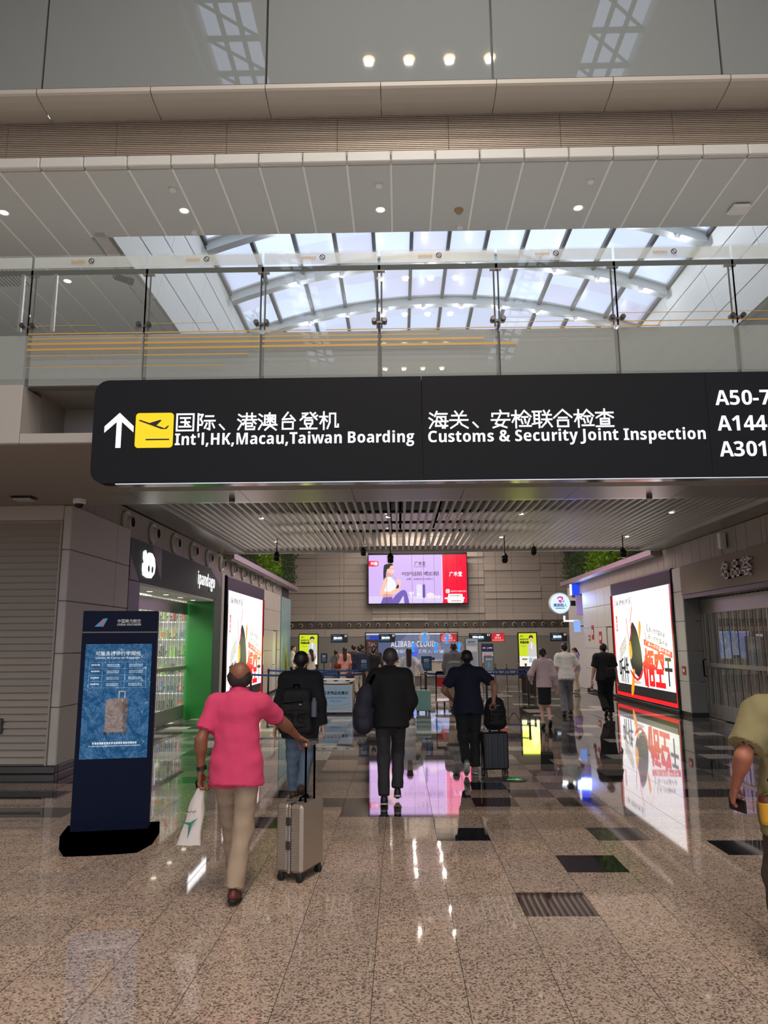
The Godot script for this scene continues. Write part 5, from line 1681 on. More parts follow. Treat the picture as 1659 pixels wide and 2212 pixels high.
# ------------------------------------------------------------------ the check-in hall at the far end
func build_far_hall() -> void:
	var w := struct("wall_rear", "far wall of long beige panels with a band of air nozzles", "wall")
	part("wall_core", mb().box(Vector3(-9.5, 0.0, -36.4), Vector3(12.2, 7.4, -36.05)), "wall_far", w)
	var flat := mb().bbox(Vector3(0.004, 0.003, -0.03), Vector3(1.356, 0.337, 0.0), 0.006).mesh()
	var proud := mb()
	proud.T = Transform3D(Basis(Vector3.RIGHT, -0.16), Vector3(0, 0.337, 0.0))
	proud.bbox(Vector3(0.004, -0.334, -0.02), Vector3(1.356, 0.0, 0.01), 0.006)
	var pm := proud.mesh()
	for r in 13:
		for k in 16:
			var x := -9.48 + 1.36 * k
			var h := hash(Vector2i(k / 2, r)) % 10
			part("wall_panel", pm if h < 3 else flat, "wall_far", w).position = Vector3(x, 2.80 + 0.34 * r, -36.0)
	part("nozzle_band", mb().box(Vector3(-9.5, 2.44, -36.05), Vector3(12.2, 2.79, -36.0)), mat("band_dark", Color8(92, 88, 84), 0.6), w)
	for k in 11:
		part("lower_panel", mb().bbox(Vector3(-9.48 + 1.97 * k, 2.06, -36.05), Vector3(-9.48 + 1.97 * (k + 1) - 0.008, 2.43, -35.98), 0.006), "wall_far", w)
	part("counter_backdrop", mb().box(Vector3(-9.5, 0.0, -36.05), Vector3(12.2, 2.05, -36.0)), mat("backdrop_grey", Color8(150, 148, 142), 0.5), w)
	var c := struct("ceiling_far", "ceiling of the check-in hall", "ceiling")
	part("board", mb().box(Vector3(-9.5, 7.2, -36.4), Vector3(12.2, 7.4, -19.4)), "hall_wall", c)
	part("header", mb().box(Vector3(-9.5, 5.4, -19.5), Vector3(12.2, 7.4, -19.3)), "hall_wall", c)
	for e in [["wall_far_left", -9.7, -9.5], ["wall_far_right", 12.0, 12.2]]:
		var s := struct(e[0], "side wall of the check-in hall", "wall")
		part("plaster", mb().box(Vector3(e[1], 0.0, -36.4), Vector3(e[2], 7.4, -10.3)), "hall_wall", s)
	var first_lamp: Node3D = null
	for r in 8:
		for q in 4:
			var at := Vector3(XM - 1.65 + 1.1 * q, 7.199, -21.2 - 2.0 * r)
			var o := downlight(at, 0.05, Color(1, 0.88, 0.72), 6.0, first_lamp, "warm round downlight in the check-in hall ceiling", "downlights in the check-in hall ceiling")
			if first_lamp == null:
				first_lamp = o
			area("far_downlight", at - Vector3(0, 0.04, 0), Vector3.DOWN, Vector2(0.07, 0.07), 2.6, Color(1.0, 0.93, 0.86))
	# small nozzles in the band
	var nm := nozzle_mesh()
	var sc := Basis(Vector3.RIGHT, PI / 2).scaled(Vector3.ONE * 0.5)
	var first: Node3D = null
	for k in 30:
		if k % 8 == 5:
			continue
		var at := Vector3(-5.2 + 0.465 * k, 2.615, -35.98)
		if first == null:
			first = thing("air_nozzle", "small round air nozzle in the dark band of the far wall", "air vent", at, 0.0, "air nozzles in the far wall band")
			part("ring", nm[0], "panel_beige", first)
			part("throat", nm[1], "black", first)
			first.transform = Transform3D(sc, at)
		else:
			var o := dup(first, at)
			o.transform = Transform3D(sc, at)
	wall_screen()


func wall_screen() -> void:
	var t := thing("video_wall", "big hanging screen with a lilac and red drink advertisement", "screen", Vector3(0.9, 0, -35.55))
	part("housing", mb().bbox(Vector3(-2.39, 3.56, -0.2), Vector3(2.39, 6.08, 0.0), 0.01), "black", t)
	for x in [-1.8, -0.6, 0.6, 1.8]:
		part("hanger", mb().box(Vector3(x - 0.04, 6.08, -0.12), Vector3(x + 0.04, 7.2, -0.08)), "dark_grey", t)
	var c := Canvas.new(960, 470, Color8(204, 176, 236))
	var skin := Color8(236, 190, 170)
	var skin2 := Color8(220, 160, 140)
	var hair := Color8(34, 26, 28)
	var violet := Color8(112, 92, 176)
	c.rect(0, 400, 720, 470, Color8(214, 196, 240))
	# table top goods
	c.shape([390, 360, 446, 360, 438, 382, 424, 390, 426, 418, 408, 418, 410, 390, 398, 382], Color8(232, 222, 242))
	c.rect(468, 290, 526, 420, Color8(222, 216, 246))
	c.rect(526, 290, 552, 420, Color8(106, 84, 160))
	c.rect(474, 374, 500, 392, Color8(240, 236, 250))
	c.curve([566, 390, 586, 370, 620, 372, 660, 400, 690, 396, 694, 424, 660, 416, 610, 424, 576, 412], Color8(234, 222, 226))
	c.rect(430, 418, 690, 426, Color8(226, 214, 240))
	# seated woman with a drink
	c.curve([150, 108, 170, 92, 214, 84, 240, 100, 244, 120, 224, 130, 190, 130, 172, 170, 168, 230, 152, 262, 144, 200], hair)
	c.curve([196, 108, 222, 96, 246, 110, 252, 136, 252, 160, 244, 176, 224, 184, 206, 190, 186, 170, 186, 130], skin)
	c.curve([190, 92, 222, 84, 240, 98, 214, 110, 200, 134, 184, 130], hair)
	c.curve([186, 172, 218, 186, 226, 216, 206, 236, 178, 222], skin2)
	c.curve([176, 222, 214, 214, 240, 240, 262, 270, 266, 330, 258, 374, 200, 374, 146, 380, 156, 300], Color8(236, 234, 240))
	c.curve([158, 226, 184, 224, 170, 300, 152, 350, 210, 356, 262, 330, 272, 352, 216, 392, 128, 392, 106, 372, 126, 310], skin)
	c.curve([148, 382, 220, 384, 232, 412, 146, 416], skin2)
	c.shape([140, 412, 230, 408, 240, 470, 118, 470], violet)
	c.curve([236, 470, 240, 420, 300, 360, 340, 342, 370, 364, 394, 470, 350, 470, 338, 400, 290, 470], violet)
	c.path([232, 196, 260, 226, 276, 246], 7, Color8(150, 164, 214))
	c.curve([270, 240, 300, 232, 314, 250, 300, 270, 280, 268], skin)
	c.shape([262, 330, 282, 290, 304, 294, 300, 320, 276, 336], Color8(44, 22, 26))
	c.curve([240, 344, 270, 326, 300, 330, 296, 356, 264, 372, 240, 366], skin)
	c.curve([296, 262, 316, 256, 312, 310, 290, 340, 296, 300], skin)
	c.path([226, 160, 238, 164, 246, 158], 4, Color8(250, 250, 250))
	c.path([214, 132, 224, 130], 3, hair)
	c.path([238, 130, 246, 130], 3, hair)
	# lettering
	c.curve([0, 60, 90, 60, 96, 66, 96, 92, 88, 108, 0, 108], Color8(232, 20, 70))
	c_hanzi(c, "天猫", 20, 66, 34, 68, 5, Color.WHITE)
	c_hanzi(c, "广禾堂", 450, 66, 42, 112, 4.5, Color8(90, 66, 100))
	c.rect(446, 116, 566, 120, Color8(110, 90, 130))
	c_hanzi(c, "呵护经期", 324, 164, 44, 200, 4.5, Color8(96, 72, 104))
	c_hanzi(c, "喝如期", 540, 164, 44, 150, 4.5, Color8(96, 72, 104))
	c_hanzi(c, "如期内品港机如方品物合人", 372, 226, 22, 270, 2.4, Color8(120, 96, 136))
	c.curve([724, 6, 740, 0, 960, 0, 960, 470, 740, 470, 722, 452], Color8(250, 0, 52))
	c.rect(716, 20, 724, 450, Color8(240, 214, 240))
	c_hanzi(c, "广禾堂", 790, 168, 46, 128, 6, Color.WHITE)
	c.curve([752, 344, 760, 336, 784, 336, 790, 344, 790, 368, 782, 376, 760, 376, 752, 368], Color8(250, 230, 226))
	c_print(c, 800, 350, 950, 1, 15, 20, Color8(250, 180, 180))
	c.curve([776, 392, 790, 384, 900, 384, 914, 396, 914, 470, 776, 470], Color8(250, 244, 248))
	c.curve([756, 416, 920, 414, 930, 424, 920, 432, 758, 434], Color8(252, 250, 252))
	c_print(c, 792, 398, 896, 1, 7, 10, Color8(120, 110, 130))
	c_print(c, 800, 446, 900, 1, 9, 10, Color8(180, 90, 110))
	part("screen", mb().quad(Vector3(-2.35, 3.62, 0.004), Vector3(2.35, 3.62, 0.004), Vector3(2.35, 5.94, 0.004), Vector3(-2.35, 5.94, 0.004)), screen_mat("video_screen", c.tex(), 1.15), t)
	area("video_wall_light", Vector3(0.9, 4.8, -35.5), Vector3.BACK, Vector2(4.6, 2.2), 3.0, Color(0.95, 0.75, 0.95))


# a post with a weighted foot; belts hang between posts
func stanchion(at: Vector3, label: String, group: String, proto: Node3D) -> Node3D:
	if proto:
		return dup(proto, at, 0.0, label, group)
	var t := thing("queue_post", label, "stanchion", at, 0.0, group)
	part("foot", mb().lathe([[0.0, 0.025], [0.08, 0.025], [0.165, 0.012], [0.17, 0.0]], 20), "black", t)
	part("post", mb().lathe([[0.032, 0.02], [0.032, 0.86]], 12), "black", t)
	part("cassette", mb().lathe([[0.032, 0.84], [0.042, 0.85], [0.042, 0.94], [0.03, 0.955], [0.0, 0.955]], 12), "black", t)
	return t


func belt(a: Vector3, b: Vector3, label: String) -> void:
	var d := (b - a).normalized()
	var s := mb()
	a += d * 0.045
	b -= d * 0.045
	var n := d.cross(Vector3.UP).normalized() * 0.002
	var pts := []
	for k in 9:
		var p := a.lerp(b, k / 8.0)
		p.y = 0.90 - 0.03 * (1.0 - pow(2.0 * k / 8.0 - 1.0, 2))
		pts.append(p)
	for k in 8:
		for q in [1.0, -1.0]:
			s.quad(pts[k] + n * q - Vector3(0, 0.028, 0), pts[k + 1] + n * q - Vector3(0, 0.028, 0), pts[k + 1] + n * q + Vector3(0, 0.028, 0), pts[k] + n * q + Vector3(0, 0.028, 0))
	tag(part("queue_belt", s, "belt_blue"), label, "belt", "blue queue belts")


func build_far_things() -> void:
	# queue posts and belts
	var proto: Node3D = null
	var rows := [[-21.8, [-4.3, -2.41, -1.05]], [-21.8, [0.74, 2.48, 3.67]], [-25.0, [-4.35, -2.76, -1.2]], [-25.0, [2.0, 4.4]], [-23.4, [-3.3, -1.9]]]
	var where := ["beside the disposal box", "carrying the framed notices", "in the second belt row", "near the brass rope posts", "between the two belt rows"]
	for r in rows:
		var last := Vector3.INF
		for x in r[1]:
			var at := Vector3(x, 0, r[0])
			var o := stanchion(at, "black queue post with a blue belt " + where[rows.find(r)], "black queue posts", proto)
			if proto == null:
				proto = o
			if last != Vector3.INF:
				belt(last, at, "blue retractable belt stretched between black queue posts")
			last = at
	# framed notices on posts
	var frames := [[0.77, -21.74, 0.98, 1.4, 0.30, "blue framed notice on the queue post beside the grey-dressed woman", Color8(24, 84, 134)], [2.56, -21.74, 0.96, 1.38, 0.29, "pale blue framed notice on a queue post", Color8(150, 190, 214)], [-1.03, -21.74, 0.98, 1.38, 0.30, "navy framed notice on the queue post beside the disposal box", Color8(28, 56, 100)], [-2.8, -27.9, 1.05, 1.41, 0.24, "small navy framed notice beyond the queue belts", Color8(28, 56, 100)]]
	for f in frames:
		var t := thing("post_notice", f[5], "notice", Vector3(f[0], 0, f[1]))
		var h2: float = f[4] / 2
		part("frame", mb().bbox(Vector3(-h2, f[2], -0.02), Vector3(h2, f[3], 0.005), 0.008), "black", t)
		var cv := Canvas.new(96, 136, f[6])
		var pale := Color8(216, 226, 234)
		if f[6].r > 0.5:
			pale = Color8(250, 250, 250)
			cv.rect(14, 14, 82, 34, pale)
			cv.rect(38, 54, 58, 100, Color8(230, 220, 214))
		else:
			c_print(cv, 22, 22, 74, 2, 14, 18, pale)
			c_print(cv, 18, 66, 80, 3, 7, 14, Color8(140, 180, 206))
			cv.path([10, 122, 40, 112, 86, 104], 3, Color8(120, 190, 110))
		part("print", mb().quad(Vector3(-h2 + 0.015, f[2] + 0.015, 0.0065), Vector3(h2 - 0.015, f[2] + 0.015, 0.0065), Vector3(h2 - 0.015, f[3] - 0.015, 0.0065), Vector3(-h2 + 0.015, f[3] - 0.015, 0.0065)), print_mat("post_print_%.2f" % f[0], cv.tex()), t)
		part("stem", mb().tube([Vector3(0, 0.02 if f[1] < -27 else 0.957, -0.04), Vector3(0, f[2] + 0.1, -0.04)], 0.014, 8), "black", t)
		if f[1] < -27:
			part("foot", mb().lathe([[0.0, 0.02], [0.14, 0.012], [0.145, 0.0]], 16), "black", t)
	# gold rope posts
	var gp: Node3D = null
	var grp := [[2.2, -28.6], [2.6, -27.8], [3.0, -27.4], [3.4, -27.0], [3.75, -26.6], [4.1, -26.3], [4.4, -26.5], [4.9, -26.4], [3.3, -28.8], [2.9, -29.2], [5.2, -27.6]]
	var prev := Vector3.INF
	for g in grp:
		var at := Vector3(g[0], 0, g[1])
		if gp == null:
			gp = thing("rope_post", "slim brass rope post before the check-in counters", "stanchion", at, 0.0, "brass rope posts")
			part("foot", mb().lathe([[0.0, 0.03], [0.05, 0.03], [0.15, 0.012], [0.155, 0.0]], 16), "steel_dark", gp)
			part("post", mb().lathe([[0.016, 0.02], [0.016, 0.9]], 8), mat("bronze", Color8(92, 66, 44), 0.4, 0.5), gp)
			part("finial", mb().lathe([[0.02, 0.9], [0.034, 0.91], [0.034, 0.95], [0.03, 0.97], [0.045, 1.0], [0.035, 1.04], [0.0, 1.05]], 12), "brass", gp)
		else:
			dup(gp, at)
		if prev != Vector3.INF and prev.distance_to(at) < 0.9:
			var pts := []
			for k in 9:
				var p := prev.lerp(at, lerpf(0.035, prev.distance_to(at) - 0.035, k / 8.0) / prev.distance_to(at))
				p.y = 0.86 - 0.22 * (1.0 - pow(2.0 * k / 8.0 - 1.0, 2))
				pts.append(p)
			tag(part("barrier_rope", mb().tube(pts, 0.016, 6), mat("rope", Color8(120, 70, 60), 0.8)), "sagging red-brown rope between brass rope posts", "rope", "barrier ropes")
		prev = at
	# disposal box
	var b := thing("disposal_box", "steel disposal box with a pale blue bilingual poster on its front", "bin", Vector3(-1.64, 0, -19.4))
	part("body", mb().bbox(Vector3(-0.43, 0.04, -0.42), Vector3(0.43, 0.74, 0.0), 0.012), "steel_soft", b)
	part("plinth", mb().bbox(Vector3(-0.41, 0.0, -0.4), Vector3(0.41, 0.05, -0.02), 0.008), "dark_grey", b)
	var top := mb()
	top.T = Transform3D(Basis(), Vector3(0, 0, 0.01))
	var arc := PackedVector2Array([Vector2(-0.46, 0.87), Vector2(-0.46, 0.84)])
	for k in 11:
		var x := lerpf(-0.44, 0.44, k / 10.0)
		arc.append(Vector2(x, 0.76 + 0.06 * pow(absf(x) / 0.44, 2)))
	arc.append_array([Vector2(0.46, 0.84), Vector2(0.46, 0.87)])
	top.prism(arc, 0.46)
	part("top", top, "white", b)
	var lg := mb()
	for x in [-0.3, 0.0, 0.3]:
		lg.cbox(Vector3(x, 0.835, 0.0115), Vector3(0.11, 0.022, 0.002))
	part("printed_marks", lg, "navy", b)
	var cv := Canvas.new(384, 300, Color8(168, 198, 224))
	c_hanzi(cv, "自弃物品收集处", 28, 62, 46, 328, 6, Color8(34, 40, 60))
	c_latin(cv, "Abandoned Items", 44, 128, 30, 296, Color8(96, 140, 190))
	c_latin(cv, "Disposal", 120, 170, 34, 140, Color8(96, 140, 190))
	cv.path([0, 214, 90, 240, 200, 246, 300, 232, 384, 214], 6, Color8(120, 160, 210))
	cv.path([0, 250, 120, 256, 260, 244, 384, 230], 5, Color8(196, 206, 120))
	cv.path([0, 278, 160, 282, 300, 268, 384, 250], 5, Color8(214, 140, 120))
	part("poster", mb().quad(Vector3(-0.38, 0.1, 0.004), Vector3(0.38, 0.1, 0.004), Vector3(0.38, 0.7, 0.004), Vector3(-0.38, 0.7, 0.004)), print_mat("disposal_poster", cv.tex()), b)
	# yellow lightboxes
	var yl := Canvas.new(200, 360, Color8(206, 224, 20))
	yl.rect(0, 250, 200, 360, Color8(244, 240, 232))
	c_hanzi(yl, "品人", 18, 20, 18, 40, 3, Color8(50, 60, 20))
	c_hanzi(yl, "航空国方可合", 14, 58, 16, 96, 2.6, Color8(40, 50, 20))
	c_hanzi(yl, "机超品格", 14, 84, 28, 100, 5, Color8(30, 40, 20))
	yl.path([24, 146, 40, 130, 52, 150, 70, 136, 84, 142], 2.5, Color8(60, 70, 30))
	yl.curve([120, 48, 140, 32, 158, 44, 160, 74, 146, 92, 128, 84], Color8(226, 180, 150))
	yl.curve([114, 60, 122, 28, 150, 22, 166, 44, 160, 56, 144, 44, 126, 52], Color8(40, 32, 28))
	yl.curve([96, 190, 104, 130, 130, 100, 162, 100, 190, 124, 198, 190, 198, 250, 104, 250], Color8(206, 204, 196))
	yl.shape([134, 100, 156, 100, 150, 180, 138, 180], Color8(236, 236, 232))
	yl.oval(128, 178, 14, 9, Color8(226, 180, 150))
	yl.rect(30, 274, 90, 290, Color8(110, 120, 110))
	yl.rect(110, 268, 146, 320, Color8(150, 190, 214))
	yl.rect(152, 268, 184, 320, Color8(200, 206, 210))
	var sm := screen_mat("yellow_screen", yl.tex(), 1.0)
	var k := 0
	for q in [[-3.76, -31.0, 0.7, 2.12, 0.74, "yellow lit advertising display with a standing figure near the pale blue partition"], [4.58, -27.0, 0.62, 2.08, 0.62, "yellow lit advertising display with a standing figure behind the brass rope posts"]]:
		var t := thing("advertising_display", q[5], "display", Vector3(q[0], 0, q[1]))
		var h2: float = q[4] / 2
		part("housing", mb().bbox(Vector3(-h2 - 0.04, 0.5, -0.12), Vector3(h2 + 0.04, q[3] + 0.04, 0.0), 0.01), "black", t)
		part("stand", mb().bbox(Vector3(-h2 * 0.8, 0.0, -0.16), Vector3(h2 * 0.8, 0.5, -0.02), 0.01), "black", t)
		part("screen", mb().quad(Vector3(-h2, 0.92, 0.003), Vector3(h2, 0.92, 0.003), Vector3(h2, q[3], 0.003), Vector3(-h2, q[3], 0.003)), sm, t)
		area("advertising_glow", Vector3(q[0], 1.5, q[1] + 0.05), Vector3.BACK, Vector2(0.6, 1.1), 0.7, Color(0.95, 1.0, 0.4))
	# counter displays
	var disp := [[-2.57, 0.72, Color8(14, 16, 20), "black counter display with a white number beside the yellow display"], [-0.53, 0.7, Color8(14, 16, 20), "black counter display over the queue beside the blue video panel"], [2.08, 0.7, Color8(196, 30, 40), "red counter display above the hologram discs"], [3.42, 0.94, Color8(14, 16, 20), "wide black counter display with white light lines"], [4.18, 0.56, Color8(206, 30, 46), "red VIP counter display"], [6.75, 0.7, Color8(14, 16, 20), "black counter display beside the panelled wall end"]]
	for d in disp:
		var t := thing("counter_display", d[3], "display", Vector3(d[0], 0, -32.0))
		var h2: float = d[1] / 2
		part("housing", mb().bbox(Vector3(-h2, 1.79, -0.06), Vector3(h2, 2.15, 0.0), 0.006), "black", t)
		var cv2 := Canvas.new(144, 72, d[2])
		if d[2].r > 0.5:
			c_latin(cv2, "VIP", 52, 8, 18, 40, Color.WHITE)
			c_hanzi(cv2, "登机关台", 36, 32, 15, 72, 2, Color8(250, 220, 220))
			cv2.rect(10, 54, 134, 68, Color8(240, 110, 90))
		else:
			c_hanzi(cv2, "国际登机", 24, 22, 22, 74, 4, Color.WHITE)
			c_latin(cv2, "17", 118, 6, 18, 22, Color.WHITE)
			cv2.rect(8, 50, 100, 53, Color8(60, 150, 200))
			cv2.rect(8, 58, 90, 60, Color8(40, 110, 150))
			cv2.rect(8, 8, 80, 11, Color8(60, 150, 200))
		part("screen", mb().quad(Vector3(-h2 + 0.01, 1.8, 0.002), Vector3(h2 - 0.01, 1.8, 0.002), Vector3(h2 - 0.01, 2.14, 0.002), Vector3(-h2 + 0.01, 2.14, 0.002)), screen_mat("counter_screen_%d" % k, cv2.tex(), 1.0), t)
		part("hanger", mb().tube([Vector3(0, 2.14, -0.03), Vector3(0, 7.2, -0.03)], 0.005, 6), "wall_far", t)
		k += 1
	# blue video panel with lettering
	var v := thing("video_panel", "blue lit video panel with white cloud company lettering behind the counter", "screen", Vector3(0.55, 0, -34.8))
	part("housing", mb().bbox(Vector3(-2.15, 0.72, -0.1), Vector3(2.15, 2.25, 0.0), 0.01), "black", v)
	part("stand", mb().box(Vector3(-1.9, 0.0, -0.1), Vector3(1.9, 0.72, -0.03)), "dark_grey", v)
	var vc := Canvas.new(512, 184, Color8(122, 128, 156))
	vc.shape([0, 0, 240, 0, 60, 184, 0, 184], Color8(96, 104, 140))
	vc.shape([400, 184, 512, 60, 512, 184], Color8(150, 146, 160))
	vc.rect(0, 0, 512, 8, Color8(236, 240, 250))
	vc.rect(20, 14, 80, 50, Color8(40, 70, 200))
	c_latin(vc, "ALIBABA CLOUD", 140, 46, 34, 250, Color8(240, 244, 255))
	c_hanzi(vc, "品航合国空可方人台查", 120, 96, 20, 320, 3, Color8(210, 216, 236))
	vc.shape([260, 84, 300, 84, 280, 160, 256, 160], Color8(80, 110, 240))
	part("screen", mb().quad(Vector3(-2.1, 0.77, 0.003), Vector3(2.1, 0.77, 0.003), Vector3(2.1, 2.2, 0.003), Vector3(-2.1, 2.2, 0.003)), screen_mat("cloud_screen", vc.tex(), 0.8), v)
	area("video_panel_glow", Vector3(0.55, 1.5, -34.75), Vector3.BACK, Vector2(4.0, 1.3), 1.0, Color(0.75, 0.8, 1.0))
	# hologram discs
	var hp: Node3D = null
	for q in [[1.03, 1.98], [1.96, 1.92], [1.48, 1.58], [2.43, 1.58], [0.55, 1.59]]:
		var at := Vector3(q[0], q[1], -31.0)
		if hp == null:
			hp = thing("hologram_disc", "clear round hologram disc showing a glowing blue figure above the counter", "display", at, 0.0, "hologram discs above the counter")
			var rim := []
			for j in 25:
				rim.append(Vector3(0.25 * cos(TAU * j / 24), 0.25 * sin(TAU * j / 24), 0))
			part("rim", mb().tube(rim, 0.006, 5, false), "chrome", hp)
			var disc := PackedVector2Array()
			for j in 24:
				disc.append(Vector2(0.248 * cos(TAU * j / 24), 0.248 * sin(TAU * j / 24)))
			part("clear_disc", mb().prism(disc, 0.004), pane_mat("disc_glass", Color8(200, 210, 255), 0.12), hp)
			var fig := PackedVector2Array()
			for j in [[-0.05, -0.2], [0.06, -0.2], [0.05, -0.12], [0.02, -0.06], [0.07, 0.02], [0.09, 0.12], [0.04, 0.18], [-0.03, 0.16], [-0.05, 0.06], [-0.02, -0.06], [-0.06, -0.14]]:
				fig.append(Vector2(j[0], j[1]))
			part("light_figure", mb().prism(fig, 0.01), glow("hologram_light", Color(0.15, 0.55, 1.0), 1.3), hp).position.z = 0.012
			part("hanger", mb().tube([Vector3(0, 0.25, 0), Vector3(0, 7.2 - at.y, 0)], 0.004, 4), "steel", hp)
		else:
			var o := dup(hp, at)
			var hg: MeshInstance3D = o.get_node("hanger")
			hg.mesh = mb().tube([Vector3(0, 0.25, 0), Vector3(0, 7.2 - at.y, 0)], 0.004, 4).mesh()
	# counter of pale marble
	var ct := thing("marble_counter", "long pale marble counter before the blue video panel", "counter", Vector3(1.0, 0, -32.2))
	var marble := mat("marble", Color8(206, 200, 192), 0.2)
	triplanar(marble, noise_tex(FastNoiseLite.TYPE_SIMPLEX, 0.01, [[0.0, Color8(200, 196, 190)], [0.45, Color8(250, 248, 244)], [0.5, Color8(190, 184, 176)], [0.55, Color8(250, 248, 244)], [1.0, Color8(240, 238, 234)]], 256, 4), 0.5)
	part("front", mb().bbox(Vector3(-1.5, 0.36, -0.5), Vector3(1.5, 0.98, 0.0), 0.01), marble, ct)
	part("top", mb().bbox(Vector3(-1.55, 0.98, -0.55), Vector3(1.55, 1.03, 0.06), 0.01), marble, ct)
	part("base", mb().box(Vector3(-1.45, 0.0, -0.45), Vector3(1.45, 0.36, -0.06)), "mid_grey", ct)
	for x in [-0.9, 0.2, 1.05]:
		part("terminal", mb().bbox(Vector3(x, 1.03, -0.3), Vector3(x + 0.3, 1.16, -0.1), 0.02), "dark_grey", ct)
	# upright poster boards
	var ub := [[2.49, -26.0, 0.46, 0.9, 1.92, Color8(176, 196, 214), "tall pale blue notice board on a dark stand behind the queue posts", 0], [3.49, -30.0, 0.48, 0.18, 1.72, Color8(206, 212, 224), "tall white notice board with a navy header behind the queue posts", 1], [-1.02, -28.0, 0.46, 1.1, 1.9, Color8(92, 66, 66), "brown poster board on an easel beside the waiting queue", 2]]
	for u in ub:
		var t := thing("notice_board", u[6], "notice board", Vector3(u[0], 0, u[1]))
		var h2: float = u[2] / 2
		part("frame", mb().bbox(Vector3(-h2, u[3], -0.05), Vector3(h2, u[4], 0.0), 0.008), "dark_grey", t)
		var cv3 := Canvas.new(96, 220, u[5])
		if u[7] == 1:
			cv3.rect(0, 0, 96, 44, Color8(34, 52, 104))
			cv3.oval(48, 24, 8, 8, Color8(220, 90, 70))
			c_print(cv3, 8, 18, 36, 1, 8, 12, Color.WHITE)
			c_print(cv3, 60, 18, 90, 1, 8, 12, Color.WHITE)
			c_print(cv3, 20, 64, 80, 1, 10, 14, Color8(200, 60, 60))
			c_print(cv3, 16, 84, 80, 6, 5, 14, Color8(80, 90, 120))
			cv3.rect(0, 188, 96, 220, Color8(90, 94, 104))
		elif u[7] == 0:
			c_print(cv3, 20, 20, 76, 1, 10, 12, Color8(50, 70, 110))
			cv3.rect(8, 60, 88, 96, Color8(232, 226, 226))
			c_print(cv3, 12, 40, 84, 1, 5, 9, Color8(90, 110, 150))
			c_print(cv3, 12, 110, 84, 9, 5, 11, Color8(110, 120, 150))
		else:
			c_latin(cv3, "Tax", 14, 24, 40, 60, Color8(226, 214, 206), false)
			c_print(cv3, 20, 90, 76, 6, 5, 16, Color8(190, 166, 156))
			cv3.oval(48, 196, 22, 14, Color8(210, 176, 90))
		part("print", mb().quad(Vector3(-h2 + 0.02, u[3] + 0.02, 0.0015), Vector3(h2 - 0.02, u[3] + 0.02, 0.0015), Vector3(h2 - 0.02, u[4] - 0.02, 0.0015), Vector3(-h2 + 0.02, u[4] - 0.02, 0.0015)), print_mat("board_%d" % u[7], cv3.tex()), t)
		for s in [-1.0, 1.0]:
			part("leg", mb().tube([Vector3(s * h2 * 0.8, u[3] + 0.1, -0.04), Vector3(s * h2 * 0.9, 0.0, -0.04 - 0.12 * (1 if s > 0 else -1))], 0.014, 6), "dark_grey", t)


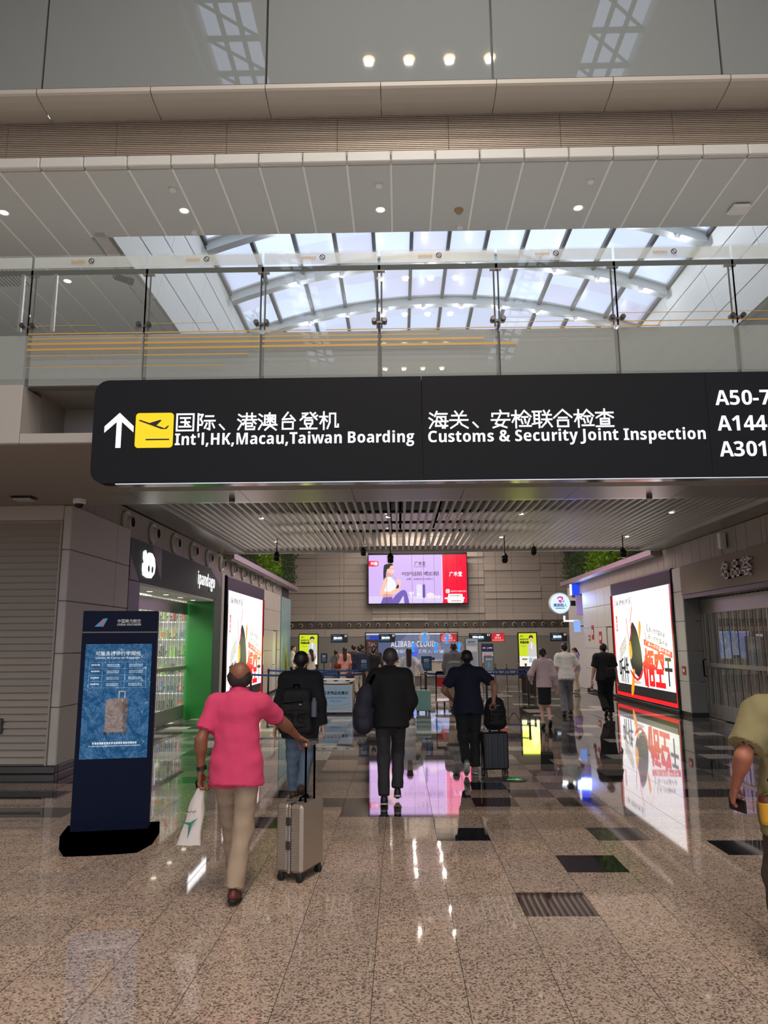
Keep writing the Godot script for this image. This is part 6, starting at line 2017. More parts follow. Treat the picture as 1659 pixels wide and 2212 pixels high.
# ------------------------------------------------------------------ small fittings on ceilings and walls
func build_small_fittings() -> void:
	var dl: Node3D = null
	for q in [[-5.24, -8.97], [-2.82, -9.0], [-0.196, -9.06], [2.446, -9.1], [5.1, -9.1], [-5.23, -10.88], [7.6, -9.1], [7.5, -11.0], [-7.6, -9.0]]:
		var at := Vector3(q[0], 7.499, q[1])
		var o := downlight(at, 0.055, Color(1, 0.93, 0.85), 6.0, dl, "small round downlight in the white mezzanine ceiling", "downlights in the mezzanine ceiling")
		if dl == null:
			dl = o
		spot("mezzanine_downlight", at - Vector3(0, 0.02, 0), Vector3.DOWN, 55, 2.2, Color(1, 0.93, 0.85), 0.05)
	var sp: Node3D = null
	for q in [[-2.825, -8.51], [-0.2, -8.5], [2.46, -8.5], [-2.82, -9.5], [0.9, -9.5]]:
		var at := Vector3(q[0], 7.5, q[1])
		if sp == null:
			sp = thing("ceiling_speaker_cap", "small white round cap on the mezzanine ceiling", "fitting", at, 0.0, "white round caps on the mezzanine ceiling")
			part("cap", mb().lathe([[0.045, 0.0], [0.045, -0.03], [0.035, -0.04], [0.0, -0.04]], 14), "white", sp)
			part("flange", mb().lathe([[0.055, 0.0], [0.05, -0.008], [0.045, -0.008]], 14), "panel_ceiling", sp)
		else:
			dup(sp, at)
	var sd := thing("smoke_detector", "small beige stepped smoke detector on the mezzanine ceiling", "detector", Vector3(0.852, 7.5, -9.09))
	part("base_ring", mb().lathe([[0.06, 0.0], [0.06, -0.02], [0.045, -0.02]], 16), "gold", sd)
	part("body", mb().lathe([[0.045, -0.02], [0.042, -0.045], [0.03, -0.05], [0.028, -0.065], [0.0, -0.07]], 16), "panel_beige", sd)
	var ap := thing("access_point", "white rounded square box on the mezzanine ceiling", "access point", Vector3(4.588, 7.5, -9.14))
	part("case", mb().bbox(Vector3(-0.12, -0.06, -0.12), Vector3(0.12, -0.015, 0.12), 0.02), "white", ap)
	part("mount", mb().cbox(Vector3(0, -0.008, 0), Vector3(0.12, 0.016, 0.12)), "dark_grey", ap)
	var cc := thing("security_camera", "dark bullet camera under the mezzanine ceiling", "camera", Vector3(-4.25, 7.5, -10.6))
	part("bracket", mb().tube([Vector3(-0.12, 0.0, 0), Vector3(-0.13, -0.1, 0), Vector3(-0.06, -0.13, 0.02)], 0.012, 6), "steel_dark", cc)
	part("body", mb().tube([Vector3(-0.08, -0.11, 0.05), Vector3(0.13, -0.16, -0.02)], 0.05, 10), "dark_grey", cc)
	part("lens_hood", mb().tube([Vector3(0.1, -0.15, -0.01), Vector3(0.17, -0.17, -0.03)], 0.056, 10), "black", cc)
	var vg := thing("ceiling_vent", "dark square grille in the mezzanine ceiling", "vent", Vector3(-6.13, 7.499, -10.74))
	part("frame", mb().cbox(Vector3(0, -0.005, 0), Vector3(0.6, 0.012, 0.6)), "panel_ceiling", vg)
	for k in 9:
		part("blade", mb().cbox(Vector3(-0.24 + 0.06 * k, -0.014, 0), Vector3(0.02, 0.012, 0.5)), "dark_grey", vg)
	var dc := thing("dome_camera", "white dome camera under the soffit at the corridor mouth", "camera", Vector3(-4.35, 3.75, -9.85))
	part("base", mb().lathe([[0.085, 0.0], [0.085, -0.05], [0.07, -0.065], [0.0, -0.065]], 18), "white", dc)
	part("dome", mb().lathe([[0.06, -0.06], [0.056, -0.09], [0.04, -0.115], [0.0, -0.125]], 18), "black_gloss", dc)
	var ht := thing("soffit_fitting", "flat dark fitting under the soffit beside the louvred shutter", "fitting", Vector3(-5.02, 3.75, -9.66))
	part("plate", mb().bbox(Vector3(-0.14, -0.02, -0.1), Vector3(0.14, 0.0, 0.1), 0.008), "black", ht)
	part("cover", mb().bbox(Vector3(-0.12, -0.05, -0.08), Vector3(0.12, -0.02, 0.08), 0.01), "panel_warm", ht)
	var em: Node3D = null
	for q in [[-2.27, -9.9], [3.43, -10.0]]:
		var at := Vector3(q[0], 3.747, q[1])
		if em == null:
			em = thing("emergency_lamp", "small grey cylinder lamp under the steel trim", "lamp", at, 0.0, "cylinder lamps under the steel trim")
			part("body", mb().lathe([[0.04, 0.0], [0.04, -0.045], [0.0, -0.045]], 14), "steel_dark", em)
			part("lens", mb().lathe([[0.036, -0.045], [0.034, -0.06], [0.0, -0.062]], 14), "white", em)
		else:
			dup(em, at)
	# pan cameras hanging below the slats
	var cam0: Node3D = null
	for q in [[-0.19, -17.0, 3.62], [2.44, -17.0, 3.60], [-0.9, -18.8, 4.0], [3.44, -18.8, 3.98], [-2.82, -17.0, 3.68], [5.15, -17.0, 3.70]]:
		var at := Vector3(q[0], q[2], q[1])
		if cam0 == null:
			cam0 = thing("pendant_camera", "black pan camera hanging on a thin rod below the slatted ceiling", "camera", at, 0.0, "pan cameras below the slatted ceiling")
			part("housing", mb().lathe([[0.0, 0.2], [0.03, 0.2], [0.07, 0.14], [0.075, 0.1], [0.068, 0.06]], 14), "black", cam0)
			part("head", mb().lathe([[0.068, 0.06], [0.07, 0.0], [0.05, -0.03], [0.0, -0.03]], 14), "black_gloss", cam0)
			part("rod", mb().tube([Vector3(0, 0.2, 0), Vector3(0, 0.62, 0)], 0.011, 8), "steel_dark", cam0)
		else:
			dup(cam0, at)
	var sk := thing("wall_speaker", "white wall speaker with a short cable on the band above the beige fascia", "speaker", Vector3(6.9, 3.88, -15.8))
	part("cabinet", mb().bbox(Vector3(-0.08, -0.17, -0.07), Vector3(0.06, 0.17, 0.07), 0.015), "white", sk)
	part("bracket", mb().bbox(Vector3(0.04, -0.12, -0.03), Vector3(0.1, 0.12, 0.03), 0.006), "black", sk)
	part("cable", mb().tube([Vector3(0.0, -0.17, -0.05), Vector3(0.02, -0.22, -0.12), Vector3(0.06, -0.26, -0.2), Vector3(0.07, -0.18, -0.24)], 0.006, 5), "black", sk)
	var fs := thing("floor_exit_light", "round floor marker glowing green with an arrow", "marker", Vector3(1.5, 0.002, -10.26))
	part("disc", mb().lathe([[0.16, -0.001], [0.155, 0.006], [0.0, 0.006]], 24), "dark_grey", fs)
	var ar := mb()
	ar.T = Transform3D(Basis(Vector3.RIGHT, -PI / 2), Vector3(0, 0.0075, 0))
	ar.prism(PackedVector2Array([Vector2(-0.1, -0.02), Vector2(0.02, -0.02), Vector2(0.02, -0.06), Vector2(0.1, 0.0), Vector2(0.02, 0.06), Vector2(0.02, 0.02), Vector2(-0.1, 0.02)]), 0.001)
	part("lit_arrow", ar, glow("exit_light", Color(0.1, 0.9, 0.4), 0.8), fs)
	for q in [[-3.55, "leafy shrub on the skylight kerb beside the panelled end"], [5.78, "leafy shrub on the opposite skylight kerb"]]:
		var sh := thing("shrub", q[1], "shrub", Vector3(q[0], 9.38, -17.4))
		var m := mb()
		var r := RandomNumberGenerator.new()
		r.seed = 3
		for k in 260:
			var d := Vector3(r.randfn(), r.randfn(), r.randfn()).normalized()
			var p := Vector3(0, 0.32, 0) + d * Vector3(0.28, 0.3, 0.28) * r.randf()
			var sd2 := d.cross(Vector3(r.randf(), r.randf(), r.randf())).normalized()
			m.quad(p, p + d * 0.05 - sd2 * 0.03, p + d * 0.11, p + d * 0.05 + sd2 * 0.03)
		var f := part("foliage", m, mat("leaf_shrub", Color8(84, 116, 64), 0.6), sh)
		f.set_meta("kind", "stuff")
		part("stem", mb().tube([Vector3(0, 0, 0), Vector3(0, 0.3, 0)], 0.02, 6), mat("bark", Color8(84, 64, 48), 0.8), sh)


# ------------------------------------------------------------------ soft bodies: rounded bones joined into one skin
# bone: [from, to, radius at from, radius at to, flat end (0 or 1), depth factor (z is stretched by it, so a body is flatter than wide)]
func bone(a: Vector3, b: Vector3, ra: float, rb: float, flat := 0.0, dz := 1.0) -> Array:
	return [a, b, ra, rb, flat, dz]


func skin(m: MB, bones: Array, blend: float, cell: float, crease := 0.0, fold := 1.0) -> MB:
	var lo := Vector3.INF
	var hi := -Vector3.INF
	for c in bones:
		var r := maxf(c[2], c[3]) + 3.0 * cell
		for p in [c[0], c[1]]:
			lo = lo.min(p - Vector3.ONE * r)
			hi = hi.max(p + Vector3.ONE * r)
	var nx := int(ceil((hi.x - lo.x) / cell)) + 1
	var ny := int(ceil((hi.y - lo.y) / cell)) + 1
	var nz := int(ceil((hi.z - lo.z) / cell)) + 1
	var f := PackedFloat32Array()
	f.resize(nx * ny * nz)
	var K := 1.0 / blend
	var margin := maxf(2.6 * cell, 2.5 * blend)
	for c in bones:
		var a: Vector3 = c[0]
		var b: Vector3 = c[1]
		var ra: float = c[2]
		var rb: float = c[3]
		var flat: bool = c[4] > 0.5
		var dz: float = c[5]
		var ab := b - a
		if ab.length_squared() < 1e-9:
			ab = Vector3(0, 1e-4, 0)
		var abz := ab.z * dz
		var l2 := ab.x * ab.x + ab.y * ab.y + abz * abz
		var len := sqrt(l2)
		var r := maxf(ra, rb) + margin
		var s := (a.min(b) - Vector3(r, r, r / dz) - lo) / cell
		var e := (a.max(b) + Vector3(r, r, r / dz) - lo) / cell
		var i0 := maxi(0, int(s.x))
		var i1 := mini(nx - 1, int(e.x) + 1)
		var j0 := maxi(0, int(s.y))
		var j1 := mini(ny - 1, int(e.y) + 1)
		var k0 := maxi(0, int(s.z))
		var k1 := mini(nz - 1, int(e.z) + 1)
		for k in range(k0, k1 + 1):
			var z := (lo.z + k * cell - a.z) * dz
			for j in range(j0, j1 + 1):
				var y := lo.y + j * cell - a.y
				var at := (k * ny + j) * nx
				for i in range(i0, i1 + 1):
					var x := lo.x + i * cell - a.x
					var t := (x * ab.x + y * ab.y + z * abz) / l2
					var tc := clampf(t, 0.0, 1.0)
					var over := 0.0
					if flat and t > 1.0:
						over = (t - 1.0) * len
						tc = t
					var qx := x - tc * ab.x
					var qy := y - tc * ab.y
					var qz := z - tc * abz
					var d := sqrt(qx * qx + qy * qy + qz * qz) - (ra + (rb - ra) * minf(tc, 1.0))
					if flat and t > 1.0 and over > d:
						d = over
					if d < margin:
						f[at + i] += exp(-d * K)
	var sx := 1
	var sy := nx
	var sz := nx * ny
	var total := nx * ny * nz
	for q in total:
		var g := f[q]
		f[q] = -log(g) * blend if g > 0.0 else 1.0
	if crease > 0.0:
		for k in nz:
			for j in ny:
				for i in nx:
					var q := (k * ny + j) * nx + i
					if absf(f[q]) < 3.0 * cell:
						var p := lo + Vector3(i, j, k) * cell
						f[q] += crease * (sin(p.y * 46.0 * fold + p.x * 30.0 + 1.5 * sin(p.z * 25.0)) * sin(p.x * 34.0 - p.y * 17.0 * fold + p.z * 21.0) + 0.6 * sin(p.y * 90.0 * fold + p.z * 44.0))
	var vid := PackedInt32Array()
	vid.resize(total)
	vid.fill(-1)
	var lim := 3.2 * cell
	var off := [0, sx, sy, sx + sy, sz, sx + sz, sy + sz, sx + sy + sz]
	var edges := [[0, 1], [2, 3], [4, 5], [6, 7], [0, 2], [1, 3], [4, 6], [5, 7], [0, 4], [1, 5], [2, 6], [3, 7]]
	var v := PackedFloat32Array()
	v.resize(8)
	for k in range(0, nz - 1):
		for j in range(0, ny - 1):
			var q := (k * ny + j) * nx - 1
			for i in range(0, nx - 1):
				q += 1
				if absf(f[q]) > lim:
					continue
				var inside := 0
				for c in 8:
					v[c] = f[q + off[c]]
					if v[c] < 0.0:
						inside += 1
				if inside == 0 or inside == 8:
					continue
				var sum := Vector3.ZERO
				var cnt := 0
				for e in edges:
					var a := v[e[0]]
					var b := v[e[1]]
					if (a < 0.0) != (b < 0.0):
						var t := a / (a - b)
						var p0 := Vector3(e[0] & 1, (e[0] >> 1) & 1, e[0] >> 2)
						var p1 := Vector3(e[1] & 1, (e[1] >> 1) & 1, e[1] >> 2)
						sum += p0.lerp(p1, t)
						cnt += 1
				var g := Vector3(v[1] + v[3] + v[5] + v[7] - v[0] - v[2] - v[4] - v[6], v[2] + v[3] + v[6] + v[7] - v[0] - v[1] - v[4] - v[5], v[4] + v[5] + v[6] + v[7] - v[0] - v[1] - v[2] - v[3])
				vid[q] = m.pt(lo + (Vector3(i, j, k) + sum / cnt) * cell, g.normalized() if g.length_squared() > 0.0 else Vector3.UP)
				var s0 := v[0] < 0.0
				for ax in 3:
					if (v[[1, 2, 4][ax]] < 0.0) == s0:
						continue
					var u: int = [sy, sz, sx][ax]
					var w: int = [sz, sx, sy][ax]
					if q - u - w < 0:
						continue
					var A := vid[q]
					var B := vid[q - u]
					var C := vid[q - u - w]
					var D := vid[q - w]
					if B < 0 or C < 0 or D < 0:
						continue
					var fn := (m.v[B] - m.v[A]).cross(m.v[C] - m.v[A]) + (m.v[C] - m.v[A]).cross(m.v[D] - m.v[A])
					if fn.dot(m.n[A] + m.n[C]) > 0.0:
						m.ix.append_array([A, C, B, A, D, C])
					else:
						m.ix.append_array([A, B, C, A, C, D])
	return m


# middle joint of a two-part limb
func reach(a: Vector3, t: Vector3, l1: float, l2: float, pole: Vector3) -> Array:
	var d := t - a
	var l := clampf(d.length(), 0.05, (l1 + l2) * 0.999)
	var u := d.normalized()
	t = a + u * l
	var x := (l1 * l1 - l2 * l2 + l * l) / (2.0 * l)
	var h := sqrt(maxf(0.0, l1 * l1 - x * x))
	var n := (pole - u * pole.dot(u)).normalized()
	return [a + u * x + n * h, t]


func hand_bones(wrist: Vector3, along: Vector3, palm: Vector3, thumb: Vector3, curl: float, s: float) -> Array:
	var u := along.normalized()
	var p := (palm - u * palm.dot(u)).normalized()
	var w := (thumb - u * thumb.dot(u) - p * thumb.dot(p)).normalized()
	var out := []
	var lens := [0.040, 0.045, 0.042, 0.032]
	for k in 4:
		var kn := wrist + (u * (0.088 - 0.004 * absf(k - 1.0)) + w * (0.030 - 0.0205 * k)) * s
		out.append(bone(wrist + w * (0.014 - 0.010 * k) * s, kn, 0.016 * s, 0.0115 * s))
		var ang := curl * 0.5
		var at := kn
		for q in 3:
			var d := u * cos(ang) + p * sin(ang)
			var nx: Vector3 = at + d * lens[k] * [1.0, 0.66, 0.5][q] * s
			out.append(bone(at, nx, (0.0098 - 0.001 * q) * s, (0.0092 - 0.001 * q) * s))
			at = nx
			ang += curl * 0.75
	var t0 := wrist + (u * 0.022 + w * 0.02) * s
	var t1 := t0 + (u * 0.62 + w * 0.62 + p * 0.35).normalized() * 0.044 * s
	var t2 := t1 + (u * 0.85 + w * (0.35 - 0.4 * curl * 0.5) + p * (0.25 + 0.5 * curl)).normalized() * 0.036 * s
	var t3 := t2 + (u * 0.85 + w * (0.1 - 0.4 * curl) + p * (0.3 + 0.6 * curl)).normalized() * 0.026 * s
	out.append(bone(t0, t1, 0.016 * s, 0.0115 * s))
	out.append(bone(t1, t2, 0.0112 * s, 0.0098 * s))
	out.append(bone(t2, t3, 0.0098 * s, 0.0085 * s))
	return out


# a clothed figure; local -z is the way it faces; returns the node and fills joints with places to hold things by
func person(p: Dictionary) -> Node3D:
	var h: float = p.h
	var s := h / 1.7
	var cell: float = p.get("cell", 0.026)
	var wide: float = p.get("wide", 1.0)
	var lean: float = p.get("lean", 0.04)
	var fem: bool = p.get("slim", false)
	var t := thing("person", p.label, "person", p.at, p.get("turn", 0.0), p.get("group", ""))
	var hipy := 0.90 * s
	# legs: ankle targets
	var lf: Array = p.get("lf", [Vector3(-0.10, 0.085, 0.0), 0.0])
	var rf: Array = p.get("rf", [Vector3(0.10, 0.085, 0.0), 0.0])
	var hipx := 0.088 * s * wide
	var up := Vector3(0, cos(lean), -sin(lean))
	var pel := Vector3(0, hipy + 0.03 * s, 0)
	var on := func(y: float, x := 0.0, z := 0.0) -> Vector3:   # a point of the leaning trunk
		return pel + up * (y * s - pel.y) + Vector3(x * s, 0, z * s)
	var legs := []
	for q in [[-hipx, lf], [hipx, rf]]:
		var hip := Vector3(q[0], hipy, 0)
		var r := reach(hip, q[1][0], 0.415 * s, 0.415 * s, Vector3(0, 0, -1))
		legs.append([hip, r[0], r[1], q[1][1]])
	var shw := (0.150 if fem else 0.164) * wide
	var arms := []
	for q in [[-1.0, p.get("lw", null), p.get("lp", Vector3(-0.4, -0.3, 1.0)), p.get("lc", 0.45)], [1.0, p.get("rw", null), p.get("rp", Vector3(0.4, -0.3, 1.0)), p.get("rc", 0.45)]]:
		var sh: Vector3 = on.call(1.385, q[0] * shw, 0.0)
		var tgt: Vector3 = q[1] if q[1] != null else sh + Vector3(q[0] * 0.075, -0.52, -0.03) * s
		var r := reach(sh, tgt, 0.285 * s, 0.25 * s, q[2])
		arms.append([sh, r[0], r[1], q[0], q[3]])
	# --- bare body, one skin
	var m := mb()
	var body := [bone(on.call(0.95), on.call(1.1), 0.125 * s * wide, 0.112 * s * wide, 0, 1.5), bone(on.call(1.1), on.call(1.34), 0.112 * s * wide, 0.12 * s * wide, 0, 1.5), bone(on.call(1.385, -shw + 0.02), on.call(1.385, shw - 0.02), 0.045 * s, 0.045 * s), bone(on.call(1.38, 0, 0.005), on.call(1.50, 0, -0.012), 0.055 * s, 0.050 * s)]
	for l in legs:
		body.append(bone(l[0], l[1], 0.07 * s, 0.046 * s))
		body.append(bone(l[1], l[2], 0.048 * s, 0.034 * s))
	for a in arms:
		body.append(bone(a[0], a[1], 0.046 * s, 0.038 * s))
		var bulge: Vector3 = a[1].lerp(a[2], 0.25)
		body.append(bone(a[1], bulge, 0.038 * s, 0.039 * s))
		body.append(bone(bulge, a[2], 0.039 * s, 0.026 * s))
	skin(m, body, 0.014, cell)
	for q in 2:
		var a: Array = arms[q]
		var along: Vector3 = p.get(["lhd", "rhd"][q], (a[2] - a[1]).normalized())
		var palm: Vector3 = p.get(["lpalm", "rpalm"][q], Vector3(-a[3], 0, 0.2))
		var thumb: Vector3 = p.get(["lthumb", "rthumb"][q], Vector3(0, 0.1, -1))
		skin(m, hand_bones(a[2], along, palm, thumb, a[4], s), 0.0035, p.get("hand_cell", 0.0075))
	# head
	var hc: Vector3 = on.call(1.588, 0, -0.02) + p.get("head", Vector3.ZERO)
	var hb := Basis.from_euler(Vector3(p.get("nod", 0.0), p.get("look", 0.0), 0.0))
	var H := func(x: float, y: float, z: float) -> Vector3: return hc + hb * (Vector3(x, y, z) * s * 1.08)
	var hcell: float = p.get("head_cell", 0.013)
	var head := [bone(H.call(0, 0.022, 0.022), H.call(0, 0.02, -0.018), 0.084 * s, 0.081 * s), bone(H.call(0, -0.03, -0.02), H.call(0, -0.068, -0.045), 0.062 * s, 0.042 * s), bone(H.call(0, -0.006, -0.088), H.call(0, -0.034, -0.104), 0.010 * s, 0.013 * s), bone(H.call(-0.02, -0.066, -0.082), H.call(0.02, -0.066, -0.082), 0.012 * s, 0.012 * s), bone(H.call(-0.034, 0.012, -0.078), H.call(0.034, 0.012, -0.078), 0.014 * s, 0.014 * s), bone(H.call(0, -0.04, 0.02), on.call(1.45, 0, -0.006), 0.05 * s, 0.052 * s)]
	for x in [-1.0, 1.0]:
		head.append(bone(H.call(x * 0.080, 0.004, 0.008), H.call(x * 0.078, -0.032, 0.0), 0.014 * s, 0.010 * s))
	skin(m, head, 0.008, hcell)
	var sk := mat("skin_%s" % p.skin.to_html(false), p.skin, 0.5)
	part("body", m, sk, t)
	var eyes := mb()
	for x in [-1.0, 1.0]:
		eyes.append(ball(0.012), Transform3D(Basis.from_scale(Vector3(s, s * 0.7, s)), H.call(x * 0.031, -0.004, -0.084)))
	part("eyes", eyes, mat("eye_dark", Color8(26, 22, 20), 0.2), t)
	part("mouth", mb().tube([H.call(-0.022, -0.066, -0.092), H.call(0, -0.068, -0.096), H.call(0.022, -0.066, -0.092)], 0.005 * s, 6), mat("lip_%s" % p.skin.to_html(false), p.skin.lerp(Color8(150, 60, 60), 0.5), 0.5), t)
	# --- hair
	var hs: String = p.get("hair", "short")
	var hair := []
	if hs == "bald":
		hair = [bone(H.call(-0.022, 0.004, 0.032), H.call(0.022, 0.004, 0.032), 0.064 * s, 0.064 * s), bone(H.call(-0.03, -0.03, 0.038), H.call(0.03, -0.03, 0.038), 0.05 * s, 0.05 * s), bone(H.call(-0.073, 0.0, 0.0), H.call(-0.055, -0.002, 0.04), 0.012 * s, 0.032 * s), bone(H.call(0.073, 0.0, 0.0), H.call(0.055, -0.002, 0.04), 0.012 * s, 0.032 * s)]
	else:
		hair = [bone(H.call(0, 0.034, 0.028), H.call(0, 0.040, -0.022), 0.084 * s, 0.074 * s), bone(H.call(0, 0.0, 0.042), H.call(0, -0.05, 0.038), 0.064 * s, 0.042 * s), bone(H.call(-0.07, 0.024, -0.012), H.call(-0.062, 0.0, 0.03), 0.014 * s, 0.022 * s), bone(H.call(0.07, 0.024, -0.012), H.call(0.062, 0.0, 0.03), 0.014 * s, 0.022 * s)]
		if hs == "tuft":
			hair.append(bone(H.call(-0.02, 0.10, -0.03), H.call(0.03, 0.098, 0.0), 0.026 * s, 0.028 * s))
		if hs == "long":
			hair.append(bone(H.call(0, 0.0, 0.055), H.call(0, -0.30, 0.145), 0.078 * s, 0.066 * s, 0, 1.4))
		if hs == "pony":
			hair.append(bone(H.call(0, 0.01, 0.09), H.call(0.0, -0.2, 0.12), 0.026 * s, 0.018 * s))
		if hs == "bun":
			hair.append(bone(H.call(0, -0.01, 0.095), H.call(0, -0.03, 0.1), 0.032 * s, 0.03 * s))
	var hm := part("hair", skin(mb(), hair, 0.008, hcell), mat("hair_%s" % p.get("hair_c", Color8(24, 21, 22)).to_html(false), p.get("hair_c", Color8(24, 21, 22)), 0.45), t)
	if hs == "cap":
		var cap := skin(mb(), [bone(H.call(0, 0.045, 0.03), H.call(0, 0.05, -0.03), 0.085 * s, 0.078 * s), bone(H.call(0, 0.03, -0.09), H.call(0, 0.022, -0.14), 0.05 * s, 0.045 * s, 0, 1.0)], 0.006, hcell)
		part("cap", cap, "black", hm)
		part("cap_emblem", mb().cbox(H.call(0, 0.05, 0.118), Vector3(0.012, 0.07, 0.004)), "white", hm)
	# --- garments
	var top: Dictionary = p.top
	var ease: float = top.get("ease", 0.014) * s
	var hem: float = top.get("hem", 0.80)
	var tw := wide * (0.93 if fem else 1.0)
	var g := [bone(on.call(1.10), on.call(hem), (0.134 * tw) * s + ease, (0.166 * tw) * s + ease * 1.2, 1, 1.26), bone(on.call(1.10), on.call(1.31), (0.134 * tw) * s + ease, (0.146 * tw) * s + ease, 0, 1.42), bone(on.call(1.385, -shw + 0.01), on.call(1.385, shw - 0.01), 0.052 * s + ease, 0.052 * s + ease), bone(on.call(1.38, 0, 0.008), on.call(1.462, 0, -0.006), 0.062 * s + ease * 0.5, 0.058 * s + ease * 0.3, 1)]
	if hem < 0.9 and p.low.get("kind", "trousers") == "trousers":
		var tr_r: float = 0.076 * s * wide + p.low.get("ease", 0.012) * s + 0.012
		for l in legs:
			g.append(bone(l[0] + Vector3(0, 0.06, 0), Vector3(l[0].x, maxf(hem * s, 0.79 * s), lerpf(l[0].z, l[1].z, 0.2)), tr_r * 0.94, tr_r, 1))
	var sl: float = top.get("sleeve", 0.3)
	for a in arms:
		if sl <= 0.5:
			var end: Vector3 = a[0].lerp(a[1], sl * 2.0)
			g.append(bone(a[0], end, 0.056 * s + ease, 0.054 * s + ease * 1.2, 1))
		else:
			var end: Vector3 = a[1].lerp(a[2], sl * 2.0 - 1.0)
			g.append(bone(a[0], a[1], 0.054 * s + ease, 0.046 * s + ease))
			g.append(bone(a[1], end, 0.046 * s + ease, 0.036 * s + ease, 1))
	var cm := mat("cloth_%s" % top.c.to_html(false), top.c, 0.85)
	if not cm.rim_enabled:
		cm.rim_enabled = true
		cm.rim = 0.25
		cm.rim_tint = 0.6
	var gm := part(top.get("name", "shirt"), skin(mb(), g, 0.02, cell, top.get("crease", 0.0022), 0.6), cm, t)
	if top.get("collar", false):
		var co := skin(mb(), [bone(on.call(1.445, -0.03, 0.012), on.call(1.475, -0.036, 0.0), 0.042 * s, 0.042 * s), bone(on.call(1.445, 0.03, 0.012), on.call(1.475, 0.036, 0.0), 0.042 * s, 0.042 * s), bone(on.call(1.44, 0, 0.03), on.call(1.478, 0, 0.022), 0.05 * s, 0.046 * s)], 0.01, minf(cell, 0.016))
		part("collar", co, cm, gm)
	if top.get("hood", false):
		part("hood", skin(mb(), [bone(on.call(1.46, -0.08, 0.03), on.call(1.42, 0, 0.1), 0.045 * s, 0.06 * s), bone(on.call(1.46, 0.08, 0.03), on.call(1.42, 0, 0.1), 0.045 * s, 0.06 * s), bone(on.call(1.5, -0.05, 0.03), on.call(1.5, 0.05, 0.03), 0.04 * s, 0.04 * s)], 0.012, cell), cm, gm)
	var low: Dictionary = p.low
	var lm := mat("cloth_%s" % low.c.to_html(false), low.c, 0.85)
	if low.get("kind", "trousers") == "trousers":
		var tr := [bone(on.call(1.03), on.call(0.93), 0.118 * s * tw + 0.008, 0.124 * s * tw + 0.008, 0, 1.4)]
		var lo2: float = low.get("ease", 0.012) * s
		for l in legs:
			var end: Vector3 = l[1].lerp(l[2], low.get("to", 0.96))
			tr.append(bone(l[0], l[1], 0.076 * s * wide + lo2, 0.055 * s + lo2))
			tr.append(bone(l[1], end, 0.055 * s + lo2, 0.046 * s + lo2 * 1.4, 1))
		part("trousers", skin(mb(), tr, 0.016, cell, low.get("crease", 0.003), 0.55), lm, t)
	else:
		var y1: float = low.get("to", 0.55)
		var sk2 := [bone(on.call(1.04), on.call(0.92), 0.115 * s * tw + 0.01, 0.150 * s * tw + 0.01, 0, 1.3), bone(on.call(0.92), Vector3(0, y1 * s, 0), 0.150 * s * tw + 0.01, low.get("flare", 0.14) * s, 1, 1.25)]
		part(low.get("name", "skirt"), skin(mb(), sk2, 0.012, cell, low.get("crease", 0.001), 0.3), lm, t)
	# --- shoes
	for q in 2:
		var l: Array = legs[q]
		var an: Vector3 = l[2]
		var pi: float = l[3]
		var fb := Basis(Vector3.RIGHT, pi)
		var F := func(x: float, y: float, z: float) -> Vector3: return an + fb * (Vector3(x, y, z) * s)
		var sc: float = p.get("shoe_cell", minf(cell, 0.013))
		var up2 := part("shoe", skin(mb(), [bone(F.call(0, -0.01, 0.012), F.call(0, -0.035, 0.02), 0.036 * s, 0.036 * s), bone(F.call(0, -0.045, 0.02), F.call(0.0, -0.052, -0.10), 0.034 * s, 0.038 * s), bone(F.call(0, -0.052, -0.10), F.call(0.0, -0.058, -0.165), 0.038 * s, 0.026 * s)], 0.008, sc), mat("shoe_%s" % p.shoe.to_html(false), p.shoe, 0.5), t)
		if p.has("sole"):
			var so := skin(mb(), [bone(F.call(0, -0.066, 0.03), F.call(0.0, -0.066, -0.10), 0.040 * s, 0.043 * s, 0), bone(F.call(0, -0.066, -0.10), F.call(0.0, -0.066, -0.175), 0.043 * s, 0.028 * s)], 0.006, sc)
			for i in so.v.size():
				var y := (fb.inverse() * (so.v[i] - an)).y / s
				so.v[i] = an + fb * ((fb.inverse() * (so.v[i] - an)) * Vector3(1, 0, 1) + Vector3(0, lerpf(-0.084, -0.058, clampf((y + 0.11) / 0.085, 0, 1)) * s, 0))
			part("sole", so, mat("sole_%s" % p.sole.to_html(false), p.sole, 0.7), up2)
	return t


